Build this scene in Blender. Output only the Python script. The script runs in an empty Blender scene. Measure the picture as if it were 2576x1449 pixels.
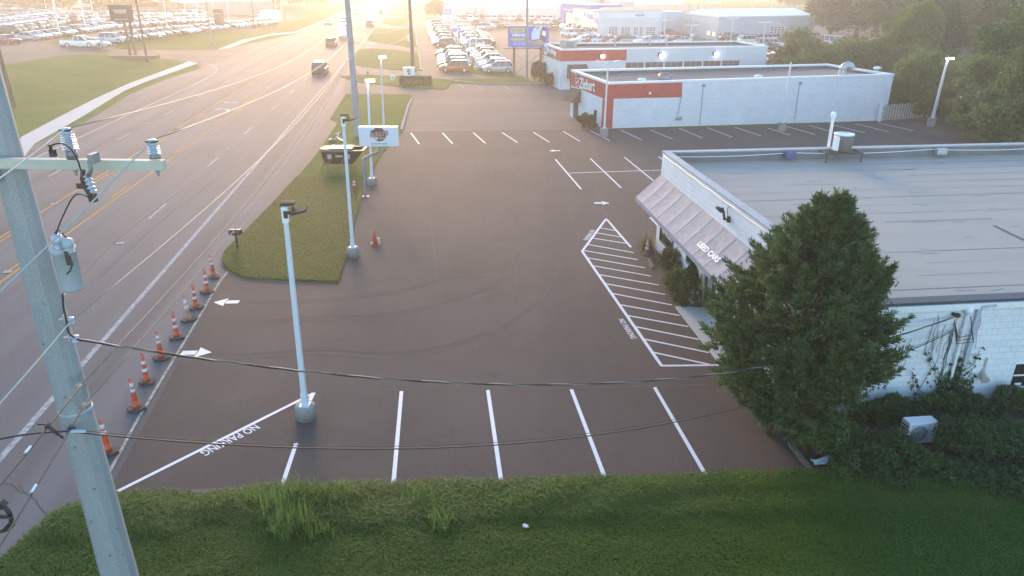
import bpy, bmesh, math, random
import numpy as np
from mathutils import Vector, Matrix
random.seed(7); rng = np.random.default_rng(7)
PI = math.pi; R = math.radians
sc = bpy.context.scene; COL = sc.collection
# ------------------------------------------------------------------ survey: the photo's sight lines met with the terrain
F, CX, CY, PITCH, HC = 1848.0, 1288.0, 724.5, R(22.7), 12.1
cP, sP = math.cos(PITCH), math.sin(PITCH)
KN_S = [-1e4, 24, 27, 30, 36, 42, 48, 53, 1e4]
KN_H = [0, 0, -.3, -.05, .8, 1.7, 2.35, 2.5, 2.5]
def s_of(x, y): return -(x + 15.0 + .12*(y-24.8))*.9929      # metres left of the road's right edge line
def h_of(x, y): return float(np.interp(s_of(x, y), KN_S, KN_H))
def ray(u, v):
    a = (u-CX)/F; b = (v-CY)/F
    return (a, cP-b*sP, -sP-b*cP)
def g2(u, v, z=None):
    d = ray(u, v)
    if z is not None:
        t = (z-HC)/d[2]; return (d[0]*t, d[1]*t)
    t = 5.0
    while t < 2500:
        x, y, zz = d[0]*t, d[1]*t, HC+d[2]*t
        if zz <= h_of(x, y):
            a, b = t-max(.5, t*.004), t
            for _ in range(20):
                m = (a+b)/2
                if HC+d[2]*m <= h_of(d[0]*m, d[1]*m): b = m
                else: a = m
            return (d[0]*b, d[1]*b)
        t += max(.5, t*.004)
    return (d[0]*t, d[1]*t)
def g(u, v, z=None):
    x, y = g2(u, v, z); return Vector((x, y, h_of(x, y) if z is None else z))
def zat(v, Y): d = ray(CX, v); return HC+d[2]*Y/d[1]          # height seen on row v at distance Y
def xat(u, Y, z): return (u-CX)/F*(Y*cP+(HC-z)*sP)
def Q(x0, y0, k): return lambda x, y: (x0+k*x, y0+k*y)          # enlargement pixel -> photo pixel
# ------------------------------------------------------------------ materials
MATS = {}
def nd(nt, typ, **kw):
    n = nt.nodes.new(typ)
    for k, v in kw.items():
        if k.startswith('i_'): n.inputs[k[2:].replace('_', ' ')].default_value = v
        else: setattr(n, k, v)
    return n
def c4(c): return (c[0], c[1], c[2], 1)
def noise(nt, scale, detail=4, rough=.6, stretch=None, rot=0, coord='Object'):
    tc = nd(nt, 'ShaderNodeTexCoord'); n = nd(nt, 'ShaderNodeTexNoise')
    n.inputs['Scale'].default_value = scale; n.inputs['Detail'].default_value = detail; n.inputs['Roughness'].default_value = rough
    if stretch or rot:
        m = nd(nt, 'ShaderNodeMapping'); m.inputs['Scale'].default_value = stretch or (1, 1, 1); m.inputs['Rotation'].default_value = (0, 0, rot)
        nt.links.new(tc.outputs[coord], m.inputs[0]); nt.links.new(m.outputs[0], n.inputs[0])
    else: nt.links.new(tc.outputs[coord], n.inputs[0])
    return n.outputs[0]
def ramp(nt, fac, lo, hi, a=0., b=1.):
    m = nd(nt, 'ShaderNodeMapRange'); m.inputs[1].default_value = lo; m.inputs[2].default_value = hi
    m.inputs[3].default_value = a; m.inputs[4].default_value = b
    nt.links.new(fac, m.inputs[0]); return m.outputs[0]
def mix(nt, fac, a, b, mode='MIX'):
    m = nd(nt, 'ShaderNodeMix', data_type='RGBA', blend_type=mode)
    for k, x in ((0, fac), (6, a), (7, b)):
        if hasattr(x, 'is_linked') or hasattr(x, 'links'): nt.links.new(x, m.inputs[k])
        elif k == 0: m.inputs[0].default_value = x
        else: m.inputs[k].default_value = c4(x)
    return m.outputs[2]
def M(name, col=(.5, .5, .5), rough=.7, metal=0, var=None, scale=3, lo=.35, hi=.65, speck=None, sscale=60, bump=0, bscale=40,
      stretch=None, emit=None, estr=0, spec=.5, coat=0, obcol=False, extra=None, transl=0, island=None, bdist=.02):
    if name in MATS: return MATS[name]
    m = bpy.data.materials.new(name); m.use_nodes = True; nt = m.node_tree; b = nt.nodes['Principled BSDF']; L = nt.links
    b.inputs['Roughness'].default_value = rough; b.inputs['Metallic'].default_value = metal
    b.inputs['Specular IOR Level'].default_value = spec; b.inputs['Coat Weight'].default_value = coat
    c = None
    if obcol:
        oi = nd(nt, 'ShaderNodeObjectInfo'); c = oi.outputs['Color']
    if var: c = mix(nt, ramp(nt, noise(nt, scale, 5, .65, stretch), lo, hi), c or col, var)
    if speck: c = mix(nt, ramp(nt, noise(nt, sscale, 3, .7), .42, .68), c or col, speck)
    if island:
        ge = nd(nt, 'ShaderNodeNewGeometry'); c = mix(nt, ge.outputs['Random Per Island'], c or col, island)
    if extra: c = extra(nt, c or col)
    if c is None: b.inputs['Base Color'].default_value = c4(col)
    else: L.new(c, b.inputs['Base Color'])
    if bump:
        bp = nd(nt, 'ShaderNodeBump'); bp.inputs['Strength'].default_value = bump; bp.inputs['Distance'].default_value = bdist
        L.new(noise(nt, bscale, 5, .7, stretch), bp.inputs['Height']); L.new(bp.outputs[0], b.inputs['Normal'])
    if emit:
        b.inputs['Emission Color'].default_value = c4(emit); b.inputs['Emission Strength'].default_value = estr
    if transl:
        t = nd(nt, 'ShaderNodeBsdfTranslucent'); ms = nd(nt, 'ShaderNodeMixShader'); ms.inputs[0].default_value = transl
        if c is None: t.inputs[0].default_value = c4(col)
        else: L.new(c, t.inputs[0])
        L.new(b.outputs[0], ms.inputs[1]); L.new(t.outputs[0], ms.inputs[2])
        L.new(ms.outputs[0], nt.nodes['Material Output'].inputs[0])
    MATS[name] = m; return m
# ------------------------------------------------------------------ mesh building
class MB:
    def __init__(s): s.v = []; s.f = []; s.m = []; s.sm = []
    def add(s, vs, fs, mi=0, smooth=False):
        o = len(s.v); s.v += [tuple(p) for p in vs]
        for f in fs: s.f.append(tuple(i+o for i in f)); s.m.append(mi); s.sm.append(smooth)
        return s
    def box(s, c, size, rz=0, mi=0, M3=None):
        x, y, z = size[0]/2, size[1]/2, size[2]/2
        P = [Vector((a*x, b*y, d*z)) for d in (-1, 1) for b in (-1, 1) for a in (-1, 1)]
        rot = M3 or Matrix.Rotation(rz, 3, 'Z'); P = [rot @ p+Vector(c) for p in P]
        return s.add(P, [(0, 2, 3, 1), (4, 5, 7, 6), (0, 1, 5, 4), (2, 6, 7, 3), (0, 4, 6, 2), (1, 3, 7, 5)], mi)
    def prism(s, poly, z0, z1, mi=0):
        n = len(poly)
        a = sum(poly[i][0]*poly[(i+1) % n][1]-poly[(i+1) % n][0]*poly[i][1] for i in range(n))
        if a < 0: poly = poly[::-1]
        zz0 = z0 if hasattr(z0, '__len__') else [z0]*n; zz1 = z1 if hasattr(z1, '__len__') else [z1]*n
        P = [(p[0], p[1], zz0[i]) for i, p in enumerate(poly)]+[(p[0], p[1], zz1[i]) for i, p in enumerate(poly)]
        return s.add(P, [tuple(range(n-1, -1, -1)), tuple(range(n, 2*n))]+[(i, (i+1) % n, n+(i+1) % n, n+i) for i in range(n)], mi)
    def cyl(s, p0, p1, r0, r1=None, n=12, mi=0, cap=True, smooth=True):
        r1 = r0 if r1 is None else r1; p0, p1 = Vector(p0), Vector(p1)
        d = (p1-p0).normalized(); a = d.orthogonal().normalized()
        if abs(d.z) > .99: a = Vector((1, 0, 0))
        a = (a-d*a.dot(d)).normalized(); b = d.cross(a)
        ring = lambda p, r: [p+(a*math.cos(2*PI*i/n)+b*math.sin(2*PI*i/n))*r for i in range(n)]
        s.add(ring(p0, r0)+ring(p1, r1), [(i, (i+1) % n, n+(i+1) % n, n+i) for i in range(n)], mi, smooth)
        if cap: s.add(ring(p0, r0)+ring(p1, r1), [tuple(range(n-1, -1, -1)), tuple(range(n, 2*n))], mi)
        return s
    def tube(s, path, r, n=8, mi=0, smooth=True):
        path = [Vector(p) for p in path]; k = len(path); V = []; a = None
        for i, p in enumerate(path):
            d = (path[min(i+1, k-1)]-path[max(i-1, 0)]).normalized()
            a = (d.orthogonal() if a is None else a-d*a.dot(d)).normalized(); b = d.cross(a); rr = r[i] if hasattr(r, '__len__') else r
            V += [p+(a*math.cos(2*PI*j/n)+b*math.sin(2*PI*j/n))*rr for j in range(n)]
        fs = [(i*n+j, i*n+(j+1) % n, (i+1)*n+(j+1) % n, (i+1)*n+j) for i in range(k-1) for j in range(n)]
        fs += [tuple(range(n-1, -1, -1)), tuple((k-1)*n+j for j in range(n))]
        return s.add(V, fs, mi, smooth)
    def lathe(s, c, prof, n=20, mi=0, smooth=True, axis=None):
        c = Vector(c); rot = axis.to_track_quat('Z', 'Y').to_matrix() if axis else Matrix.Identity(3)
        V = [c+rot @ Vector((r*math.cos(2*PI*i/n), r*math.sin(2*PI*i/n), z)) for r, z in prof for i in range(n)]
        k = len(prof)
        fs = [(j*n+i, j*n+(i+1) % n, (j+1)*n+(i+1) % n, (j+1)*n+i) for j in range(k-1) for i in range(n)]
        return s.add(V, fs+[tuple(range(n-1, -1, -1)), tuple((k-1)*n+i for i in range(n))], mi, smooth)
    def loft(s, rings, mi=0, smooth=False, cap=True):
        n = len(rings[0]); V = [p for r in rings for p in r]
        fs = [(j*n+i, j*n+(i+1) % n, (j+1)*n+(i+1) % n, (j+1)*n+i) for j in range(len(rings)-1) for i in range(n)]
        if cap: fs += [tuple(range(n-1, -1, -1)), tuple((len(rings)-1)*n+i for i in range(n))]
        return s.add(V, fs, mi, smooth)
    def join(s, o, mi=0):
        k = len(s.v); s.v += o.v; s.f += [tuple(i+k for i in f) for f in o.f]; s.m += [mi]*len(o.f); s.sm += o.sm; return s
    def mesh(s, name, mats, fixn=False):
        me = bpy.data.meshes.new(name); me.from_pydata(s.v, [], s.f)
        for m in (mats if isinstance(mats, (list, tuple)) else [mats]): me.materials.append(m)
        me.polygons.foreach_set('material_index', s.m); me.polygons.foreach_set('use_smooth', s.sm)
        if fixn:
            bm = bmesh.new(); bm.from_mesh(me); bmesh.ops.recalc_face_normals(bm, faces=bm.faces); bm.to_mesh(me); bm.free()
        me.update(); return me
    def build(s, name, mats, parent=None, bevel=0, **kw):
        return link(name, s.mesh(name, mats, **kw), parent, bevel)
def link(name, me, parent=None, bevel=0):
    o = bpy.data.objects.new(name, me); COL.objects.link(o); o.parent = parent
    if bevel:
        b = o.modifiers.new('bevel', 'BEVEL'); b.width = bevel; b.segments = 2; b.limit_method = 'ANGLE'
    return o
def tag(o, label=None, cat=None, group=None, kind=None):
    if label: o['label'] = label
    if cat: o['category'] = cat
    if group: o['group'] = group
    if kind: o['kind'] = kind
    return o
def thing(name, label, cat, loc=(0, 0, 0), rz=0, group=None):
    o = bpy.data.objects.new(name, None); COL.objects.link(o); o.location = loc; o.rotation_euler = (0, 0, rz); o.empty_display_size = .2
    return tag(o, label, cat, group)
def copy_tree(o, parent=None):
    c = o.copy(); COL.objects.link(c); c.parent = parent
    for ch in list(o.children): copy_tree(ch, c)
    return c
def np_mesh(name, verts, faces_n, mat, k=4):
    """verts (N,3) in runs of k per face"""
    me = bpy.data.meshes.new(name); n = len(verts)//k
    me.vertices.add(n*k); me.vertices.foreach_set('co', np.ascontiguousarray(verts, dtype=np.float32).ravel())
    me.loops.add(n*k); me.loops.foreach_set('vertex_index', np.arange(n*k, dtype=np.int32))
    me.polygons.add(n); me.polygons.foreach_set('loop_start', np.arange(0, n*k, k, dtype=np.int32))
    me.polygons.foreach_set('loop_total', np.full(n, k, dtype=np.int32))
    me.materials.append(mat); me.update(calc_edges=True); return me
def text_mesh(s, bold=0., ext=0., space=1.):
    cu = bpy.data.curves.new('lettering', 'FONT'); cu.body = s; cu.size = 1; cu.offset = bold; cu.extrude = ext; cu.space_character = space; cu.resolution_u = 3
    o = bpy.data.objects.new('lettering', cu); COL.objects.link(o); bpy.context.view_layer.update()
    me = bpy.data.meshes.new_from_object(o.evaluated_get(bpy.context.evaluated_depsgraph_get()))
    bpy.data.objects.remove(o); bpy.data.curves.remove(cu); return me
def text(name, s, org, xd, up, height, width, mat, parent=None, bold=.0, ext=.0, lift=0., space=1., shear=0):
    """lettering in the frame org / xd / up (world or local vectors)"""
    me = text_mesh(s, bold, 0, space); co = np.empty(len(me.vertices)*3, np.float32); me.vertices.foreach_get('co', co); co = co.reshape(-1, 3)
    mn, mx = co.min(0), co.max(0); xd, up, org = Vector(xd).normalized(), Vector(up).normalized(), Vector(org); nn = xd.cross(up).normalized()
    kx, ky = width/(mx[0]-mn[0]), height/(mx[1]-mn[1])
    x, y = (co[:, 0]-mn[0])*kx, (co[:, 1]-mn[1])*ky; x = x+shear*y
    P = np.array(org)+np.outer(x, xd)+np.outer(y, up)+np.array(nn)*lift
    me.vertices.foreach_set('co', P.astype(np.float32).ravel()); me.materials.clear(); me.materials.append(mat); me.update()
    o = link(name, me, parent)
    if ext:
        so = o.modifiers.new('thick', 'SOLIDIFY'); so.thickness = ext; so.offset = 1
    return o
def drape(name, poly, off, mat, kind='structure', holes=(), thick=0, parent=None):
    """a sheet over the terrain; poly in world xy"""
    bm = bmesh.new(); vs = [bm.verts.new((p[0], p[1], 0)) for p in poly]
    bm.faces.new(vs); bmesh.ops.triangulate(bm, faces=bm.faces[:])
    n = Vector((-.9929, -.12*.9929, 0))
    for k in KN_S[1:-1]:
        # plane s = k  ->  point on it at y=24.8
        p = Vector((-15.0-k/.9929, 24.8, 0))
        bmesh.ops.bisect_plane(bm, geom=bm.verts[:]+bm.edges[:]+bm.faces[:], plane_co=p, plane_no=n)
    bmesh.ops.recalc_face_normals(bm, faces=bm.faces[:])
    if thick:
        ex = bmesh.ops.extrude_face_region(bm, geom=bm.faces[:])
        top = [e for e in ex['geom'] if isinstance(e, bmesh.types.BMVert)]; ts = set(top)
        for v in bm.verts: v.co.z = h_of(v.co.x, v.co.y)+(off if v in ts else off-thick)
        bmesh.ops.recalc_face_normals(bm, faces=bm.faces[:])
    else:
        for v in bm.verts: v.co.z = h_of(v.co.x, v.co.y)+off
        for f in bm.faces:
            if f.normal.z < 0: f.normal_flip()
    me = bpy.data.meshes.new(name); bm.to_mesh(me); bm.free(); me.materials.append(mat)
    o = link(name, me, parent)
    if kind: o['kind'] = kind
    return o
def pix(pts, z=None): return [g2(u, v, z) for u, v in pts]
# ------------------------------------------------------------------ camera, sun, sky, air
cam = bpy.data.cameras.new('camera'); co = bpy.data.objects.new('camera', cam); COL.objects.link(co); sc.camera = co
cam.sensor_width = 36; cam.lens = 36*F/2576; cam.clip_end = 5000; cam.clip_start = .1
co.location = (0, 0, HC); co.rotation_euler = (PI/2-PITCH, 0, 0)
SUN_AZ, SUN_EL = R(-13), R(13)
D = Vector((math.sin(SUN_AZ)*math.cos(SUN_EL), math.cos(SUN_AZ)*math.cos(SUN_EL), math.sin(SUN_EL)))
W = bpy.data.worlds.new('World'); sc.world = W; W.use_nodes = True
bg = W.node_tree.nodes['Background']; sky = W.node_tree.nodes.new('ShaderNodeTexSky'); sky.sky_type = 'NISHITA'; sky.sun_disc = False
sky.sun_elevation = SUN_EL; sky.sun_rotation = SUN_AZ; sky.air_density = 1.0; sky.dust_density = .2; sky.ozone_density = 2.4; sky.altitude = 100
W.node_tree.links.new(sky.outputs[0], bg.inputs[0]); bg.inputs[1].default_value = .15
sl = bpy.data.lights.new('sun', 'SUN'); sl.energy = 1.4; sl.angle = R(22); sl.color = (1, .60, .30)
so = bpy.data.objects.new('sun', sl); COL.objects.link(so); so.rotation_euler = D.to_track_quat('Z', 'Y').to_euler()
sc.view_settings.view_transform = 'Standard'; sc.view_settings.look = 'None'; sc.view_settings.exposure = 2.05; sc.view_settings.gamma = 1
sc.cycles.max_bounces = 6; sc.cycles.diffuse_bounces = 3; sc.cycles.glossy_bounces = 3; sc.cycles.transmission_bounces = 4; sc.cycles.transparent_max_bounces = 6
sc.cycles.volume_bounces = 1; sc.cycles.use_denoising = True; sc.cycles.caustics_reflective = False; sc.cycles.caustics_refractive = False
sc.cycles.sample_clamp_indirect = 4
hz = MB().box((0, 350, 15.5), (1300, 1000, 33.5)).build('haze', [bpy.data.materials.new('haze air')]); tag(hz, kind='stuff')
hm = hz.data.materials[0]; hm.use_nodes = True; nt = hm.node_tree; nt.nodes.remove(nt.nodes['Principled BSDF'])
pv = nt.nodes.new('ShaderNodeVolumePrincipled'); pv.inputs['Density'].default_value = .0012; pv.inputs['Anisotropy'].default_value = .58
pv.inputs['Color'].default_value = (1, .93, .80, 1); nt.links.new(pv.outputs[0], nt.nodes['Material Output'].inputs['Volume'])

# ------------------------------------------------------------------ ground materials
def across(nt, w_scale, detail=2, tilt=.12):
    tc = nd(nt, 'ShaderNodeTexCoord'); sx = nd(nt, 'ShaderNodeSeparateXYZ'); nt.links.new(tc.outputs['Object'], sx.inputs[0])
    m = nd(nt, 'ShaderNodeMath', operation='MULTIPLY_ADD'); m.inputs[1].default_value = tilt
    nt.links.new(sx.outputs[1], m.inputs[0]); nt.links.new(sx.outputs[0], m.inputs[2])
    n = nd(nt, 'ShaderNodeTexNoise', noise_dimensions='1D'); n.inputs['Scale'].default_value = w_scale; n.inputs['Detail'].default_value = detail
    nt.links.new(m.outputs[0], n.inputs['W']); return n.outputs[0]
def road_extra(nt, c):
    c = mix(nt, ramp(nt, across(nt, .42, 2), .36, .66), c, (.080, .076, .077))
    c = mix(nt, ramp(nt, noise(nt, .06, 4, .6), .5, .75, 0, .6), c, (.165, .160, .160))
    return mix(nt, ramp(nt, noise(nt, 1.3, 8, .75), .58, .75, 0, .35), c, (.045, .042, .041))
def lot_extra(nt, c):
    c = mix(nt, ramp(nt, noise(nt, 16, 6, .8), .40, .62, 0, .55), c, (.040, .033, .030))
    c = mix(nt, ramp(nt, noise(nt, 5, 8, .8), .52, .70, 0, .45), c, (.125, .100, .088))
    c = mix(nt, ramp(nt, noise(nt, .22, 6, .7), .44, .62, 0, .55), c, (.054, .044, .040))
    c = mix(nt, ramp(nt, noise(nt, .09, 4, .65), .4, .68, 0, .8), c, (.112, .083, .070))
    c = mix(nt, ramp(nt, across(nt, .30, 2, -.04), .45, .7, 0, .5), c, (.058, .048, .044))
    return mix(nt, ramp(nt, noise(nt, .5, 7, .75, (1, 3, 1)), .56, .74, 0, .5), c, (.110, .082, .071))
def oldlot_extra(nt, c):
    c = mix(nt, ramp(nt, noise(nt, .12, 5, .65, (.35, 1.6, 1)), .38, .66), c, (.135, .110, .100))
    return mix(nt, ramp(nt, noise(nt, .8, 6, .75, (.3, 2.2, 1)), .56, .72, 0, .6), c, (.22, .185, .16))
m_road = M('road asphalt', (.118, .115, .118), .8, spec=.22, speck=(.148, .145, .148), sscale=90, bump=.25, bscale=70, extra=road_extra)
m_lot = M('fresh sealed asphalt', (.084, .064, .054), .85, spec=.22, speck=(.126, .098, .084), sscale=120, bump=.35, bscale=90, extra=lot_extra)
m_oldlot = M('worn lot asphalt', (.095, .078, .071), .85, spec=.2, speck=(.12, .102, .093), sscale=80, bump=.2, bscale=60, extra=oldlot_extra)
m_conc = M('concrete', (.46, .44, .41), .85, var=(.38, .36, .33), scale=.6, speck=(.52, .5, .47), sscale=40, bump=.15)
m_kconc = M('grey kerb concrete', (.3, .28, .26), .9, var=(.22, .2, .19), scale=2, bump=.3)
def turf_extra(nt, c):
    c = mix(nt, ramp(nt, noise(nt, .10, 5, .6), .38, .66), c, (.125, .155, .024))
    return mix(nt, ramp(nt, noise(nt, 1.1, 6, .75), .50, .72, 0, .75), c, (.042, .085, .012))
m_turf = M('turf', (.070, .130, .016), .95, speck=(.105, .150, .026), sscale=9, bump=.8, bscale=11, bdist=.15, extra=turf_extra, spec=.1)
m_soil = M('bed soil', (.075, .058, .042), .95, var=(.045, .034, .025), scale=3, speck=(.12, .1, .075), sscale=30, bump=.7, bscale=25, bdist=.06)
m_white = M('white lot paint', (.72, .74, .76), .6, var=(.62, .63, .65), scale=6, speck=(.5, .5, .5), sscale=70)
m_worn = M('worn white road paint', (.44, .44, .43), .8, spec=.2, speck=(.16, .15, .15), sscale=7, var=(.34, .34, .33), scale=1.5)
m_yel = M('yellow road paint', (.52, .25, .04), .8, spec=.2, speck=(.42, .22, .06), sscale=9)
m_edge = M('chalky edge strip', (.50, .43, .31), .85, var=(.22, .18, .13), scale=5, lo=.4, hi=.6)
m_skid = M('tyre marked asphalt', (.054, .044, .040), .85, spec=.22, var=(.088, .071, .062), scale=.5, speck=(.10, .082, .073), sscale=30, bump=.35, bscale=90)

# ------------------------------------------------------------------ the ground sheet: exact in the s strips, out past the horizon
ys = [-80, -20, 0, 10, 20, 40, 80, 160, 300, 500, 800, 1400, 2600]
ss = [-2600, -900, -300, -120, -40, 0, 16]+KN_S[1:-1]+[80, 160, 320, 700, 1500, 2600]
mb = MB(); V = []
for y in ys:
    for s_ in ss:
        x = -15.0-.12*(y-24.8)-s_/.9929; V.append((x, y, float(np.interp(s_, KN_S, KN_H))-.012))
k = len(ss); mb.add(V, [(j*k+i+1, j*k+i, (j+1)*k+i, (j+1)*k+i+1) for j in range(len(ys)-1) for i in range(k-1)])
tag(mb.build('ground', m_turf), kind='structure')

def at_s(s_, y): return (-15.0-.12*(y-24.8)-s_/.9929, y)
rl = pix([(200, 315), (255, 282), (337, 232), (410, 202), (505, 172)])
sl0 = s_of(*rl[0])
road_poly = [at_s(-9, -60), at_s(-9, 60), at_s(-3.2, 70), at_s(-3.2, 900), at_s(19, 900)]+pix([(880, 22), (830, 47), (741, 86), (640, 108), (577, 122)])+rl[::-1]+[at_s(sl0, 40), at_s(sl0, -60)]
drape('road', road_poly, .0, m_road)
# left lot, its drive and the verge that divides it from the road
drape('left_lot_pavement', [(-300, 40)]+pix([(-60, 172), (20, 163), (100, 148), (160, 140), (240, 137), (300, 138), (360, 143), (440, 150), (478, 156), (506, 170), (560, 152), (640, 118), (577, 122), (549, 123.5), (510, 118), (640, 78), (720, 54), (800, 40), (812, 24), (780, 12)])+[(-200, 420), (-420, 400)], .006, m_oldlot)
drape('left_verge', pix([(288, 124), (297, 110), (350, 100), (385, 92), (475, 86), (550, 80), (644, 77.5), (685, 60), (719, 52), (806, 49), (818, 51), (741, 81), (671, 88), (613, 100), (549, 124), (420, 126)]), .02, m_turf)
drape('verge_strip', pix([(577, 121.5), (634, 101.5), (679, 90), (741, 84), (741, 86.5), (640, 108)]), .012, m_turf)
drape('lot_lawn', pix([(107, 111), (175, 92), (206, 86), (214, 90), (180, 104), (160, 113)]), .012, m_turf)
drape('far_left_lawn', pix([(745, 40), (800, 20), (850, 14), (880, 14), (866, 26), (818, 46)]), .03, m_turf)
drape('sidewalk', pix([(20, 392), (54, 345), (150, 294), (245, 246), (325, 210), (475, 155), (497, 160), (370, 205), (312, 229), (205, 295), (87, 362), (48, 410)]), .03, m_conc, thick=.08)
drape('sidewalk', pix([(549, 123.5), (613.5, 99), (671, 87), (741, 80), (818, 50), (871, 23), (874, 24.5), (822, 51.5), (741, 83.5), (679, 89.5), (634, 101), (577, 121.5)]), .03, m_conc, thick=.08)
# right of the road: worn lots, then lawns
q1 = Q(644, 0, .25)
drape('worn_lot', pix([(862, 236), (868, 200), (890, 180)])+[at_s(-3.2, 120), at_s(-3.2, 600), (60, 600), (110, 340), (100, 90), (60, 60)]+pix([(2170, 306), (1436, 294), (1525, 325), (1013, 331), (1034, 240), (930, 238)]), .004, m_oldlot)
lawn = lambda pts, off=.06: drape('lawn', pix(pts), off, m_turf, thick=.12)
lawn([q1(*p) for p in ((835, 768), (1000, 757), (1250, 760), (1470, 770), (1890, 800), (2576, 795), (2880, 790), (2890, 845), (2576, 850), (1960, 838), (1935, 880), (1900, 905), (1500, 880), (1050, 832))])
lawn([q1(*p) for p in ((1000, 560), (1020, 515), (1060, 494), (1150, 488), (1400, 505), (1640, 540), (1662, 710), (1560, 716), (1250, 690), (1005, 662))])
lawn([q1(*p) for p in ((1120, 400), (1165, 330), (1200, 285), (1290, 283), (1600, 302), (1622, 465), (1550, 476), (1250, 432), (1140, 410))])
lawn([q1(*p) for p in ((1268, 235), (1290, 182), (1560, 190), (1555, 270), (1400, 255))], .05)
lawn([q1(*p) for p in ((1318, 150), (1335, 133), (1530, 140), (1552, 168), (1450, 160))], .05)
lawn([q1(*p) for p in ((1345, 90), (1400, 50), (1480, 10), (1560, 40), (1545, 118))], .05)
lawn([q1(*p) for p in ((2050, 570), (2140, 575), (2290, 690), (2576, 740), (2700, 775), (2700, 792), (2160, 745), (2075, 690), (2130, 660))], .05)
lawn([q1(*p) for p in ((1960, 470), (2010, 400), (2110, 460), (2130, 500), (2060, 505))], .05)
drape('field', pix([(1640, 3), (1760, 2), (2000, 2), (2080, 22), (2060, 34), (1930, 26), (1800, 14), (1700, 12)]), .03, m_turf)
drape('field', pix([(1520, 5), (1560, 3), (1640, 9), (1762, 16), (1640, 16)]), .03, m_turf)
# concrete kerbs of the lawns
for a in ([(1660, 712), (1640, 540)], [(1622, 470), (1604, 305)], [(1565, 1005), (1530, 1080), (1490, 1220), (1465, 1315)], [(1885, 800), (2220, 850), (2900, 852)]):
    p = [g(*q1(*t)) for t in a]; mb = MB()
    for i in range(len(p)-1):
        d = p[i+1]-p[i]; mb.box((p[i]+p[i+1])/2+Vector((0, 0, .06)), (d.length+.1, .22, .17), math.atan2(d.y, d.x))
    tag(mb.build('kerb', m_kconc), kind='structure')

# ------------------------------------------------------------------ the fresh parking lot
lot_px = [(265, 1250), (573, 683), (615, 703), (700, 712), (850, 712), (868, 655), (890, 562), (915, 482), (938, 425), (962, 385), (1012, 331), (1250, 329), (1500, 326), (1900, 317), (2167, 307), (2320, 302)]
lot_poly = pix(lot_px)+[(48, 66), (52, 50), (52, 16.4)]+pix([(2030, 1190)])
drape('parking_lot', lot_poly, .010, m_lot)
isl_px = [(558, 655), (566, 632), (640, 560), (700, 498), (790, 398), (850, 310), (872, 275), (890, 252), (930, 238), (1032, 239), (1033, 255), (1013, 331), (962, 385), (938, 425), (915, 482), (890, 562), (868, 655), (850, 712), (760, 708), (700, 706), (615, 700), (577, 682)]
isl_poly = pix(isl_px)
drape('island_lawn', isl_poly, .05, m_turf, thick=.1)
soil_rim = []
# tyre arcs across the lot
def strip(name, pts, w, mat, off, closed=False):
    P = [Vector(p[:2]) for p in pts]; mb = MB(); V = []
    for i, p in enumerate(P):
        d = (P[min(i+1, len(P)-1)]-P[max(i-1, 0)]).normalized(); n = Vector((-d.y, d.x))*w/2
        V += [(p.x+n.x, p.y+n.y, h_of(*(p+n))+off), (p.x-n.x, p.y-n.y, h_of(*(p-n))+off)]
    mb.add(V, [(2*i, 2*i+1, 2*i+3, 2*i+2) for i in range(len(P)-1)])
    return tag(mb.build(name, mat), kind='structure')
def smooth(pts, n=8):
    out = []
    for i in range(len(pts)-1):
        p0, p1, p2, p3 = [Vector(pts[min(max(j, 0), len(pts)-1)][:2]) for j in (i-1, i, i+1, i+2)]
        for k in range(n):
            t = k/n; out.append(.5*((2*p1)+(p2-p0)*t+(2*p0-5*p1+4*p2-p3)*t*t+(3*p1-p0-3*p2+p3)*t**3))
    return out+[Vector(pts[-1][:2])]
arcs = [[(600, 822), (760, 806), (1008, 792), (1180, 745), (1270, 700), (1310, 610), (1290, 540), (1245, 480), (1232, 440), (1262, 400), (1340, 380)],
        [(560, 905), (800, 890), (1008, 898), (1200, 850), (1330, 780), (1400, 690), (1400, 620), (1350, 540), (1310, 470), (1305, 425), (1330, 400), (1385, 385)],
        [(620, 770), (800, 760), (1008, 735), (1120, 700), (1200, 690)], [(1500, 640), (1440, 560), (1380, 470), (1352, 430)]]
for a in arcs:
    strip('tyre_mark', smooth(pix(a)), .17, m_skid, .0135)
    strip('tyre_mark', [p+Vector((.12, .30)) for p in smooth(pix(a))], .07, m_skid, .0150)
m_joint = M('paving joint', (.115, .088, .078), .9, var=(.075, .06, .054), scale=2); m_joint2 = M('dark paving joint', (.045, .037, .034), .9, var=(.07, .056, .05), scale=2)
for pts, w, m_ in (([(1080, 527), (1290, 531)], .05, m_joint2), ([(1098, 690), (1290, 692)], .06, m_joint), ([(1080, 527), (1098, 690)], .04, m_joint), ([(1195, 395), (1212, 520), (1235, 760)], .035, m_joint2), ([(1350, 470), (1470, 640), (1600, 830), (1760, 1080), (1830, 1190)], .06, m_joint2), ([(640, 801), (900, 803), (1290, 801), (1380, 800)], .05, m_joint), ([(800, 985), (1010, 980), (1310, 979), (1780, 968)], .04, M('red chalk', (.16, .07, .06), .9, var=(.09, .07, .062), scale=1)), ([(1500, 470), (1530, 560)], .04, m_joint), ([(1010, 340), (1000, 480), (985, 640)], .05, m_joint2), ([(1440, 360), (1330, 560), (1290, 760)], .03, m_joint), ([(860, 715), (1080, 700)], .05, m_joint2), ([(560, 720), (900, 722)], .04, m_joint)):
    strip('paving_joint', smooth(pix(pts), 5), w, m_, .0125)
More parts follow.
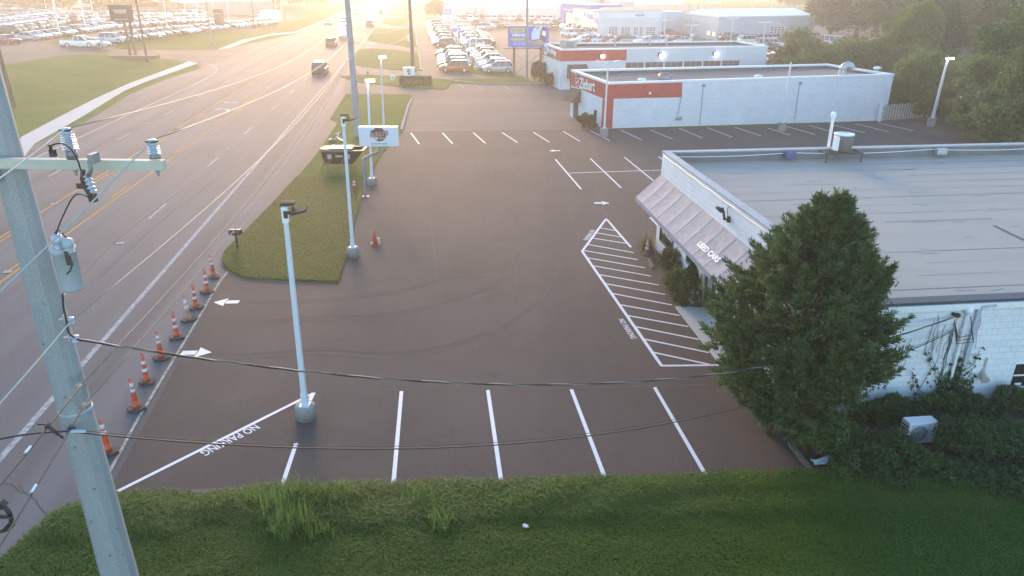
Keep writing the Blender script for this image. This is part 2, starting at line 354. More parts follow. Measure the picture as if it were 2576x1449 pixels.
for (u, v, r_) in ((840, 1120, .22), (1130, 1090, .3), (1150, 1150, .16), (1380, 1085, .25), (1600, 1070, .28), (1110, 1170, .2), (880, 1060, .3), (1370, 1160, .18), (700, 1090, .2), (1560, 1150, .2), (1150, 860, .35), (930, 760, .4), (1240, 940, .3)):
    p = g2(u, v); mb = MB(); n = 14; mb.add([(p[0]+r_*random.uniform(.5, 1.2)*math.cos(2*PI*i/n)*1.3, p[1]+r_*random.uniform(.5, 1.2)*math.sin(2*PI*i/n), .0118) for i in range(n)], [tuple(range(n))]); tag(mb.build('oil_stain', M('oil darkened asphalt', (.048, .039, .035), .8, spec=.22, var=(.075, .06, .053), scale=3, speck=(.10, .082, .073), sscale=30)), kind='structure')
strip('soil_edge', smooth(pix([(850, 714), (869, 655), (891, 562), (916, 482), (939, 425), (963, 385), (1012, 333)]), 5), .22, m_soil, .014)
strip('soil_edge', smooth(pix([(560, 668), (578, 686), (615, 703), (700, 712), (760, 712), (850, 714)]), 5), .22, m_soil, .014)
def line(a, b, w, mat=m_white, name='painted_line', off=.016):
    return strip(name, [a, b], w, mat, off)
P2 = lambda l: [g2(*p) for p in l]
qa, qb, qc, qd = Q(1288, 0, .25), Q(1288, 319.4, .2795), Q(1288, 660.6, .2941), Q(1932, 0, .25)
qe, qf, qh = Q(644, 255.6, .3236), Q(1424.8, 549.5, .2645), Q(485.6, 1035, .1323)
stalls = [[(1010, 985), (989.6, 1221)], [(1227.3, 982), (1261, 1212.6)], [(1437.2, 980.6), (1522.3, 1204.3)], [(1646.5, 975), (1776.3, 1197.8)], [(745.3, 1116), (707, 1231)], [(272, 1249), (787, 991)]]
stalls += [[qe(*a), qe(*b)] for a, b in (((1205, 245), (1268, 330)), ((1450, 245), (1528, 328)), ((1688, 242), (1783, 325)))]
stalls += [[(1263.5, 334), (1302, 359)]]
stalls += [[qb(*a), qb(*b)] for a, b in (((190, 47), (335, 138)), ((460, 40), (612, 132)), ((706, 36), (885, 127)), ((982, 31), (1166, 118)), ((1245, 28), (1444, 110)), ((1503, 12), (1715, 102)), ((1757, 8), (1983, 93)), ((2003, 3), (2243, 82)))]
stalls += [[qd(*a), qd(*b)] for a, b in (((0, 1290), (220, 1362)), ((175, 1270), (475, 1355)), ((415, 1265), (725, 1348)), ((648, 1258), (975, 1338)), ((880, 1247), (1220, 1328)), ((1110, 1240), (1462, 1317)))]
stalls += [[qb(*a), qb(*b)] for a, b in (((390, 292), (622, 562)), ((705, 285), (982, 550)), ((1012, 274), (1290, 500)), ((510, 417), (1450, 386)), ((1320, 268), (1420, 345)), ((1243, 815), (1340, 920)))]
for a, b in stalls: line(g2(*a), g2(*b), .115)
line(g2(789, 989), g2(769, 1030), .13, off=.018)
qk = Q(644, 0, .25)
for a, b in (((2035, 845), (2095, 888)), ((2205, 858), (2285, 900)), ((2490, 858), (2560, 905)), ((2215, 858), (2490, 860)), ((2240, 872), (2510, 872)), ((2262, 886), (2530, 886))):
    line(g2(*qk(*a)), g2(*qk(*b)), .1, m_worn)
hatch = [((378, 5), (150, 315)), ((150, 315), (905, 1405)), ((378, 5), (615, 278))]
for a, b in hatch: line(g2(*qf(*a)), g2(*qf(*b)), .125, off=.018)
line(g2(*qc(1270, 885)), g2(*qc(1780, 880)), .115)
bars = [[qf(*a), qf(*b)] for a, b in (((325, 93), (465, 118)), ((290, 140), (522, 180)), ((248, 190), (580, 241)), ((205, 250), (640, 328)), ((160, 307), (682, 395)), ((200, 377), (746, 472)), ((248, 452), (806, 551)), ((310, 537), (878, 636)), ((365, 622), (940, 726)), ((430, 715), (1003, 826)), ((500, 822), (1076, 925)))]
bars += [[qc(*a), qc(*b)] for a, b in (((975, 453), (1508, 550)), ((1040, 548), (1598, 660)), ((1120, 655), (1685, 773)), ((1195, 768), (1700, 877)))]
for a, b in bars: line(g2(*a), g2(*b), .095)
def painted(s, a, b, c, bold=.015):
    a, b, c = g(*a, .02), g(*b, .02), g(*c, .02); xd = (b-a).normalized(); w = (b-a).length; up = (c-a); up -= xd*up.dot(xd)
    o = text('painted_lettering', s, a, xd, up, up.length, w, m_white, bold=bold); o['kind'] = 'structure'
painted('NO PARKING', qh(1165, 244), qh(118, 768), qh(1285, 318))
painted('NO PARKING', qf(490, 958), qf(615, 1145), qf(548, 957))
painted('NO PARKING', qf(232, 108), qf(158, 203), qf(278, 112))
def arrow(tail, tip, w, mat=m_white, name='painted_arrow'):
    a, b = Vector(g2(*tail)), Vector(g2(*tip)); d = (b-a); L_ = d.length; d.normalize(); n = Vector((-d.y, d.x))
    P = lambda t, s_: tuple(a+d*(L_*t)+n*(s_*w))
    mb = MB(); mb.add([(*P(t, s_), .02) for t, s_ in ((0, -.16), (.50, -.16), (.50, .16), (0, .16))], [(0, 1, 2, 3)])
    mb.add([(*P(t, s_), .02) for t, s_ in ((.53, -.14), (.50, -.42), (1, 0), (.50, .42), (.53, .14))], [(0, 1, 2, 3, 4)])
    tag(mb.build(name, mat), kind='structure')
qz = Q(0, 724.5, .25)
arrow(qz(2405, 143), qz(2147, 148), .95); arrow(qz(1826, 657), qz(2132, 652), .95); arrow(qb(435, 215), qb(330, 216), .95); arrow(qb(740, 687), qb(880, 687), .95)
strip('edge_strip', smooth(pix([(262, 1213), (300, 1143), (343, 1063), (400, 967), (440, 900), (500, 800), (545, 722), (573, 684)])), .09, m_edge, .017)

# ------------------------------------------------------------------ road paint
def sline(s_, y0, y1, w, mat, name='lane_line', off=.008): return strip(name, [at_s(s_, y) for y in np.linspace(y0, y1, 6)], w, mat, off)
sline(0, -20, 620, .20, m_worn)
sy, syl, sll = s_of(*g2(388, 429.8)), s_of(*g2(382.5, 362)), s_of(*g2(307.5, 296))
sline(sy, -10, 620, .13, m_yel); sline(syl, -10, 620, .13, m_yel)
for t in range(0, 46):
    y = 6.5+t*12.2
    sline(sy+.34, y, y+3, .12, m_yel); sline(syl-.34, y+3, y+6, .12, m_yel)
dR, dL = g2(397, 531), g2(311, 343.5); sR, sL = s_of(*dR), s_of(*dL)
for t in range(-4, 40):
    sline(sR, dR[1]-1.5+t*12.2, dR[1]+1.5+t*12.2, .13, m_worn); sline(sL, dL[1]-1.5+t*12.2, dL[1]+1.5+t*12.2, .13, m_worn)
strip('lane_line', smooth([at_s(sll, -10), at_s(sll, 40), at_s(sll, 75), g2(470, 222), g2(530, 191), g2(543, 180), g2(545, 172), g2(535, 165), g2(518, 160)]), .2, m_worn, .012)
sline(sll, 130, 620, .18, m_worn, off=.012)
q0 = Q(0, 0, .25)
def turn_arrow(pts_tail, tip):
    strip('turn_arrow', smooth(pix(pts_tail)), .42, m_worn, .012)
    t = Vector(g2(*tip)); b = Vector(g2(*pts_tail[-1])); d = t-b; n = Vector((-d.y, d.x)).normalized()*.75
    tag(MB().add([(*p, .013) for p in (b+n, b-n, t)], [(0, 1, 2)]).build('turn_arrow', m_worn), kind='structure')
turn_arrow([q0(2300, 1122), q0(2285, 1100), q0(2255, 1095), q0(2215, 1100)], q0(2150, 1102))
turn_arrow([q0(2265, 1022), q0(2285, 1036), q0(2320, 1040), q0(2355, 1032)], q0(2415, 1030))
ql, qm = Q(0, 319.4, .2795), Q(644, 0, .25)
chips = [ql(*p) for p in ((1085, 1047), (72, 1305), (483, 692), (2050, 200), (1490, 306), (1580, 23))]+[q0(*p) for p in ((1497, 1243), (1768, 1303), (2107, 908), (2355, 940))]+[qm(*p) for p in ((215, 1053), (505, 788), (180, 830), (130, 718), (445, 640), (375, 566), (207, 552))]
for c in chips:
    p = g(*c); mb = MB().box((p.x, p.y, p.z+.012), (.36, .30, .012), .12); tag(mb.build('pavement_patch', m_worn), kind='structure')
# cracks in the apron at the lower left
m_crack = M('tarred crack', (.03, .028, .028), .8)
for c in ([(48, 1220), (64, 1240), (88, 1256), (100, 1275), (118, 1295), (125, 1304)], [(0, 1216), (30, 1219), (48, 1236), (60, 1240)], [(0, 505), (60, 470), (180, 405), (330, 320)], [(85, 790), (170, 735), (300, 600), (470, 470), (540, 425)], [(250, 700), (330, 625), (420, 545), (560, 440), (640, 385)]):
    strip('pavement_crack', smooth(pix(c), 5), .022 if c[0][1] > 1000 else .045, m_crack, .006)
# ------------------------------------------------------------------ buildings
def adopt(o, t):
    o.parent = t; o.matrix_parent_inverse = (Matrix.Translation(t.location) @ t.rotation_euler.to_matrix().to_4x4()).inverted(); return o
def part(mb, name, mat, t, bevel=0, fixn=False):
    o = mb.build(name, mat, None, bevel, fixn=fixn) if isinstance(mb, MB) else mb
    if t.parent is not None or t.type == 'MESH':
        o.parent = t; o.matrix_parent_inverse = t.matrix_parent_inverse.inverted() if False else Matrix.Identity(4); return o
    return adopt(o, t)
class Wall:
    """a vertical face from A to B, A on the left as seen from outside"""
    def __init__(s, A, B):
        s.A = Vector((A[0], A[1])); s.B = Vector((B[0], B[1])); s.x = (s.B-s.A).normalized(); s.L = (s.B-s.A).length; s.n = Vector((s.x.y, -s.x.x))
    def px(s, u, v):
        d = ray(u, v); k = s.A.dot(s.n)/(d[0]*s.n.x+d[1]*s.n.y)
        return (Vector((d[0]*k, d[1]*k))-s.A).dot(s.x), HC+d[2]*k
    def pt(s, x, z, off=0): p = s.A+s.x*x+s.n*off; return Vector((p.x, p.y, z))
    def box(s, mb, x0, x1, z0, z1, d0=0., d1=.003, mi=0):
        P = [s.pt(x, z, d) for d in (d0, d1) for z in (z0, z1) for x in (x0, x1)]
        return mb.add(P, [(0, 2, 3, 1), (4, 5, 7, 6), (0, 1, 5, 4), (2, 6, 7, 3), (0, 4, 6, 2), (1, 3, 7, 5)], mi)
    def text(s, name, st, x, z, w, h, mat, t, off=.02, ext=.03, bold=.01, shear=0):
        o = text(name, st, s.pt(x, z, off), (s.x.x, s.x.y, 0), (0, 0, 1), h, w, mat, None, bold=bold, ext=ext, shear=shear); return part(o, name, mat, t)
def block_extra(bw, bh, k):
    def f(nt, c):
        tc = nd(nt, 'ShaderNodeTexCoord'); sx = nd(nt, 'ShaderNodeSeparateXYZ'); cb = nd(nt, 'ShaderNodeCombineXYZ'); a = nd(nt, 'ShaderNodeMath', operation='ADD')
        nt.links.new(tc.outputs['Object'], sx.inputs[0]); nt.links.new(sx.outputs[0], a.inputs[0]); nt.links.new(sx.outputs[1], a.inputs[1])
        nt.links.new(a.outputs[0], cb.inputs[0]); nt.links.new(sx.outputs[2], cb.inputs[1])
        b = nd(nt, 'ShaderNodeTexBrick'); b.inputs['Color1'].default_value = (1, 1, 1, 1); b.inputs['Color2'].default_value = (.94, .94, .94, 1)
        b.inputs['Mortar'].default_value = (k, k, k, 1); b.inputs['Scale'].default_value = 1; b.inputs['Mortar Size'].default_value = .012
        b.inputs['Brick Width'].default_value = bw; b.inputs['Row Height'].default_value = bh; b.inputs['Mortar Smooth'].default_value = .3
        nt.links.new(cb.outputs[0], b.inputs[0])
        return mix(nt, 1.0, c, b.outputs[0], 'MULTIPLY')
    return f
def rib_extra(sp):
    def f(nt, c):
        tc = nd(nt, 'ShaderNodeTexCoord'); w = nd(nt, 'ShaderNodeTexWave', wave_type='BANDS', bands_direction='X'); w.inputs['Scale'].default_value = sp; w.inputs['Distortion'].default_value = 0
        nt.links.new(tc.outputs['Object'], w.inputs[0]); return mix(nt, ramp(nt, w.outputs[1], .1, .9), (.48, .50, .52), c)
    return f
m_block = M('white painted block', (.70, .71, .73), .75, var=(.60, .61, .63), scale=.9, speck=(.74, .75, .77), sscale=14, bump=.15, bscale=9, extra=block_extra(.41, .205, .78))
m_brickw = M('white painted brick', (.72, .72, .73), .8, var=(.62, .62, .63), scale=2, bump=.3, bscale=14, extra=block_extra(.25, .085, .8))
m_red = M('red wall paint', (.50, .060, .045), .7, var=(.42, .052, .042), scale=1.5, extra=block_extra(.41, .205, .85))
m_rib = M('white ribbed metal', (.66, .68, .70), .5, extra=rib_extra(2.6))
m_wall = M('white wall panel', (.68, .69, .70), .6, var=(.62, .63, .65), scale=.3)
m_greyw = M('grey wall panel', (.34, .33, .33), .7, var=(.28, .27, .27), scale=.3)
m_cap = M('white metal coping', (.72, .72, .72), .4)
m_gravel = M('gravel roof', (.13, .12, .115), .95, var=(.13, .12, .115), scale=.4, speck=(.21, .195, .19), sscale=18, bump=.6, bscale=20)
def memb(nt, c):
    c = mix(nt, ramp(nt, noise(nt, .5, 6, .7, (.25, 1.6, 1)), .45, .72), c, (.34, .305, .255))
    return mix(nt, ramp(nt, noise(nt, 1.1, 5, .7, (.4, 2.4, 1)), .60, .74, 0, .55), c, (.36, .30, .225))
m_memb = M('roof membrane', (.39, .345, .285), .8, spec=.3, extra=memb, bump=.12, bscale=5)
m_dark = M('dark bronze', (.055, .04, .032), .6); m_brown = M('brown awning cloth', (.115, .075, .052), .85, var=(.09, .06, .042), scale=3)
m_black = M('black metal', (.018, .018, .019), .5); m_grey = M('grey metal', (.25, .26, .27), .45, .3); m_galv = M('galvanised metal', (.42, .44, .46), .45, .5)
m_glass = M('dark glazing', (.02, .022, .025), .08, spec=.8); m_whitem = M('white enamel', (.75, .76, .77), .35)
m_wood = M('weathered timber', (.16, .125, .10), .9, var=(.09, .07, .058), scale=4, stretch=(1, 6, 6), bump=.5, bscale=14)
m_bluesign = M('blue sign face', (.10, .13, .45), .5); m_warm = M('lit showroom', (.35, .28, .18), .3, emit=(1, .72, .38), estr=.35)
m_lampw = M('lit lamp lens', (1, 1, 1), .3, emit=(1, .93, .96), estr=7)
m_lampv = M('lit violet lamp lens', (1, 1, 1), .3, emit=(.93, .80, 1), estr=9)
# ---- the used-car office
fa, fb = g(1648, 626), g(1768.6, 768.4); fd = (fa-fb).normalized(); e1 = Vector((fd.y, -fd.x, 0)); sb = g(2108, 1043)
kk = (sb-fb).dot(e1); S0 = sb-e1*kk; LN = (fa-S0).dot(fd); EW = 27.0
ofc = thing('office_building', 'single-storey white block building with grey awning reading USED CARS and flat grey roof', 'building', S0)
NWp, NEp, SEp = S0+fd*LN, S0+fd*LN+e1*EW, S0+e1*EW
Wf = Wall(NWp, S0); Ws = Wall(S0, SEp)                             # the front (west) and the south face
zS = Ws.px(2300, 766)[1]; zN = zS+.75; zP = Wf.px(1669.5, 384)[1]
mb = MB(); mb.prism([S0[:2], SEp[:2], NEp[:2], NWp[:2]], [-.1]*4, [zS-.02, zS-.02, zN, zN]); part(mb, 'wall', m_block, ofc)
mb = MB(); Wf.box(mb, 0, Wf.L, zS-.5, zP, -.28, .004); Wn = Wall(NEp, NWp); Wn.box(mb, 0, Wn.L-.28, zS-.5, zP, -.28, .004); part(mb, 'parapet', m_block, ofc)
mb = MB(); Wf.box(mb, -.03, Wf.L+.03, zP, zP+.06, -.32, .03); Wn.box(mb, 0, Wn.L-.32, zP, zP+.06, -.32, .03); part(mb, 'coping', M('dull grey coping', (.36, .36, .37), .6, var=(.28, .28, .3), scale=1.5), ofc)
m_lin = M('grey parapet lining', (.17, .17, .18), .8, var=(.12, .12, .13), scale=1)
mb = MB(); Wf.box(mb, .29, Wf.L-.05, zS-.4, zP-.01, -.296, -.281); Wn.box(mb, 0, Wn.L-.3, zS-.4, zP-.01, -.296, -.281); part(mb, 'parapet_lining', m_lin, ofc)
def rp(x, y, lift=.012): p = S0+e1*x+fd*y; return Vector((p.x, p.y, zS+(zN-zS)*y/LN+lift))
mb = MB(); mb.add([rp(.28, .1), rp(EW, .1), rp(EW, LN-.28), rp(.28, LN-.28)], [(0, 1, 2, 3)]); roof = part(mb, 'roof', m_memb, ofc)
mb = MB()
for i, y in enumerate(np.arange(.9, LN-.5, .92)):
    x = .3
    while x < EW:
        x2 = min(EW, x+random.uniform(1.5, 7)); w = random.choice((.012, .016, .022)) if i % 3 else .03
        if random.random() < .75: mb.add([rp(x, y, .02), rp(x2, y+random.uniform(-.02, .02), .02), rp(x2, y+w, .02), rp(x, y+w, .02)], [(0, 1, 2, 3)])
        x = x2
for _ in range(70):
    x, y, a, l = random.uniform(.5, EW-1), random.uniform(.5, LN-1), random.uniform(-.5, .3), random.uniform(.2, .9)
    mb.add([rp(x, y, .022), rp(x+l, y+a*l, .022), rp(x+l, y+a*l+.025, .022), rp(x, y+.02, .022)], [(0, 1, 2, 3)])
part(mb, 'roof_seams', M('seam tar', (.10, .10, .115), .6), roof)
def roofpx(u, v):
    d = ray(u, v)
    for t in np.arange(15, 60, .02):
        p = Vector((d[0]*t, d[1]*t, HC+d[2]*t)); y = (p-S0).dot(fd)
        if p.z <= zS+(zN-zS)*y/LN: return (p-S0).dot(e1), y
a, b = roofpx(2500, 569), roofpx(2600, 617); d_ = Vector(b)-Vector(a); n_ = Vector((-d_.y, d_.x)).normalized()*.07
mb = MB(); mb.add([rp(*(Vector(a)+n_), .024), rp(*(Vector(a)-n_), .024), rp(*(Vector(b)-n_), .024), rp(*(Vector(b)+n_), .024)], [(0, 1, 2, 3)]); part(mb, 'roof_patch', M('black roof tape', (.045, .047, .06), .5), roof)
mb = MB(); Ws.box(mb, -.05, EW, zS-.02, zS+.07, -.36, .04); part(mb, 'roof_edge', M('dark roof edging', (.045, .05, .058), .6), ofc)
mb = MB(); Ws.box(mb, -.05, EW, zS-.2, zS-.023, .0, .09); part(mb, 'fascia', m_cap, ofc)
# cable run and floodlights along the coping
mb = MB(); mb.tube([Wf.pt(x, zP-.12+.015*math.sin(x*3), .03) for x in np.linspace(.4, Wf.L-.3, 40)], .022, 6); part(mb, 'cable_run', m_galv, ofc)
mb = MB(); mb.tube([Wn.pt(x, zP-.10-.10*abs(math.sin(x*.45)), -.33) for x in np.linspace(1, Wn.L-.5, 60)], .02, 6); part(mb, 'cable_run', m_whitem, ofc)
for u, v, m_ in ((1977, 375, M('blue lamp housing', (.06, .08, .22), .5)), (2352, 369, m_galv)):
    x, z = Wn.px(u, v); mb = MB(); Wn.box(mb, x-.25, x+.25, zP-.30, zP-.02, -.62, -.36); part(mb, 'floodlight', m_, ofc, .02)
# awning
zt = Wf.px(1664, 440)[1]; AO = 1.12; zb = zt-1.05; yS = Wf.L
NP = 13; mb = MB(); rows = []
for i in range(NP*4+1):
    x = -.02+(yS+.04)*i/(NP*4); sag = .035*math.sin(PI*(i % 4)/4)
    rows.append([Wf.pt(x, zt+(zb-zt)*t-sag*math.sin(PI*t), .01+AO*t) for t in np.linspace(0, 1, 6)]+[Wf.pt(x, zb-.19, AO+.02), Wf.pt(x, zb-.19, AO-.03), Wf.pt(x, zt-.06, .0)])
mb.loft(rows, 0, False)
for i in range(0, NP*4+1, 4):
    x = -.02+(yS+.04)*i/(NP*4); mb.tube([Wf.pt(x, zt+(zb-zt)*t+.004, .01+AO*t) for t in (0, .5, 1)], .006, 5, 1)
awn = part(mb, 'awning', [M('grey awning cloth', (.30, .285, .30), .8, var=(.25, .24, .265), scale=.7, stretch=(1, 2.5, .5), speck=(.34, .33, .34), sscale=4), M('awning seam', (.285, .27, .285), .8)], ofc)
mb = MB(); Wf.box(mb, -.02, yS+.02, zb-.17, zb-.01, AO+.021, AO+.03); part(mb, 'valance', M('blue grey valance', (.20, .215, .30), .8, var=(.28, .27, .30), scale=2, stretch=(1, 1, 5)), awn)
sl_up = Vector((Wf.n.x*-AO, Wf.n.y*-AO, zt-zb)).normalized(); sl_n = Vector((Wf.n.x*(zt-zb), Wf.n.y*(zt-zb), AO)).normalized(); sl_o = Wf.pt(0, zb, AO+.01)
def awnpx(u, v):
    d = Vector(ray(u, v)); o = Vector((0, 0, HC)); k_ = (sl_o-o).dot(sl_n)/d.dot(sl_n); return o+d*k_
q24 = Q(1584.5, 523.9, .1940)
A_, B_, C_ = awnpx(*q24(868, 482)), awnpx(*q24(1128, 716)), awnpx(*q24(908, 408)); xd = (B_-A_)
part(text('lettering', 'USED CARS', A_, xd, sl_up, (C_-A_).dot(sl_up), xd.length, M('white sign lettering', (.78, .78, .78), .6), lift=.03, bold=.03), 'lettering', None, awn)
# front windows, door, downpipe
def opening(W_, corners, name, z1, t, frame=m_dark, glass=m_glass):
    xs = [W_.px(*c) for c in corners]; x0, x1 = xs[0][0], xs[1][0]; z0 = (xs[0][1]+xs[1][1])/2
    mb = MB(); W_.box(mb, x0-.05, x1+.05, z0-.05, z0, 0, .05); W_.box(mb, x0-.05, x1+.05, z1, z1+.05, 0, .05); W_.box(mb, x0-.05, x0, z0, z1, 0, .05); W_.box(mb, x1, x1+.05, z0, z1, 0, .05)
    f = part(mb, name, frame, t); mb = MB(); W_.box(mb, x0, x1, z0, z1, .002, .012); part(mb, 'pane', glass, f); return x0, x1, z0, f
x0, x1, z0, f = opening(Wf, (q24(395, 405), q24(552, 572)), 'window', 2.2, ofc)
part(text('lettering', '874-3333', Wf.pt(x0+.25, z0+.42, .02), (Wf.x.x, Wf.x.y, 0), (0, 0, 1), .38, x1-x0-.35, m_whitem, bold=.02), 'lettering', None, f)
opening(Wf, (q24(738, 690), q24(822, 770)), 'window', 2.15, ofc, m_grey)
q27 = Q(1725, 638.9, .1146); dx0 = Wf.px(*q27(385, 1130))[0]
mb = MB(); Wf.box(mb, dx0+.02, dx0+1.05, 0, 2.2, .0, .04); dr = part(mb, 'door', M('brown door', (.05, .032, .026), .5), ofc)
mb = MB(); Wf.box(mb, dx0+.25, dx0+.85, .5, 1.9, .041, .05); part(mb, 'pane', m_glass, dr)
mb = MB()
for i in range(8): Wf.box(mb, dx0+.3, dx0+.8, 1.0+.09*i, 1.03+.09*i, .051, .056)
part(mb, 'door_sign', m_whitem, dr)
mb = MB(); Wf.box(mb, dx0-.1, dx0+.02, 0, 2.3, 0, .06); part(mb, 'door_frame', M('pale door frame', (.38, .37, .40), .6), ofc)
mb = MB(); mb.cyl(Wf.pt(dx0-.28, 0, .1), Wf.pt(dx0-.28, 1.25, .1), .05); part(mb, 'downpipe', m_galv, ofc)
# satellite dish, turned edge-on, on an arm at the parapet, with its cable
qb_ = lambda x, y: Wf.px(*qb(x, y))
def offpx(W_, u, v, off):
    d = ray(u, v); k = (W_.A.dot(W_.n)+off)/(d[0]*W_.n.x+d[1]*W_.n.y); return Vector((d[0]*k, d[1]*k, HC+d[2]*k))
x, z = qb_(1960, 830); mb = MB(); mb.box(Wf.pt(x, z, .04), (.12, .12, .22)); pa, pb_, pc, pd_ = Wf.pt(x, z, .04), offpx(Wf, *qb(1912, 832), .30), offpx(Wf, *qb(1905, 765), .34), offpx(Wf, *qb(1832, 714), .52)
mb.tube([pa, pb_, pc], .045, 8); ax_ = (pd_-pc); mb.tube([pc+ax_*t for t in (-.08, .1, .35, .6, .85, 1.0)], [.03, .075, .085, .075, .05, .015], 8); mb.cyl(pc+ax_*.1, pc+ax_*.12+Vector((0, 0, .14)), .03, n=6)
part(mb, 'satellite_dish', m_black, ofc)
mb = MB(); mb.tube([offpx(Wf, *qb(1953, 706), .03), offpx(Wf, *qb(1938, 740), .1), offpx(Wf, *qb(1942, 805), .05)], .012, 5); part(mb, 'dish_cable', m_black, ofc)
# south face: service mast, meter, downpipe, horn, window
q35 = Q(2236.1, 753.9, .2558)
sp = lambda x, y: Ws.px(*q35(x, y))
xm, zm = sp(560, 870); xt, ztp = sp(745, 110); mb = MB(); mb.cyl(Ws.pt(xm, zm-.1, .08), Ws.pt(xm, zS-.3, .08), .05); mb.lathe(Ws.pt(xm, zS-.34, .10), [(.05, 0), (.10, .03), (.12, .12), (.09, .2), (.0, .24)], 12)
for i in range(3): mb.box(Ws.pt(xm, zm+.4+i*.8, .05), (.16, .08, .04), math.atan2(Ws.x.y, Ws.x.x))
part(mb, 'service_mast', m_whitem, ofc)
x0, z0 = sp(480, 1030); x1, z1 = sp(600, 872); mb = MB(); Ws.box(mb, xm-.2, xm+.28, z0, z1, .0, .2); mt = part(mb, 'meter_box', m_whitem, ofc, .015)
x, z = sp(538, 968); mb = MB(); mb.cyl(Ws.pt(x, z, .2), Ws.pt(x, z, .3), .085, .075, 16); part(mb, 'meter_dial', m_galv, mt)
x1, z1 = sp(680, 770); mb = MB(); Ws.box(mb, x1-.02, x1+.12, .1, zS-.2, .01, .09); mb.tube([Ws.pt(x1+.05, zS-.2, .05), Ws.pt(x1+.1, zS-.12, .1), Ws.pt(x1+.5, zS-.1, .1)], .04, 6); part(mb, 'downpipe', M('grey downpipe', (.38, .41, .46), .5), ofc)
x, z = sp(915, 720); mb = MB(); mb.cyl(Ws.pt(x, z, .03), Ws.pt(x-.08, z-.1, .28), .07, .13, 14); mb.box(Ws.pt(x, z+.05, .03), (.1, .06, .2)); mb.box(Ws.pt(x+.02, z+.35, .02), (.06, .03, .35)); part(mb, 'horn_speaker', M('aged cream metal', (.42, .39, .33), .6), ofc)
x, z = sp(645, 135); mb = MB(); mb.cyl(Ws.pt(x-.06, z, .01), Ws.pt(x-.06, z, .14), .05, .06); mb.box(Ws.pt(x, z, .12), (.14, .1, .1)); part(mb, 'cable_anchor', m_black, ofc)
x0, zb_ = Ws.px(2540, 972); zt_ = Ws.px(2552, 915)[1]
mb = MB(); Ws.box(mb, x0, x0+1.5, zb_, zt_, .002, .012); w_ = part(mb, 'window', m_glass, ofc); mb = MB(); Ws.box(mb, x0, x0+1.5, (zb_+zt_)/2-.02, (zb_+zt_)/2+.02, .012, .04); Ws.box(mb, x0-.05, x0+1.55, zt_, zt_+.03, .0, .04); Ws.box(mb, x0-.05, x0+1.55, zb_-.04, zb_, .0, .05); part(mb, 'window_frame', m_whitem, w_)
mb = MB(); Ws.box(mb, x0+.12, x0+.34, zb_+.03, zb_+.12, .013, .016); part(mb, 'paper_notice', m_whitem, w_)
mb = MB()
for k in range(2):
    mb.tube([Ws.pt(xm-.25-.06*k, z0_, .03+.02*math.sin(z0_*9+k)) for z0_ in np.linspace(z0+.1, 2.6, 14)], .012, 5)
for k in range(3):
    mb.tube([Ws.pt(xm+.02, zS-.36, .2), Ws.pt(xm+.12+.05*k, zS-.9-.12*k, .32), Ws.pt(xm-.25, zS-1.0-.1*k, .26), Ws.pt(xm-.42, zS-.5, .16)], .014, 5)
part(mb, 'service_cable', m_black, ofc)
# ---- roof unit standing on its steel frame
xr, yr = roofpx(2110, 405); o_ = rp(xr, yr); rt = thing('roof_fan_unit', 'round louvred fan unit on a steel stand on the grey office roof', 'roof unit', o_, math.atan2(e1.y, e1.x))
mb = MB()
for a in (-.85, .85):
    for b in (-.4, .4): mb.cyl((a, b, 0), (a, b, .42), .03, n=8)
for b in (-.4, .4): mb.box((0, b, .43), (1.8, .06, .06))
for a in (-.85, 0, .85): mb.box((a, 0, .435), (.06, .8, .05))
mb.build('stand', m_dark, rt)
mb = MB().lathe((.05, 0, .47), [(.40, 0), (.42, .03), (.42, .72), (.40, .74)], 28); hs = mb.build('housing', M('brown louvre metal', (.12, .10, .085), .6), rt)
mb = MB().lathe((.05, 0, 1.205), [(.42, 0), (.45, .02), (.45, .07), (.33, .08), (.31, .03)], 28); mb.build('rim', m_whitem, hs)
MB().box((-.36, -.12, .86), (.14, .36, .66)).build('control_box', m_whitem, rt, .02)
o_ = rp(xr+.1, yr+1.3); vt = thing('vent_pipe', 'white vent pipe with a rounded cap behind the roof fan unit', 'vent', o_)
MB().cyl((0, 0, 0), (0, 0, 1.75), .07, n=14).build('pipe', m_whitem, vt); MB().lathe((0, 0, 1.7), [(.1, 0), (.12, .05), (.12, .2), (.07, .28), (0, .3)], 16).build('cap', m_whitem, vt)
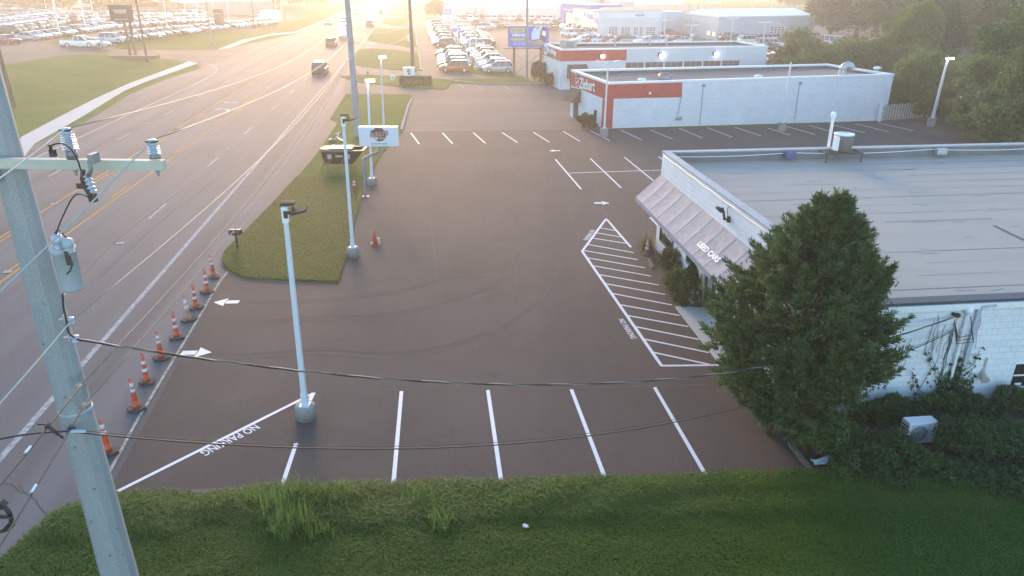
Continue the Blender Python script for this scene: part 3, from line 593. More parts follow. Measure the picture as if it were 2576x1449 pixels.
# ---- the shop with the red band
def flat_roof_shop(t, P, H0, drop, roofm, wallm):
    """P: corners SW, SE, NE, NW; H0 wall tops"""
    n = 4; mb = MB(); cx_ = sum(p[0] for p in P)/4; cy_ = sum(p[1] for p in P)/4; T = .3
    inn = []
    for i in range(4):
        p0, p, p2 = Vector(P[i-1][:2]), Vector(P[i][:2]), Vector(P[(i+1) % 4][:2]); a = (p0-p).normalized(); b = (p2-p).normalized(); s_ = abs(a.x*b.y-a.y*b.x); inn.append(p+(a+b)*T/max(s_, .3))
    V = [(p[0], p[1], -.1) for p in P]+[(P[i][0], P[i][1], H0[i]) for i in range(4)]+[(inn[i].x, inn[i].y, H0[i]) for i in range(4)]+[(inn[i].x, inn[i].y, H0[i]-drop) for i in range(4)]
    fs = []
    for i in range(4):
        j = (i+1) % 4; fs += [(i, j, 4+j, 4+i), (4+i, 4+j, 8+j, 8+i)]
    part(MB().add(V, fs).add(V, [(8+(i+1) % 4, 8+i, 12+i, 12+(i+1) % 4) for i in range(4)], 1), 'wall', [wallm, M('brown grey parapet lining', (.16, .14, .125), .9, var=(.12, .105, .095), scale=1)], t)
    rf = part(MB().add([(inn[i].x, inn[i].y, H0[i]-drop+.01) for i in range(4)], [(0, 1, 2, 3)]), 'roof', roofm, t)
    mb = MB()
    for i in range(4):
        j = (i+1) % 4; a, b = Vector((P[i][0], P[i][1], H0[i])), Vector((P[j][0], P[j][1], H0[j])); d = (b-a).normalized(); nn = Vector((d.y, -d.x, 0))
        V = [a+nn*.05-d*.05, b+nn*.05+d*.05, b-nn*.36, a-nn*.36]; mb.add([p+Vector((0, 0, z)) for z in (-.12, .05) for p in V], [(3, 2, 1, 0), (4, 5, 6, 7), (0, 1, 5, 4), (1, 2, 6, 5), (2, 3, 7, 6), (3, 0, 4, 7)])
    part(mb, 'coping', m_cap, t); return rf
zSW, zSE_, zNW = g(1523, 323), g(2226, 303), g(1434, 293); 
hSW, hSE, hNW = zat(209, zSW.y), zat(187, zSE_.y), zat(176.5, zNW.y); yNE = 78.6; hNE = (hSE+hNW)/2; xNE = xat(2082, yNE, hNE); hNE = zat(161.5, yNE)
zb_t = thing('detailing_shop', 'white block shop with a red band and raised white shop name on its corner', 'shop', zSW)
PZ = [zSW, zSE_, (xNE, yNE), zNW]; zrf = flat_roof_shop(zb_t, PZ, [hSW, hSE, hNE, hNW], .34, m_gravel, m_block)
Wz, Wzf = Wall(zSW, zSE_), Wall(zNW, zSW)
xb, zbb = Wz.px(1714, 244.5); z2_ = Wz.px(1535, 250)[1]
mb = MB()
def wquad(W_, mb, pts, off=.006): mb.add([W_.pt(x, z, off) for x, z in pts], [tuple(range(len(pts)))])
zc0 = hSW-.12
wquad(Wz, mb, [(0, zbb+.0), (xb, zbb), (xb, hSW+(hSE-hSW)*xb/Wz.L-.1), (0, hSW-.1)]); wquad(Wz, mb, [(0, 0), (.62, 0), (.62, zbb), (0, zbb)])
zf0 = Wzf.px(*Q(1405.6, 153.3, .1235)(258, 498))[1]; zf1 = Wzf.px(*Q(1405.6, 153.3, .1235)(890, 770))[1]; Lf = Wzf.L
wquad(Wzf, mb, [(0, zf0), (Lf, zf1), (Lf, hSW-.1), (0, hNW-.1)]); wquad(Wzf, mb, [(Lf-.75, 0), (Lf, 0), (Lf, zf1), (Lf-.75, zf1)])
part(mb, 'red_band', m_red, zb_t)
q22 = Q(1405.6, 153.3, .1235); wz = lambda x, y: Wzf.px(*q22(x, y))
x0, z0 = wz(430, 540); x1, z1 = wz(745, 665); h_ = .95
Wzf.text('lettering', 'Ziebart', x0, (z0+z1)/2+.02, x1-x0, .98, m_whitem, zb_t, .03, .06, .02)
xs_, zs_ = wz(383, 440); mb = MB()
def shield(mb, cx_, cz, w, h, off, W_): wquad(W_, mb, [(cx_+a*w, cz+b*h) for a, b in ((-.5, .5), (-.52, 0), (-.4, -.3), (0, -.55), (.4, -.3), (.52, 0), (.5, .5), (.2, .42), (0, .48), (-.2, .42))], off)
shield(mb, xs_, zs_, .62, .95, .05, Wzf); sh = part(mb, 'shield_emblem', m_whitem, zb_t)
mb = MB(); shield(mb, xs_, zs_, .5, .8, .056, Wzf); part(mb, 'shield_field', m_red, sh)
mb = MB(); wquad(Wzf, mb, [(xs_-.25, zs_-.22), (xs_+.25, zs_+.12), (xs_+.25, zs_+.28), (xs_-.25, zs_-.06)], .062); part(mb, 'shield_stripe', m_whitem, sh)
mb = MB(); mb.lathe(Wzf.pt(xs_, zs_+.52, .1), [(.14, 0), (.17, .12), (.15, .26), (.07, .36), (0, .38)], 12); part(mb, 'helmet_emblem', M('steel emblem', (.3, .27, .24), .4, .6), sh)
# entrance with its awning, a slit window, wall fittings
x0, z0 = wz(295, 1165); x1, z1 = wz(390, 1200); mb = MB(); Wzf.box(mb, x0, x1, .05, 2.15, .0, .03); d_ = part(mb, 'door', m_dark, zb_t); mb = MB(); Wzf.box(mb, x0+.2, x1-.2, .4, 1.9, .031, .036); part(mb, 'pane', m_glass, d_)
ax0, ax1 = x0-.5, x1+.45; za = wz(300, 545)[1]; mb = MB()
P = [Wzf.pt(ax0, za, .01), Wzf.pt(ax1, za, .01), Wzf.pt(ax1, za-1.15, 1.0), Wzf.pt(ax0, za-1.15, 1.0), Wzf.pt(ax0, za-1.15, .01), Wzf.pt(ax1, za-1.15, .01)]
mb.add(P, [(0, 3, 2, 1), (0, 4, 3), (1, 2, 5)]); part(mb, 'awning', m_brown, zb_t, fixn=False)
x0, z0 = wz(712, 1212); x1, z1 = wz(768, 1232); z1 = wz(720, 990)[1]; mb = MB(); Wzf.box(mb, x0, x1, z0, z1, .0, .02); part(mb, 'window', m_glass, zb_t)
q16 = Q(1288, 0, .25); wsz = lambda x, y: Wz.px(*q16(x, y))
mb = MB(); x, z = wsz(1925, 860); mb.cyl(Wz.pt(x, z, .04), Wz.pt(x, .1, .04), .025, n=6); Wz.box(mb, x-.08, x+.16, z-.1, z+.12, .0, .14); part(mb, 'wall_conduit', m_grey, zb_t)
mb = MB(); x, z = Wz.px(*qd(318, 838)); mb.cyl(Wz.pt(x, z, .04), Wz.pt(x, .1, .04), .025, n=6); Wz.box(mb, x-.08, x+.16, z-.1, z+.12, .0, .14); part(mb, 'wall_conduit', m_grey, zb_t)
mb = MB(); x, z = wsz(1690, 1195); mb.cyl(Wz.pt(x-.3, z, .04), Wz.pt(x, z+2.3, .04), .02, n=6); Wz.box(mb, x-.12, x+.12, z-.12, z+.2, 0, .15); Wz.box(mb, x-.4, x-.25, z-.1, z+.1, 0, .12); part(mb, 'gas_meter', m_grey, zb_t)
mb = MB(); x, z = wsz(1388, 938); Wz.box(mb, x-.1, x+.1, z-.1, z+.1, .007, .05); part(mb, 'camera_box', m_whitem, zb_t)
# things standing on that roof
def on_flat(u, v, z): return g(u, v, z)
zrz = hSW-.32
p = on_flat(*q16(1535, 812), zrz+.1); t = thing('roof_condenser', 'round grey condenser low on the gravel roof of the red-banded shop', 'roof unit', p); MB().lathe((0, 0, 0), [(.55, 0), (.6, .05), (.6, .55), (.5, .6)], 18).build('housing', m_grey, t); MB().lathe((0, 0, .6), [(.5, 0), (.45, .06), (0, .08)], 18).build('fan_guard', m_black, t)
p = on_flat(*qd(745, 755), zrz+.35); t = thing('elbow_vent', 'large silver elbow duct rising from the gravel roof', 'vent', p); mb = MB()
mb.cyl((0, 0, -.3), (0, 0, .5), .38, .34, 16); arc_ = [(.40-.40*math.cos(a), 0, .45+.42*math.sin(a)) for a in np.linspace(0, PI*.9, 10)]; mb.tube(arc_, [.34+.02*(i % 2) for i in range(10)], 16); mb.build('duct', m_galv, t); MB().box((0, 0, -.36), (1.3, 1.3, .16)).build('kerb', m_cap, t)
p = on_flat(*qd(1092, 735), zrz+.4); t = thing('mushroom_vent', 'small mushroom vent near the far corner of the gravel roof', 'vent', p); MB().cyl((0, 0, -.35), (0, 0, .4), .2, n=12).build('pipe', m_grey, t); MB().lathe((0, 0, .35), [(.2, 0), (.36, .03), (.36, .16), (.15, .26), (0, .27)], 16).build('cap', m_cap, t)
for x, y in ((2480, 778), (1310, 812)): p = on_flat(*q16(x, y), zrz+.2); t = thing('roof_hatch', 'low white vent on the gravel roof, '+('right of the middle' if x > 2000 else 'left of the round condenser'), 'vent', p); MB().lathe((0, 0, 0), [(.4, 0), (.4, .12), (.25, .22), (0, .25)], 14).build('dome', m_cap, t)
# ---- the second shop with a red fascia
rSW = g(1409.3, 226); hR = zat(124.6, rSW.y); rNW = g(1366, 109, hR); rSE = g(1932, 116, hR); rNE = g(1851, 103, hR)
rt_ = thing('lining_shop', 'white ribbed metal workshop with a red fascia behind the nearer red-banded shop', 'workshop', rSW)
flat_roof_shop(rt_, [rSW, rSE, rNE, rNW], [hR]*4, .38, m_gravel, m_rib)
Wr, Wrf = Wall(rSW, rSE), Wall(rNW, rSW); q20 = Q(1328.9, 0, .124); wr = lambda x, y: Wr.px(*q20(x, y)); wrf = lambda x, y: Wrf.px(*q20(x, y))
xr1, zr1 = wr(1985, 1225); zr0 = wr(690, 1240)[1]; zrb = (zr0+zr1)/2
mb = MB(); Wr.box(mb, -.02, xr1, zrb, hR-.13, 0, .06); Wrf.box(mb, 0, Wrf.L, zrb, hR-.13, 0, .06); Wrf.box(mb, 0, .5, 0, zrb, 0, .05); part(mb, 'red_fascia', m_red, rt_)
mb = MB(); Wr.box(mb, 0, xr1, 0, zrb, 0, .03); Wrf.box(mb, .5, Wrf.L, 0, zrb, 0, .03); part(mb, 'brick_front', m_brickw, rt_)
x0, z0 = wrf(395, 1100); x1, z1 = wrf(575, 1145); Wrf.text('lettering', 'Rhino Linings', x0, (z0+z1)/2-.1, x1-x0, .95, m_whitem, rt_, .07, .05, .03)
x0, z0 = wrf(335, 1075); x1, z1 = wrf(390, 1090); mb = MB(); Wrf.box(mb, x0, x1, z0-.1, z0+1.05, .06, .12); e_ = part(mb, 'emblem', m_whitem, rt_); mb = MB(); Wrf.box(mb, x0+.2, x1-.2, z0+.2, z0+.8, .12, .13); part(mb, 'emblem_mark', m_grey, e_)
x0, z0 = wr(790, 1310); x1, z1 = wr(1190, 1303); mb = MB(); P = [Wr.pt(x0, z0, .06), Wr.pt(x1, z0, .06), Wr.pt(x1+.1, z0-1.5, 1.1), Wr.pt(x0, z0-1.5, 1.1), Wr.pt(x0, z0-1.5, .06), Wr.pt(x1, z0-1.5, .06)]; mb.add(P, [(0, 3, 2, 1), (0, 4, 3), (1, 2, 5)]); part(mb, 'awning', m_brown, rt_)
mb = MB(); Wr.box(mb, x0+.4, x0+1.5, 0, 2.2, .03, .06); part(mb, 'door', m_dark, rt_)
qR = Q(1258.6, 51.1, .1102)
for a in ((1230, 1440, 1320), (1040, 1200, 1075)):
    x0 = Wrf.px(*qR(a[0], a[1]))[0]; x1 = Wrf.px(*qR(a[2], a[1]))[0]; mb = MB(); Wrf.box(mb, x0, x1, .1 if a[0] > 1100 else .9, 2.3, .03, .06); part(mb, 'door' if a[0] > 1100 else 'window', M('pale steel door', (.5, .5, .52), .5), rt_)
x0, z0 = wr(1980, 1270); x1 = wr(2360, 1270)[0]
for i in range(6):
    xa = x0+i*(x1-x0)*1.05
    if xa+(x1-x0) > Wr.L: break
    mb = MB(); Wr.box(mb, xa, xa+(x1-x0)*.95, .1, z0, .0, .04); d_ = part(mb, 'garage_door', M('brown glazed door', (.14, .10, .085), .3), rt_); mb = MB()
    for k in range(1, 3): Wr.box(mb, xa+(x1-x0)*.95*k/3-.03, xa+(x1-x0)*.95*k/3+.03, .1, z0, .04, .06)
    for k in range(1, 4): Wr.box(mb, xa, xa+(x1-x0)*.95, z0*k/4-.03, z0*k/4+.03, .04, .058)
    part(mb, 'door_bars', M('tan bars', (.4, .36, .3), .6), d_)
for (u, v, W_) in ((q20(1485, 1130)[0], q20(1485, 1130)[1], Wr), (1635.6+.124*210, .124*1110, Wr), (1635.6+.124*1310, .124*1090, Wr)):
    x, z = W_.px(u, v); mb = MB(); W_.box(mb, x-.3, x+.15, z-.2, z+.25, .0, .25); l_ = part(mb, 'wall_pack_lamp', m_dark, rt_); mb = MB(); W_.box(mb, x-.12, x+.3, z-.22, z+.1, .25, .30); part(mb, 'lamp_lens', m_lampw, l_)
for u, v, n_, k in ((q20(810, 980), None, 'roof_condenser', 1), (q20(1757, 945), None, 'roof_stack', 0), (q20(2465, 930), None, 'roof_stack', 0), ((1635.6+.124*845, .124*900), None, 'roof_stack', 0), ((1635.6+.124*333, .124*920), None, 'roof_stack', 0)):
    p = g(u[0], u[1], hR-.36)
    lab = {0: 'boxy tan air conditioner on the front corner of the red-fascia workshop roof'}.get(0) if k else 'thin vent stack on the workshop roof, %s of its roof units from the left' % {0: 'second', 1: 'third', 2: 'fifth', 3: 'fourth'}[[q20(1757, 945)[0], q20(2465, 930)[0], 1635.6+.124*845, 1635.6+.124*333].index(u[0])]
    t = thing(n_, lab, 'roof unit' if k else 'vent', p)
    if k: MB().box((0, 0, .5), (2.2, 1.2, 1.0)).build('housing', M('tan metal', (.45, .38, .33), .6), t, .03); MB().box((.2, -.61, .5), (1.0, .03, .7)).build('grille', m_grey, t)
    else: MB().cyl((0, 0, 0), (0, 0, 1.1), .12, n=10).build('pipe', m_galv, t); MB().lathe((0, 0, 1.05), [(.14, 0), (.22, .05), (.2, .25), (0, .3)], 12).build('cap', m_cap, t)
# ------------------------------------------------------------------ the dealership across the lots and the buildings behind
m_dlrf = M('tan flat roof', (.38, .31, .24), .9, var=(.30, .25, .2), scale=.2); m_grf = M('grey far roof', (.22, .21, .205), .9, var=(.18, .17, .165), scale=.1)
m_wroof = M('white metal roof', (.74, .76, .78), .45); m_blue = M('blue cladding', (.12, .17, .50), .5)
qD, qW, qX = Q(1288, 0, .25), Q(1635.6, 0, .124), Q(1916.7, 0, .124)
def boxb(t, name, A, B, depth, z1, mat, roofm=None, z0=-.1):
    W_ = Wall(A, B); n = W_.n; P = [W_.A, W_.B, W_.B-n*depth, W_.A-n*depth]
    part(MB().prism([tuple(p) for p in P], z0, z1), name, mat, t)
    if roofm: part(MB().prism([tuple(p) for p in P], z1+.01, z1+.06), 'roof', roofm, t)
    return W_
def gl_door(W_, t, x0, x1, z0, z1, nx, nz, glass=None, bar=None, name='garage_door'):
    mb = MB(); W_.box(mb, x0, x1, z0, z1, .0, .06); d_ = part(mb, name, glass or M('bay glazing', (.17, .15, .14), .25), t); mb = MB(); w = (x1-x0)*.018+.02
    for i in range(nx+1): x = x0+(x1-x0)*i/nx; W_.box(mb, x-w, x+w, z0, z1, .061, .12)
    for i in range(nz+1): z = z0+(z1-z0)*i/nz; W_.box(mb, x0, x1, z-w, z+w, .061, .115)
    part(mb, 'door_bars', bar or m_whitem, d_)
A, B = g(1504, 93), g(1657, 95); hd = zat(45, A.y); h2 = zat(27, A.y)
dl = thing('dealership', 'pale blue and white car dealership with a blue arch entrance and glazed service bays', 'car dealership', A)
Ws1 = boxb(dl, 'service_wing', A, B, 12, hd, m_wall, m_wroof)
Ws2 = boxb(dl, 'upper_storey', Ws1.pt(-1, 0, -3)[:2], Ws1.pt(Ws1.L+.5, 0, -3)[:2], 26, h2, m_wall, m_dlrf)
for i in range(4):
    x0 = Ws1.px(qD(975+126*i, 0)[0], 70)[0]; x1 = Ws1.px(qD(1065+126*i, 0)[0], 70)[0]; z1 = Ws1.px(1550, 67.5)[1]; z0 = Ws1.px(1550, 88)[1]; gl_door(Ws1, dl, x0, x1, max(z0, .2), z1, 3, 4)
for x in (1035, 1265): mb = MB(); xx, z = Ws2.px(qD(x, 165)[0], 41); Ws2.box(mb, xx-1.6, xx+1.6, z-.5, z+.5, 0, .4); part(mb, 'louvre', m_grey, dl)
C = g(1440, 73); Wsh = Wall(C, A); z1a = zat(20, C.y); boxb(dl, 'showroom', C, A, 16, min(z1a, h2), m_wall, m_dlrf)
for i in range(4):
    x0 = Wsh.L*(.30+.17*i); mb = MB(); Wsh.box(mb, x0, x0+Wsh.L*.13, .3, 2.9, 0, .08); part(mb, 'showroom_window', m_warm, dl)
Wsh.text('lettering', 'Performance', Wsh.L*.62, min(z1a, h2)*.66, Wsh.L*.34, .95, m_bluesign, dl, .1, .06, .03)
for i in range(3): xx = Wsh.L*(.46+.13*i); mb = MB(); mb.add([Wsh.pt(xx, 3.9, .06), Wsh.pt(xx+Wsh.L*.09, 3.9, .06), Wsh.pt(xx+Wsh.L*.07, 4.6, .06), Wsh.pt(xx+Wsh.L*.045, 4.9, .06), Wsh.pt(xx+Wsh.L*.02, 4.6, .06)], [(0, 1, 2, 3, 4)]); part(mb, 'blue_badge', m_blue, dl)
mb = MB(); Wsh.box(mb, Wsh.L*.02, Wsh.L*.98, 3.25, 3.6, 0, .9); part(mb, 'canopy', m_wall, dl)
T0, T1 = g(1409, 67), g(1436, 71); Wt = Wall(T0, T1); zt_ = zat(7.5, T0.y)
mb = MB(); Wt.box(mb, 0, Wt.L*.42, -.1, zt_, -9, 0); Wt.box(mb, Wt.L*.42, Wt.L*2.6, zt_-2.2, zt_, -9, 0); part(mb, 'blue_arch', m_blue, dl)
mb = MB(); Wt.box(mb, Wt.L*.45, Wt.L*1.2, .2, zt_-2.4, -.5, -.3); part(mb, 'entrance_glazing', m_warm, dl)
mb = MB()
for k in range(1, 4): Wt.box(mb, Wt.L*.45+Wt.L*.75*k/4-.06, Wt.L*.45+Wt.L*.75*k/4+.06, .2, zt_-2.4, -.3, -.2)
for k in range(1, 6): Wt.box(mb, Wt.L*.45, Wt.L*1.2, zt_*k/7-.05, zt_*k/7+.05, -.3, -.21)
part(mb, 'glazing_bars', m_whitem, dl)
E_, F_ = g(1717, 87), g(1803, 102); G_ = g(2043, 96.5); Ww1 = Wall(E_, F_); Ww2 = Wall(F_, G_); hw = zat(42.5, F_.y)
wh = thing('service_hall', 'large pale ribbed metal service hall right of the dealership', 'workshop', F_)
bk = (Vector(G_[:2])-Vector(F_[:2])); eN = Vector(E_[:2]); gN = eN+bk
part(MB().prism([F_[:2], G_[:2], tuple(gN), E_[:2]], -.1, hw), 'wall', m_rib, wh)
mid0, mid1 = (Vector(F_[:2])+eN)/2, (Vector(G_[:2])+gN)/2
part(MB().add([(*F_[:2], hw+.02), (*G_[:2], hw+.02), (*mid1, hw+1.3), (*mid0, hw+1.3), (*eN, hw+.02), (*gN, hw+.02)], [(0, 1, 2, 3), (3, 2, 5, 4), (0, 3, 4), (1, 5, 2)]), 'roof', m_wroof, wh)
mb = MB(); Ww2.box(mb, -.1, Ww2.L+.1, hw-.25, hw+.1, -.05, .12); Ww1.box(mb, -.1, Ww1.L+.1, hw-.2, hw+.1, -.05, .12); part(mb, 'eaves', m_cap, wh)
def wbox(W_, q, x0, x1, y0, y1, mat, name, t, d1=.06):
    a, z1 = W_.px(*q(x0, y0)); b, z0 = W_.px(*q(x1, y1)); mb = MB(); W_.box(mb, a, b, max(z0, .02), z1, 0, d1); return part(mb, name, mat, t)
wbox(Ww1, qW, 1160, 1215, 632, 715, m_warm, 'window', wh); wbox(Ww1, qW, 1262, 1315, 650, 730, m_warm, 'window', wh)
wbox(Ww2, qW, 1472, 1585, 660, 738, M('tan window', (.25, .2, .16), .3), 'window', wh); wbox(Ww2, qW, 1755, 1810, 668, 740, m_whitem, 'door', wh)
wbox(Ww2, qW, 1900, 2015, 430, 550, M('grey louvre panel', (.52, .55, .58), .6), 'louvre', wh)
a, z1 = Ww2.px(*qX(170, 542)); b, z0 = Ww2.px(*qX(430, 760)); gl_door(Ww2, wh, a, b, max(.1, z0), z1, 4, 5)
for x, y, W_ in ((925, 440, Ww1), (1868, 493, Ww2)): xx, z = W_.px(*qW(x, y)); mb = MB(); W_.box(mb, xx-.3, xx+.3, z-.2, z+.2, 0, .3); part(mb, 'wall_lamp', m_whitem, wh)
for x, y in ((330, 492), (895, 483)): xx, z = Ww2.px(*qX(x, y)); mb = MB(); Ww2.box(mb, xx-.4, xx+.4, z-.25, z+.25, 0, .4); part(mb, 'wall_lamp', m_whitem, wh)
K0, K1 = g(1660, 90), g(1717, 87.5); lk = thing('link_building', 'pale recessed wing with a roller door between dealership and service hall', 'building', K0)
Wk = boxb(lk, 'wall', K0, K1, 20, zat(31, K0.y), m_rib, m_wroof); wbox(Wk, qW, 490, 635, 538, 700, M('pale roller door', (.6, .58, .55), .6), 'roller_door', lk)
# flat grey roofs behind
r0, r1 = g(1560, 60), g(2000, 62); hb = 3.4; p0, p1 = g(1570, 28.5, hb), g(1985, 33.5, hb); p2, p3 = g(1900, 20.5, hb), g(1580, 14.5, hb)
t = thing('grey_roof_warehouse', 'wide low warehouse with a dark grey flat roof behind the dealership', 'warehouse', (p0.x, p0.y, 0)); part(MB().prism([p[:2] for p in (p0, p1, p2, p3)], -.1, hb), 'wall', m_greyw, t); part(MB().prism([p[:2] for p in (p0, p1, p2, p3)], hb+.01, hb+.1), 'roof', m_grf, t)
for i, (x, y) in enumerate(((970, 210), (1375, 190), (780, 205), (1090, 245), (500, 195))): p = g(*qW(x, y), hb+.1); part(MB().cyl(p, p+Vector((0, 0, 1.6)), .25, n=8), 'roof_vent', m_galv, t)
p0, p1 = g(1396, 15, 5), g(1640, 19, 5); p2, p3 = g(1600, 10, 5), g(1470, 8, 5); t = thing('tan_roof_building', 'low building with a tan flat roof and rooftop units left of the grey warehouse roof', 'building', (p0.x, p0.y, 0)); part(MB().prism([p[:2] for p in (p0, p1, p2, p3)], -.1, 5), 'wall', m_wall, t); part(MB().prism([p[:2] for p in (p0, p1, p2, p3)], 5.01, 5.1), 'roof', m_dlrf, t)
for x, y in ((1290, 120), (1970, 150), (1430, 110), (1550, 110)): p = g(*q20(x, y), 5); part(MB().box(p+Vector((0, 0, .9)), (4.5 if x in (1290, 1970) else 3, 3, 2.2 if x == 1290 else 1.5)), 'rooftop_unit', m_galv, t)
# the white showroom and its long garage left of the dealership
V0, V1 = g(1222, 46), g(1408, 46); t = thing('white_garage', 'long white garage with panelled doors under a bright white roof beyond the car lots', 'garage', V0); hv = zat(20, V0.y); Wv = boxb(t, 'wall', V0, V1, 20, hv, m_wall)
n = Wv.n; P = [Wv.A+n*.4, Wv.B+n*.4, Wv.B-n*11, Wv.A-n*11]; part(MB().add([(*P[0], hv), (*P[1], hv), (*P[2], hv+2.2), (*P[3], hv+2.2), (*(Wv.A-n*21), hv), (*(Wv.B-n*21), hv)], [(0, 1, 2, 3), (3, 2, 5, 4)]), 'roof', m_wroof, t)
for x in (1870, 2230, 2420+240, 2420+600): 
    x0 = Wv.px(1022.2+.124*x, 40)[0]; x1 = Wv.px(1022.2+.124*(x+175), 40)[0]; mb = MB(); Wv.box(mb, x0, x1, .05, hv*.62, 0, .05); d_ = part(mb, 'garage_door', M('panelled door', (.6, .6, .62), .6), t); 
    for k in range(3): mb = MB(); Wv.box(mb, x0+(x1-x0)*(.14+.28*k), x0+(x1-x0)*(.30+.28*k), hv*.2, hv*.27, .05, .07); part(mb, 'door_window', m_glass, d_)
V2, V3 = g(1158, 44), g(1220, 49); t = thing('white_showroom', 'white flat-fronted showroom with two round emblems beside the long white garage', 'showroom', V2); hs_ = zat(17, V3.y); Wv2 = boxb(t, 'wall', V2, V3, 14, hs_, m_wall, m_dlrf)
for x in (.62, .86): mb = MB(); mb.lathe(Wv2.pt(Wv2.L*x, hs_*.72, .05), [(1.1, 0), (1.1, .1), (.85, .12), (.0, .08)], 20, axis=Vector((Wv2.n.x, Wv2.n.y, 0))); part(mb, 'emblem', m_galv, t)
mb = MB(); Wv2.box(mb, Wv2.L*.25, Wv2.L*.98, .2, hs_*.42, 0, .06); part(mb, 'showroom_glazing', M('brown glazing', (.25, .2, .16), .2), t)
for i, (a, b, c, h_, lab) in enumerate((((1150, 24), (1310, 22), 3, 6, 'wide pale commercial block behind the white showroom'), ((1320, 17), (1400, 17), 2, 5, 'pale low block behind the long white garage roof'), ((1560, 12), (1720, 13), 6, 4, 'far low white building beside the green field'))):
    pa, pb = g(*a), g(*b); t = thing('commercial_block', lab, 'building', pa); boxb(t, 'wall', pa, pb, 25, h_, m_wall, m_wroof)
# far left warehouses
a, b = g(306, 31), g(487, 38); t = thing('long_warehouse', 'long grey metal warehouse with a white door behind the left car lot', 'warehouse', a); Wl = boxb(t, 'wall', a, b, 30, zat(1, a.y), m_greyw, m_wroof, z0=0)
for x0, x1, m_, n_ in ((640, 940, m_whitem, 'door'), (1610, 1920, M('beige door', (.5, .44, .36), .7), 'door'), (1545, 1620, m_whitem, 'notice_board')):
    xa = Wl.px(242.8+.0992*x0, 28)[0]; xb_ = Wl.px(242.8+.0992*x1, 28)[0]; mb = MB(); Wl.box(mb, xa, xb_, 2.5, 2.5+(5 if n_ == 'door' else 2), 0, .08); part(mb, n_, m_, t)
mb = MB(); Wl.box(mb, -.3, Wl.L+.3, zat(1, a.y)-.3, zat(1, a.y)+.15, -.1, .3); part(mb, 'eaves', m_cap, t)
a, b = g(487, 38), g(553, 32); t = thing('canopy_building', 'low building with a bright white roof at the end of the grey warehouse', 'building', a); W2 = boxb(t, 'wall', a, b, 26, zat(18, a.y), M('brown wall', (.22, .17, .13), .8)); hc = zat(13, a.y)
n = W2.n; part(MB().add([(*(W2.A+n*2), hc-.6), (*(W2.B+n*2), hc-.6), (*(W2.B-n*13), hc+3.2), (*(W2.A-n*13), hc+3.2), (*(W2.A-n*28), hc-.6), (*(W2.B-n*28), hc-.6)], [(0, 1, 2, 3), (3, 2, 5, 4)]), 'roof', m_wroof, t)
a, b = g(208, 20), g(290, 22); t = thing('pale_shed', 'pale metal shed showing over the trees behind the left car lot', 'shed', a); boxb(t, 'wall', a, b, 14, zat(-6, a.y), m_wall, m_wroof)
# shed and picket fence at the right
sA, sB = Vector((xat(2360, 92, 4), 92)), Vector((xat(2462, 88, 4), 88)); t = thing('metal_shed', 'pale corrugated metal shed half hidden by the trees at the right', 'shed', (sA.x, sA.y, 0)); zsh = zat(199, 90); Wsd = boxb(t, 'wall', sA, sB, 9, zsh, m_rib)
n = Wsd.n; part(MB().add([(*(Wsd.A+n*.4), zsh), (*(Wsd.B+n*.4), zsh), (*(Wsd.B-n*4.5), zsh+1.3), (*(Wsd.A-n*4.5), zsh+1.3), (*(Wsd.A-n*9.4), zsh), (*(Wsd.B-n*9.4), zsh)], [(0, 1, 2, 3), (3, 2, 5, 4), (1, 5, 2), (0, 3, 4)]), 'roof', m_wroof, t)
fA, fB = g(2214, 305), g(2330, 296); Wfn = Wall(fA, fB); t = thing('picket_fence', 'weathered white picket fence under the bushes right of the red-banded shop', 'fence', fA)
mb = MB()
for x in np.arange(0, Wfn.L, .32): Wfn.box(mb, x, x+.2, .05, 1.5+.04*math.sin(x*7), 0, .03)
part(mb, 'pickets', M('weathered white board', (.42, .40, .37), .8), t); mb = MB(); Wfn.box(mb, 0, Wfn.L, .35, .45, -.05, 0); Wfn.box(mb, 0, Wfn.L, 1.1, 1.2, -.05, 0); part(mb, 'rail', m_wood, t)
mb = MB(); Wfn.box(mb, -.3, -.05, 0, 1.7, -.1, .15); part(mb, 'gate_post', m_whitem, t)
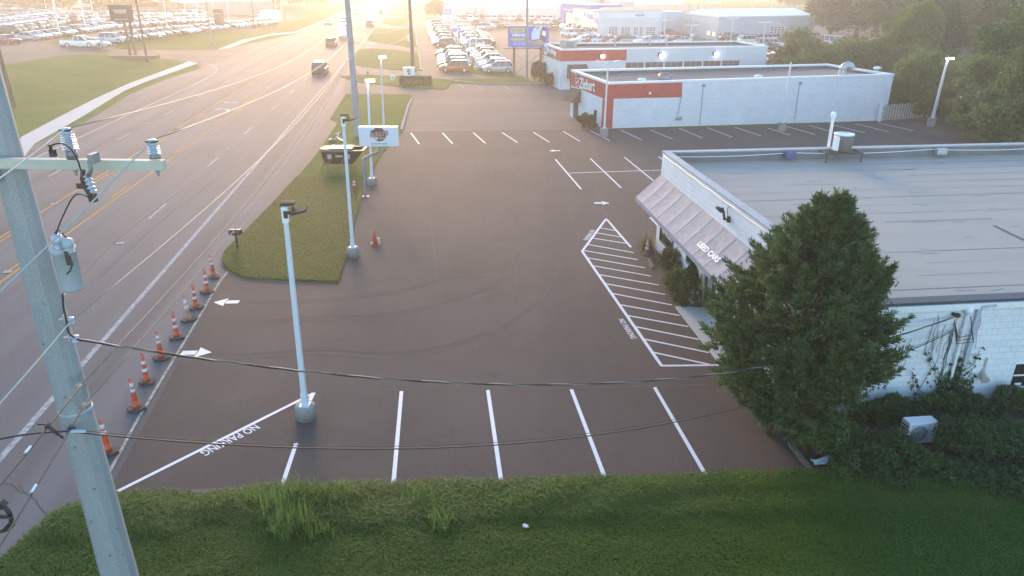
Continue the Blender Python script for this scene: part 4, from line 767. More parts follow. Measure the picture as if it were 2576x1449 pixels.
# ------------------------------------------------------------------ lamp posts
ORD = ['first', 'second', 'third', 'fourth', 'fifth', 'sixth', 'seventh', 'eighth', 'ninth', 'tenth', 'eleventh', 'twelfth', 'thirteenth', 'fourteenth', 'fifteenth', 'sixteenth', 'seventeenth', 'eighteenth', 'nineteenth', 'twentieth']
m_pole = M('pale painted steel', (.58, .61, .65), .45); m_base = M('grey concrete base', (.25, .245, .22), .9, var=(.17, .165, .15), scale=3, speck=(.32, .31, .28), sscale=30, bump=.3)
def lamp_post(base, top, label, head, round_base=True, w=.15, group='lamp posts round the fresh lot'):
    b = g(*base); zt_ = zat(top[1], b.y); xt = xat(top[0], b.y, zt_)
    t = thing('lamp_post', label, 'lamp post', b, 0, group); dx = xt-b.x
    if round_base: MB().lathe((0, 0, 0), [(.30, -.05), (.30, .42), (.285, .46)], 26).build('concrete_base', m_base, t, fixn=True)
    else: MB().prism([(.36*math.cos(a+PI/8), .36*math.sin(a+PI/8)) for a in np.linspace(0, 2*PI, 9)[:-1]], -.05, .72).build('concrete_base', m_base, t)
    hb_ = .46 if round_base else .72
    mb = MB(); V = []
    for z, k in ((hb_, 1), (zt_, .72)):
        for a in range(4): V.append((dx*z/zt_+w*k*.7071*math.cos(PI/4+a*PI/2), w*k*.7071*math.sin(PI/4+a*PI/2), z))
    mb.add(V, [(0, 1, 5, 4), (1, 2, 6, 5), (2, 3, 7, 6), (3, 0, 4, 7), (3, 2, 1, 0), (4, 5, 6, 7)]); mb.box((dx*hb_/zt_, 0, hb_+.015), (.3, .3, .03)); mb.box((dx*(hb_+.25)/zt_, 0, hb_+.22), (w*1.15, w*1.15, .4)); p_ = mb.build('pole', m_pole, t)
    mb = MB()
    for a in (-.11, .11):
        for c in (-.11, .11): mb.cyl((dx*hb_/zt_+a, c, hb_+.03), (dx*hb_/zt_+a, c, hb_+.09), .018, n=6)
    mb.join(MB().box((dx*.2/zt_+.06, -w*.6, hb_+.3), (.05, .02, .09)), 0); p_.data.materials.append(m_galv)
    if head == 'floods':
        MB().box((dx*.97, 0, zt_-.15), (w*1.0, w*1.0, .42)).build('pole_cap', m_whitem, t)
        mb = MB().box((.02, .24, .10), (.36, .26, .07), .1)
        for i in range(9): mb.box((-.14+.038*i, .24, .14), (.012, .24, .03), .1)
        mb.cyl((0, .05, .02), (0, .2, .08), .04, n=8); o = mb.build('floodlight', M('dark flood housing', (.035, .03, .028), .7), t); o.location = (dx, 0, zt_)
        mb = MB().box((.40, -.05, -.02), (.42, .26, .05), 0, 0, Matrix.Rotation(-.28, 3, 'Y') @ Matrix.Rotation(.2, 3, 'X')); mb.cyl((.05, -.02, -.1), (.28, -.04, -.05), .045, n=8); mb.box((.03, -.07, -.12), (.1, .05, .2)); mb.cyl((.22, 0, .0), (.24, 0, .09), .04, .03, 8); o = mb.build('floodlight', M('dark flood housing', (.035, .03, .028), .7), t); o.location = (dx, 0, zt_)
    elif head in ('white', 'violet'):
        o = MB().box((.14, .0, .10), (.62, .34, .12)).build('lamp_head', m_grey, t, .03); o.location = (dx, 0, zt_)
        l = MB().box((.16, -.05, .03), (.52, .32, .045)).box((.16, -.18, .10), (.5, .03, .1)).build('lamp_lens', m_lampw if head == 'white' else m_lampv, t); l.location = (dx, 0, zt_)
    elif head == 'twin':
        for s_ in (-1, 1):
            o = MB().tube([(0, 0, -.1), (s_*.25, 0, -.12), (s_*.5, 0, .0)], .03, 8).box((s_*.7, 0, .03), (.5, .26, .07), 0, 0, Matrix.Rotation(-.25*s_, 3, 'Y')).build('lamp_arm', m_pole, t); o.location = (dx, 0, zt_)
    else: MB().box((dx+.1, 0, zt_-.05), (.3, .1, .1)).build('bracket', m_dark, t)
    return t
lamp_post((771, 1052), (716, 527), 'tall white lamp post with two dark floodlights nearest the camera, beside NO PARKING lettering', 'floods')
lamp_post((889, 645), (863, 297), 'white lamp post with bent dark floodlights at the island edge, second from the camera', 'floods')
lamp_post((936, 466), (925, 206), 'white lamp post with a lit white head just left of the hanging sign', 'white')
lamp_post((966, 332), (958, 146), 'white lamp post with a lit head rising behind the white hanging sign', 'white')
lamp_post((1519, 344), (1530, 155), 'lamp post with twin unlit arms in front of the red corner pillar', 'twin', False)
lamp_post((1966, 329), (1990, 156), 'lamp post with bare top by the long white block wall', 'bare', False)
lamp_post((2341, 317), (2384, 149), 'lamp post with a violet-white lit head in front of the right-hand bushes', 'violet', False, .2)
# dealership lamp posts
def thin_lamp(base, top, label, group):
    b = g(*base); zt_ = zat(top[1], b.y); dx = xat(top[0], b.y, zt_)-b.x
    t = thing('lot_lamp', label, 'lamp post', b, 0, group); MB().cyl((0, 0, 0), (dx, 0, zt_), .13, .09, 8).cyl((0, 0, -.05), (0, 0, .5), .3, n=10).build('pole', m_whitem, t)
    MB().box((dx-.75, 0, zt_+.05), (1.1, .5, .16)).box((dx+.75, 0, zt_+.05), (1.1, .5, .16)).box((dx, 0, zt_), (.6, .12, .1)).build('lamp_head', m_whitem, t)
DL = [((1137, 99), (1136, 16)), ((1143.7, 101.7), (1142, 21)), ((1152, 112.8), (1150.8, 27)), ((1172, 144.5), (1170, 52)), ((1183, 161), (1182, 71)), ((1197.3, 176), (1197, 69)), ((1206.6, 52), (1206, 4)), ((1281, 64), (1281, 12)), ((1321, 65), (1321.7, 24)),
      ((1430, 77), (1430.5, 24)), ((1493, 92), (1498, 28)), ((1604, 112), (1609, 43)), ((1660, 106), (1664, 52)), ((1670, 100), (1675.5, 30)), ((1735, 114), (1740, 64)), ((1837, 108), (1845, 48)), ((1919, 122), (1925.5, 57)), ((2030, 66), (2035, 17)), ((1936, 60), (1942, 8)), ((1892, 50), (1897, 5)), ((1810, 34), (1813.5, 6))]
for i, (b, t_) in enumerate(DL): thin_lamp(b, t_, 'white T-headed lot lamp, %s from the left in the right-hand dealer lots' % (ORD[i] if i < 20 else 'last'), 'lamp posts in the right-hand dealer lots')
DLL = [((118.5, 34), (112, -1)), ((146, 73), (134, 11)), ((151, 93), (136.4, -1)), ((217, 80), (204, 6)), ((235, 41), (228, -3)), ((288, 46), (283.5, 4)), ((350, 33), (346, -5)), ((421.4, 68), (412, 2.5)), ((446, 37), (442, -2)), ((468, 39), (463, -4)), ((500.5, 57), (493.5, -3)), ((544, 66), (536.7, 14)), ((576, 48), (570, -5)), ((697, 54), (692, -3)), ((709, 50), (705, -3))]
for i, (b, t_) in enumerate(DLL): thin_lamp(b, t_, 'slim white lot lamp, %s from the left in the left-hand car lot' % ORD[i], 'lamp posts in the left-hand car lot')
# ------------------------------------------------------------------ utility poles and wires
m_cpole = M('galvanised pole', (.27, .285, .295), .6, .1, var=(.22, .24, .255), scale=2.5, stretch=(1, 1, .3), speck=(.33, .345, .35), sscale=45, bump=.1)
m_arm = M('pale green crossarm', (.50, .49, .40), .6, var=(.44, .435, .36), scale=3, stretch=(.4, 3, 3)); m_porc = M('glazed grey porcelain', (.36, .40, .50), .12, coat=.6); m_tank = M('blue grey tank paint', (.33, .38, .42), .45)
m_tan = M('weathered tan pole', (.17, .12, .085), .9, var=(.11, .08, .06), scale=2, stretch=(3, 3, .3)); m_cable = M('black cable', (.022, .021, .022), .6); m_alu = M('weathered aluminium wire', (.24, .235, .22), .5, .3); m_green = M('greenish wire', (.33, .39, .34), .5)
PX, PY = -7.61, 11.0; KP = 1.486
def near_x(u, v, Y): z = zat(v, Y); return xat(u, Y, z), z
zA = zat(411, PY-.40)
up = thing('utility_pole', 'thick pale grey utility pole in the left foreground carrying a crossarm and transformer', 'utility pole', (PX, PY, 0), 0, 'utility poles along the road')
mb = MB(); rr = lambda z: .332-.0127*z
V = []; zs_ = [-.2, 1, 2, 3, 4, 5, 6, 7, 8, 9, 11, 14]
for z in zs_:
    for i in range(12): a = 2*PI*i/12+.13; V.append((rr(z)*math.cos(a), rr(z)*math.sin(a), z))
mb.add(V, [(j*12+i, j*12+(i+1) % 12, (j+1)*12+(i+1) % 12, (j+1)*12+i) for j in range(len(zs_)-1) for i in range(12)]+[tuple((len(zs_)-1)*12+i for i in range(12))]); sh_ = mb.build('shaft', m_cpole, up)
for (a, z) in ((-1.5, 8.0), (-1.2, 7.3), (-1.9, 6.6), (-1.4, 5.6), (-1.6, 4.6), (-1.1, 3.7), (-1.8, 3.0), (-1.2, 2.2), (-.5, 2.1), (-.4, 2.7)):
    MB().cyl((rr(z)*math.cos(a)*.97, rr(z)*math.sin(a)*.97, z), (rr(z)*math.cos(a)*1.07, rr(z)*math.sin(a)*1.07, z), .02, n=8).build('bolt_hole', m_grey, sh_)
xe = near_x(411, 411, PY-.40)[0]-PX
arm = MB().box(((xe-2.6)/2, -.37, zA), (xe+2.6, .12, .145), 0, 0, Matrix.Rotation(.012, 3, 'Y')).build('crossarm', m_arm, up, .004)
MB().box((-.02, -.435, zA), (.22, .012, .15)).cyl((-.02, -.44, zA), (-.02, -.47, zA), .028, n=8).box((-.2, -.2, zA+.2), (.11, .3, .08)).box((-.12, -.2, zA-.22), (.13, .3, .16)).build('arm_bracket', m_galv, up)
def insulator(x, y, z, n, r=.105, h=.0336, bh=.12):
    mb = MB().lathe((x, y, z), [(.080, 0), (.074, bh)], 20); ins = mb.build('insulator_base', m_grey, up)
    pr = [(.06, bh)]
    for i in range(n): zz = bh+.004+h*i; k = r*(1.06-.02*i); pr += [(.046, zz), (k, zz+.005), (k*.97, zz+.011), (.046, zz+.019)]
    zz = bh+h*n; pr += [(.06, zz), (r*.97, zz+.01), (.05, zz+.04), (.042, zz+.055), (.062, zz+.062), (.058, zz+.08), (.02, zz+.085), (0, zz+.085)]
    MB().lathe((x, y, z), pr, 22).build('insulator', m_porc, ins); MB().tube([(x+.10, y-.02, z+zz+.055), (x+.05, y-.045, z+zz+.05), (x-.05, y-.045, z+zz+.05), (x-.1, y, z+zz+.055)], .012, 6).build('tie_wire', m_cable, ins)
    MB().cyl((x, y, z-.26), (x, y, z-.145), .018, n=8).box((x, y, z-.19), (.05, .05, .03)).build('stud', m_grey, ins); return z+zz+.07
i1x, i2x = near_x(180, 400, PY-.40)[0]-PX, near_x(389, 404, PY-.40)[0]-PX
zi1 = insulator(i1x, -.37, zA+.072, 7); zi2 = insulator(i2x, -.37, zA+.066, 4, .086, .034, .06)
def sm3(P, n=5):
    P = [Vector(p) for p in P]; out = []
    for i in range(len(P)-1):
        p0, p1, p2, p3 = [P[min(max(j, 0), len(P)-1)] for j in (i-1, i, i+1, i+2)]
        for k in range(n): t = k/n; out.append(.5*((2*p1)+(p2-p0)*t+(2*p0-5*p1+4*p2-p3)*t*t+(3*p1-p0-3*p2+p3)*t**3))
    return out+[P[-1]]
def npt(u, v, Y=PY-.59): x, z = near_x(u, v, Y); return Vector((x-PX, Y-PY, z))
c0, c1 = npt(215, 432), npt(234, 486); ax = (c0-c1).normalized(); cutb = MB().tube([npt(232, 400)+Vector((0, -.08, 0)), npt(238, 425)+Vector((0, -.1, 0)), c0+Vector((.05, -.04, -.05))], .03, 8).box(npt(236, 398), (.07, .2, .14)).build('fuse_cutout', m_grey, up)
MB().lathe(c1-Vector((0, .0, 0)), sum([[(.034, d), (.064, d+.012), (.058, d+.022), (.034, d+.04)] for d in np.arange(0.01, .30, .058)], []), 18, axis=ax).build('cutout_insulator', m_porc, cutb)
MB().tube([c0+Vector((0, -.05, .03)), npt(207, 452), npt(214, 470), c1+Vector((.0, -.08, -.03))], .032, 8).box(c1+Vector((0, -.03, -.06)), (.09, .09, .12)).box(npt(207, 466), (.12, .1, .08)).build('fuse_link', m_dark, cutb)
q48 = Q(0, 306.7, .124); lp = [q48(*p) for p in ((1070, 590), (1080, 520), (1150, 440), (1270, 400), (1400, 405), (1520, 470), (1620, 610), (1670, 760), (1700, 950))]
MB().tube(sm3([npt(*p)+Vector((0, -.05-.1*math.sin(i*.35), 0)) for i, p in enumerate(lp)]), .011, 6).build('jumper_wire', m_cable, up)
MB().tube([npt(*p) for p in ((123, 364), (128, 372), (133, 382), (137, 392))], .02, 6).box(npt(133, 385), (.07, .07, .1)).build('wire_clamp', m_dark, up)
# transformer
tc_ = npt(161, 676, PY-.48); t0_, t1_ = npt(152, 622, PY-.53), npt(166, 732, PY-.53); zt0, zt1 = t0_.z, t1_.z; tx, ty, tr = (t0_.x+t1_.x)/2+.02, -.45, .165
tf = MB().lathe((tx, ty, zt1), [(tr*.94, 0), (tr, .03), (tr, zt0-zt1-.12), (tr*1.1, zt0-zt1-.11), (tr*1.1, zt0-zt1-.04), (tr*.98, zt0-zt1), (0, zt0-zt1+.03)], 28).build('transformer', m_tank, up)
b0, b1 = npt(147, 616, PY-.59), npt(174, 626, PY-.63)
for p, h_ in ((b0, .18), (b1, .22)):
    pr = [(.045, 0)]+sum([[(.055, d), (.075, d+.01), (.055, d+.025)] for d in (.0, .03, .06)], [])+[(.078, .10), (.082, .115), (.075, .2), (.045, .225), (0, .23)]
    MB().lathe(p-Vector((0, 0, .06)), pr, 18).build('bushing', m_porc if h_ < .2 else m_tank, tf)
MB().box(npt(170, 650, PY-.70), (.05, .03, .22)).tube([npt(176, 645, PY-.70), npt(182, 665, PY-.73), npt(176, 682, PY-.73), npt(169, 689, PY-.71)], .014, 6).build('arrester_strap', m_dark, tf)
MB().tube(sm3([c1+Vector((.0, -.08, -.05)), npt(190, 490), npt(160, 540), npt(143, 585), npt(145, 612, PY-.59)]), .011, 6).build('jumper_wire', m_cable, up)
MB().tube(sm3([npt(147, 612, PY-.59), npt(137, 595, PY-.59), npt(146, 578, PY-.59), npt(165, 597, PY-.62), npt(172, 618, PY-.63)]), .009, 6).build('jumper_wire', m_cable, up)
MB().tube(sm3([npt(157, 738, PY-.56), npt(160, 775, PY-.56), npt(166, 800, PY-.56), npt(172, 835, PY-.59), npt(188, 850, PY-.59)]), .016, 6).build('riser_cable', m_cable, up)
for u, v in ((178, 806), (190, 851)):
    p = npt(u, v, PY-.42); MB().box(p+Vector((-.1, .04, .0)), (.22, .05, .02)).box(p+Vector((-.12, .05, 0)), (.03, .06, .14)).build('spool_bracket', m_galv, up)
    MB().lathe(p+Vector((.01, -.02, -.06)), [(.03, 0), (.06, .01), (.06, .04), (.035, .06), (.06, .08), (.06, .11), (.03, .12)], 16).build('spool_insulator', m_porc, up)
for u, v in ((203, 972), (213, 1020)): MB().box(npt(u, v, PY-.38), (.14, .12, .06)).cyl(npt(u-2, v+3, PY-.28), npt(u-2, v+3, PY-.50), .03, n=8).build('cable_clamp', m_grey, up)
for i in range(2):
    z = npt(200, 1040, PY-.28).z-.1+.02*i; MB().lathe((0, 0, z), [(rr(z)+.006, 0), (rr(z)+.008, .02)], 24).build('pole_band', m_galv, up)
MB().box(npt(196, 1085, PY-.48), (.26, .02, .05)).build('tag_sleeve', M('pale blue sleeve', (.4, .55, .65), .5), up)
# the other poles
def big_pole(u, v, label, r0, r1, H, mat, name='utility_pole', lean=0, arm=False, group='utility poles along the road'):
    b = g(u, v); t = thing(name, label, 'utility pole', b, 0, group); MB().cyl((0, 0, -.2), (lean*H, 0, H), r0, r1, 14).build('shaft', mat, t)
    if arm: MB().box((lean*H*.8, -r1, H*.8), (2.6, .12, .14)).build('crossarm', m_arm, t)
    return b
b2 = big_pole(901, 344, 'thick grey utility pole rising past the top of the picture behind the hanging sign', .29, .19, 15.5, M('far galvanised pole', (.33, .32, .33), .6, var=(.27, .26, .27), scale=2))
b3 = big_pole(1039, 176, 'brown utility pole rising past the top of the picture beside the small white pylon sign', .27, .2, 15, m_tan)
big_pole(1325, 204, 'slim grey-brown pole standing in front of the hiring billboard', .17, .12, 14, M('grey brown pole', (.28, .24, .21), .8))
big_pole(36, 268, 'brown wooden pole at the left edge of the picture, behind the thick grey pole', .2, .15, 15, m_tan, lean=-.02)
big_pole(370, 154, 'brown wooden pole right of the dark dealer sign on the left lawn', .2, .13, 9.8, m_tan)
big_pole(535, 113, 'pale grey pole on the verge left of the tall dark pylon sign', .2, .14, 12, M('pale grey pole', (.36, .33, .30), .8))
big_pole(641, 74, 'tan pole carrying looped wires at the far end of the left car lot', .18, .14, 9, m_tan)
big_pole(719.6, 63, 'thin short tan pole on the far left verge', .12, .1, 5.5, m_tan)
big_pole(1019, 39, 'thin distant pole on the right-hand lawns, beside the far road', .16, .12, 11, m_tan)
def wire(a, b, sag, r, mat, label, name='power_line', n=28, tw=0, group='overhead wires'):
    a, b = Vector(a), Vector(b); P = []
    for i in range(n+1): t = i/n; p = a.lerp(b, t); p.z -= 4*sag*t*(1-t); P.append(p-a)
    mb = MB()
    if tw:
        L_ = (b-a).length
        for k in range(3): mb.tube([P[0].lerp(P[-1], i/(n*6))+Vector((0, 0, -4*sag*(i/(n*6))*(1-i/(n*6))))+Vector((0, math.cos(i/(n*6)*L_*tw+k*2.09)*r*1.3, math.sin(i/(n*6)*L_*tw+k*2.09)*r*1.3)) for i in range(n*6+1)], r, 5, 1 if k == 0 else 0)
    else: mb.tube(P, r, 6)
    o = mb.build(name, [mat, m_alu] if tw else mat); o.location = a; return tag(o, label, 'power line', group)
W3 = lambda p: Vector((PX, PY, 0))+p
z2w = lambda v: zat(v, b2.y); B2 = lambda v, dx=0: Vector((b2.x+dx, b2.y, z2w(v))); B3 = lambda v: Vector((b3.x, b3.y, zat(v, b3.y)))
i1, i2 = Vector((PX+i1x, PY-.38, zi1)), Vector((PX+i2x, PY-.38, zi2)); back = lambda p, u, v: (lambda Y: Vector((xat(u, Y, zat(v, Y)), Y, zat(v, Y))))(1.6)
wire(i1, B2(62, -.9), .75, .008, m_alu, 'bare wire from the taller porcelain insulator along the road')
wire(i2, B2(70, .5), .75, .008, m_alu, 'bare wire from the short insulator at the crossarm tip along the road')
def toward(p, u, v, Y): return Vector((xat(u, Y, zat(v, Y)), Y, zat(v, Y)))
wire(i1, toward(i1, -90, 510, 7.7), .02, .011, m_green, 'greenish wire running left from the taller insulator past the pole')
wire(i2, toward(i2, -60, 790, 6.8), .03, .011, m_green, 'greenish wire running from the short insulator down past the pole')
sp1, sp2 = W3(npt(180, 806, PY-.45)), W3(npt(192, 853, PY-.46))
wire(sp1, B2(112, .3), .85, .008, m_alu, 'thin neutral wire from the upper spool insulator along the road')
wire(sp1, toward(sp1, -60, 1080, 7.6), .02, .013, m_green, 'greenish wire from the upper spool running to the lower left edge')
k1, k2 = W3(npt(206, 966, PY-.42)), W3(npt(215, 1014, PY-.45))
wire(k1, B2(106, .35), 1.0, .022, M('brown cable bundle', (.20, .17, .14), .7), 'thick cable bundle from the upper clamp along the road', 'telephone_cable')
wire(k2, B2(110, .45), 1.0, .016, M('brown cable bundle'), 'thinner cable from the lower clamp along the road', 'telephone_cable')
wire(k1, toward(k1, -60, 1290, 6.9), .02, .016, m_cable, 'dark cable from the upper clamp running to the lower left', 'telephone_cable')
wire(k2, toward(k2, -30, 1420, 6.6), .02, .014, m_cable, 'dark cable from the lower clamp running to the bottom left corner', 'telephone_cable')
for (a, b, dx) in ((62, 50, -.5), (70, 55, 0), (106, 84, .1)): wire(B2(a, dx), B3(b), .8, .02, m_alu, 'pale wire between the two far poles, %s of the three' % {62: 'top', 70: 'middle', 106: 'lowest'}[a])
mast = Ws.pt(xm, zS-.36, .2); anc = Ws.pt(sp(610, 160)[0], sp(610, 160)[1], .1); anc2 = Ws.pt(sp(620, 290)[0], sp(620, 290)[1], .1)
def fit_sag(a, b, u, v):
    best = (1e9, 0)
    for s_ in np.linspace(.1, 3, 117):
        for t in np.linspace(.1, .9, 81):
            p = a.lerp(b, t); z = p.z-4*s_*t*(1-t); dep = p.y*cP+(HC-z)*sP; uu = CX+F*p.x/dep; vv = CY+F*((HC-z)*cP-p.y*sP)/dep
            e = (uu-u)**2+(vv-v)**2
            if e < best[0]: best = (e, s_)
    return best[1]
wire(sp2, anc, fit_sag(sp2, anc, 1290, 968), .0105, m_cable, 'twisted black service cable sagging across the lot to the office wall', 'service_cable', tw=4.4, n=40)
k3 = W3(npt(166, 1085, PY-.42)); s3 = fit_sag(k3, anc2, 1130, 1125)
wire(k3, anc2, s3, .014, m_cable, 'lower thick black cable crossing the lot to the office wall', 'telephone_cable', n=40)
wire(k3+Vector((0, 0, .05)), anc2+Vector((0, 0, .06)), s3-.02, .007, m_cable, 'thin black cable just above the lower thick cable', 'telephone_cable', n=40)
wire(k3, toward(k3, -70, 1122, 10.4), -.06, .018, m_cable, 'black cable running left from the pole at the lower clamp', 'telephone_cable')
mb = MB().tube([W3(npt(*p, PY-.59))-W3(npt(166, 1100, PY-.59)) for p in ((95, 1067), (120, 1068), (140, 1085), (155, 1100), (162, 1104), (168, 1095), (172, 1080), (190, 1076))], .016, 6).tube([W3(npt(*p, PY-.62))-W3(npt(166, 1100, PY-.59)) for p in ((110, 1066), (125, 1080), (140, 1092), (158, 1099))], .012, 6)
o = mb.build('cable_splice', m_cable); o.location = W3(npt(166, 1100, PY-.59)); tag(o, 'black spliced cables looping round the thick grey pole near its lower clamp', 'cable')
# snowshoe cable loop in the lower left corner
lc = toward(None, -18, 1297, 9.2); o = thing('cable_storage_loop', 'dark round cable storage loop at the lower left edge of the picture', 'cable loop', lc)
P = [(.275*math.cos(a), 0, .305*math.sin(a)) for a in np.linspace(0, 2*PI, 33)]; MB().tube(P, .036, 8).build('ring', m_black, o); MB().box((0, 0, -.01), (.54, .04, .07)).build('spoke', m_black, o)
for a in (.75, 2.2, 3.9, 5.5): MB().box((.28*math.cos(a), 0, .31*math.sin(a)), (.1, .1, .1), 0, 0, Matrix.Rotation(-a, 3, 'Y')).build('clip', m_black, o)
# sleeves and clamps strung on the near cables
def lerp_on(a, b, u):
    best = None
    for t in np.linspace(0, 1, 400):
        p = a.lerp(b, t); dep = p.y*cP+(HC-p.z)*sP; uu = CX+F*p.x/dep
        if best is None or abs(uu-u) < best[0]: best = (abs(uu-u), p)
    return best[1]
for a, b, us in ((k1, toward(k1, -60, 1290, 6.9), (120, 70)), (k2, toward(k2, -30, 1420, 6.6), (178, 85))):
    for u in us:
        p = lerp_on(a, b, u); d = (b-a).normalized()
        if u in (70, 85): o = MB().cyl(-d*.09, d*.09, .02, n=8).build('marker_sleeve', M('pale blue sleeve')); lab = 'pale blue marker sleeve on the %s dark cable at the lower left' % ('upper' if u == 70 else 'lower')
        else: o = MB().box((0, 0, 0), (.05, .05, .05)).cyl((-.03, 0, -.03), (.03, 0, .03), .03, n=8).build('line_clamp', m_dark); lab = 'small dark clamp on the %s cable beside the thick grey pole' % ('upper' if u == 120 else 'lower')
        o.location = p; tag(o, lab, 'cable clip')
# ------------------------------------------------------------------ signs
def flatface(mb, c, hw, hh, y=0., mi=0): mb.add([(c[0]-hw, y, c[1]-hh), (c[0]+hw, y, c[1]-hh), (c[0]+hw, y, c[1]+hh), (c[0]-hw, y, c[1]+hh)], [(0, 1, 2, 3)], mi); return mb
b = g(919, 495); t = thing('hanging_sign', 'white rectangular shop sign on a cranked grey post between island and lot', 'sign', b)
L3 = lambda u, v: Vector((xat(u, b.y, zat(v, b.y))-b.x, 0, zat(v, b.y)))
p0, p1, p2, p3 = L3(915, 398), L3(955, 381), L3(956, 365), None
mb = MB().cyl((0, 0, -.1), p0, .09, n=10).cyl(p0, p1, .085, n=10).cyl(p1, L3(956, 360), .09, n=10).box((0, 0, .02), (.45, .3, .04)); mb.build('post', M('grey violet post', (.20, .185, .25), .5), t)
c0_, c1_ = L3(906, 367), L3(1001, 318); cx_, cz_ = (c0_.x+c1_.x)/2, (c0_.z+c1_.z)/2; hw_, hh_ = (c1_.x-c0_.x)/2, (c1_.z-c0_.z)/2
box = MB().box((cx_, 0, cz_), (hw_*2, .32, hh_*2)).build('sign_box', M('white sign box', (.72, .72, .72), .35), t, .02); mb = flatface(MB(), (cx_, cz_), hw_*.96, hh_*.94, -.165); mb.build('sign_face', M('pale sign face', (.62, .67, .74), .3), box)
lw = MB().lathe((cx_+hw_*.05, -.168, cz_+hh_*.18), [(hh_*.66, 0), (hh_*.64, .008), (0, .012)], 28, axis=Vector((0, -1, 0))).build('sign_roundel', M('maroon brown print', (.12, .055, .045), .5), box)
mb = MB().add([(cx_+hw_*a, -.185, cz_+hh_*c) for a, c in ((-.40, .62), (-.34, .40), (.34, .40), (.44, .62), (.30, .66), (.20, .88), (-.14, .90), (-.24, .68))], [tuple(range(8))]); mb.build('car_print', M('dark brown print', (.06, .03, .026), .5), box)
sx = (1, 0, 0); su = (0, 0, 1); dr_ = M('dark red print', (.20, .05, .045), .5); dk = M('print black', (.03, .025, .028), .5)
text('lettering', "SULLY'S", (cx_-hw_*.43, -.19, cz_+hh_*-.08), (1, 0, .12), su, hh_*.50, hw_*.96, M('silver print', (.50, .44, .42), .5), box, bold=.06, lift=.006); text('lettering', "SULLY'S", (cx_-hw_*.43, -.2, cz_+hh_*-.06), (1, 0, .12), su, hh_*.46, hw_*.94, dr_, box, bold=.015, lift=.01)
text('lettering', 'MOTOR', (cx_-hw_*.44, -.19, cz_-hh_*.36), (1, 0, .12), su, hh_*.24, hw_*.42, m_whitem, box, bold=.05, lift=.008); text('lettering', 'Sports', (cx_+hw_*.02, -.19, cz_-hh_*.34), (1, 0, .12), su, hh_*.30, hw_*.42, M('silver print'), box, bold=.02, lift=.008, shear=.25)
text('lettering', '(513) 874-3333', (cx_-hw_*.38, -.17, cz_-hh_*.84), sx, su, hh_*.2, hw_*.80, dk, box, bold=.02, lift=.004)
# small pylon sign
b = g(1030, 211); t = thing('pylon_sign', 'small white pylon sign with a red shield emblem above a changeable letter board', 'sign', b); L3 = lambda u, v, b=b: Vector((xat(u, b.y, zat(v, b.y))-b.x, 0, zat(v, b.y)))
a0, a1 = L3(1015.5, 204), L3(1043, 169); dv = L3(1030, 192.3).z; cx_ = (a0.x+a1.x)/2; hw_ = (a1.x-a0.x)/2
MB().box((cx_, .25, a1.z/2), (.2, .2, a1.z-.2)).build('post', m_grey, t); bx = MB().box((cx_, 0, (a0.z+a1.z)/2), (hw_*2, .35, a1.z-a0.z)).build('sign_box', m_whitem, t, .02)
MB().box((cx_, -.18, dv), (hw_*2, .02, .05)).build('divider', m_grey, bx); zc = dv+(a1.z-dv)*.46; hS_ = (a1.z-dv)*.30
sh_poly = lambda k, y: [(cx_+a*hS_*k, y, zc+c*hS_*k) for a, c in ((-.6, .75), (-.62, .1), (-.45, -.5), (0, -.95), (.45, -.5), (.62, .1), (.6, .75))]
MB().add(sh_poly(1.12, -.181), [tuple(range(7))]).build('shield_emblem', m_grey, bx); MB().add(sh_poly(1, -.186), [tuple(range(7))]).build('shield_field', M('bright red print', (.5, .05, .08), .5), bx); MB().add([(cx_-.6*hS_, -.19, zc-.35*hS_), (cx_+.6*hS_, -.19, zc+.1*hS_), (cx_+.6*hS_, -.19, zc+.45*hS_), (cx_-.6*hS_, -.19, zc)], [(0, 1, 2, 3)]).build('shield_stripe', m_whitem, bx)
MB().lathe((cx_, -.19, zc+.95*hS_), [(.3*hS_, -.3*hS_), (.32*hS_, .2*hS_), (0, .4*hS_)], 10).build('helmet_emblem', m_grey, bx)
for s_, k in (('TINT ON SALE', .55), ('STARTING NOW', .10)): text('lettering', s_, (cx_-hw_*.9, -.185, a0.z+(dv-a0.z)*k), sx, su, (dv-a0.z)*.32, hw_*1.8, dk, bx, bold=.01)
b = g(989, 208); t = thing('yard_sign', 'small white yard sign with blue lines on the lawn left of the pylon sign', 'sign', b); MB().box((0, 0, .62), (.62, .03, .55), 0, 0, Matrix.Rotation(.12, 3, 'Y')).build('panel', m_whitem, t); MB().box((-.25, 0, .2), (.02, .02, .4)).box((.25, 0, .2), (.02, .02, .4)).build('frame', m_grey, t)
for i in range(3): MB().box((.02*i, -.02, .78-.16*i), (.45, .01, .07), 0, 0, Matrix.Rotation(.12, 3, 'Y')).build('print', m_bluesign, t)
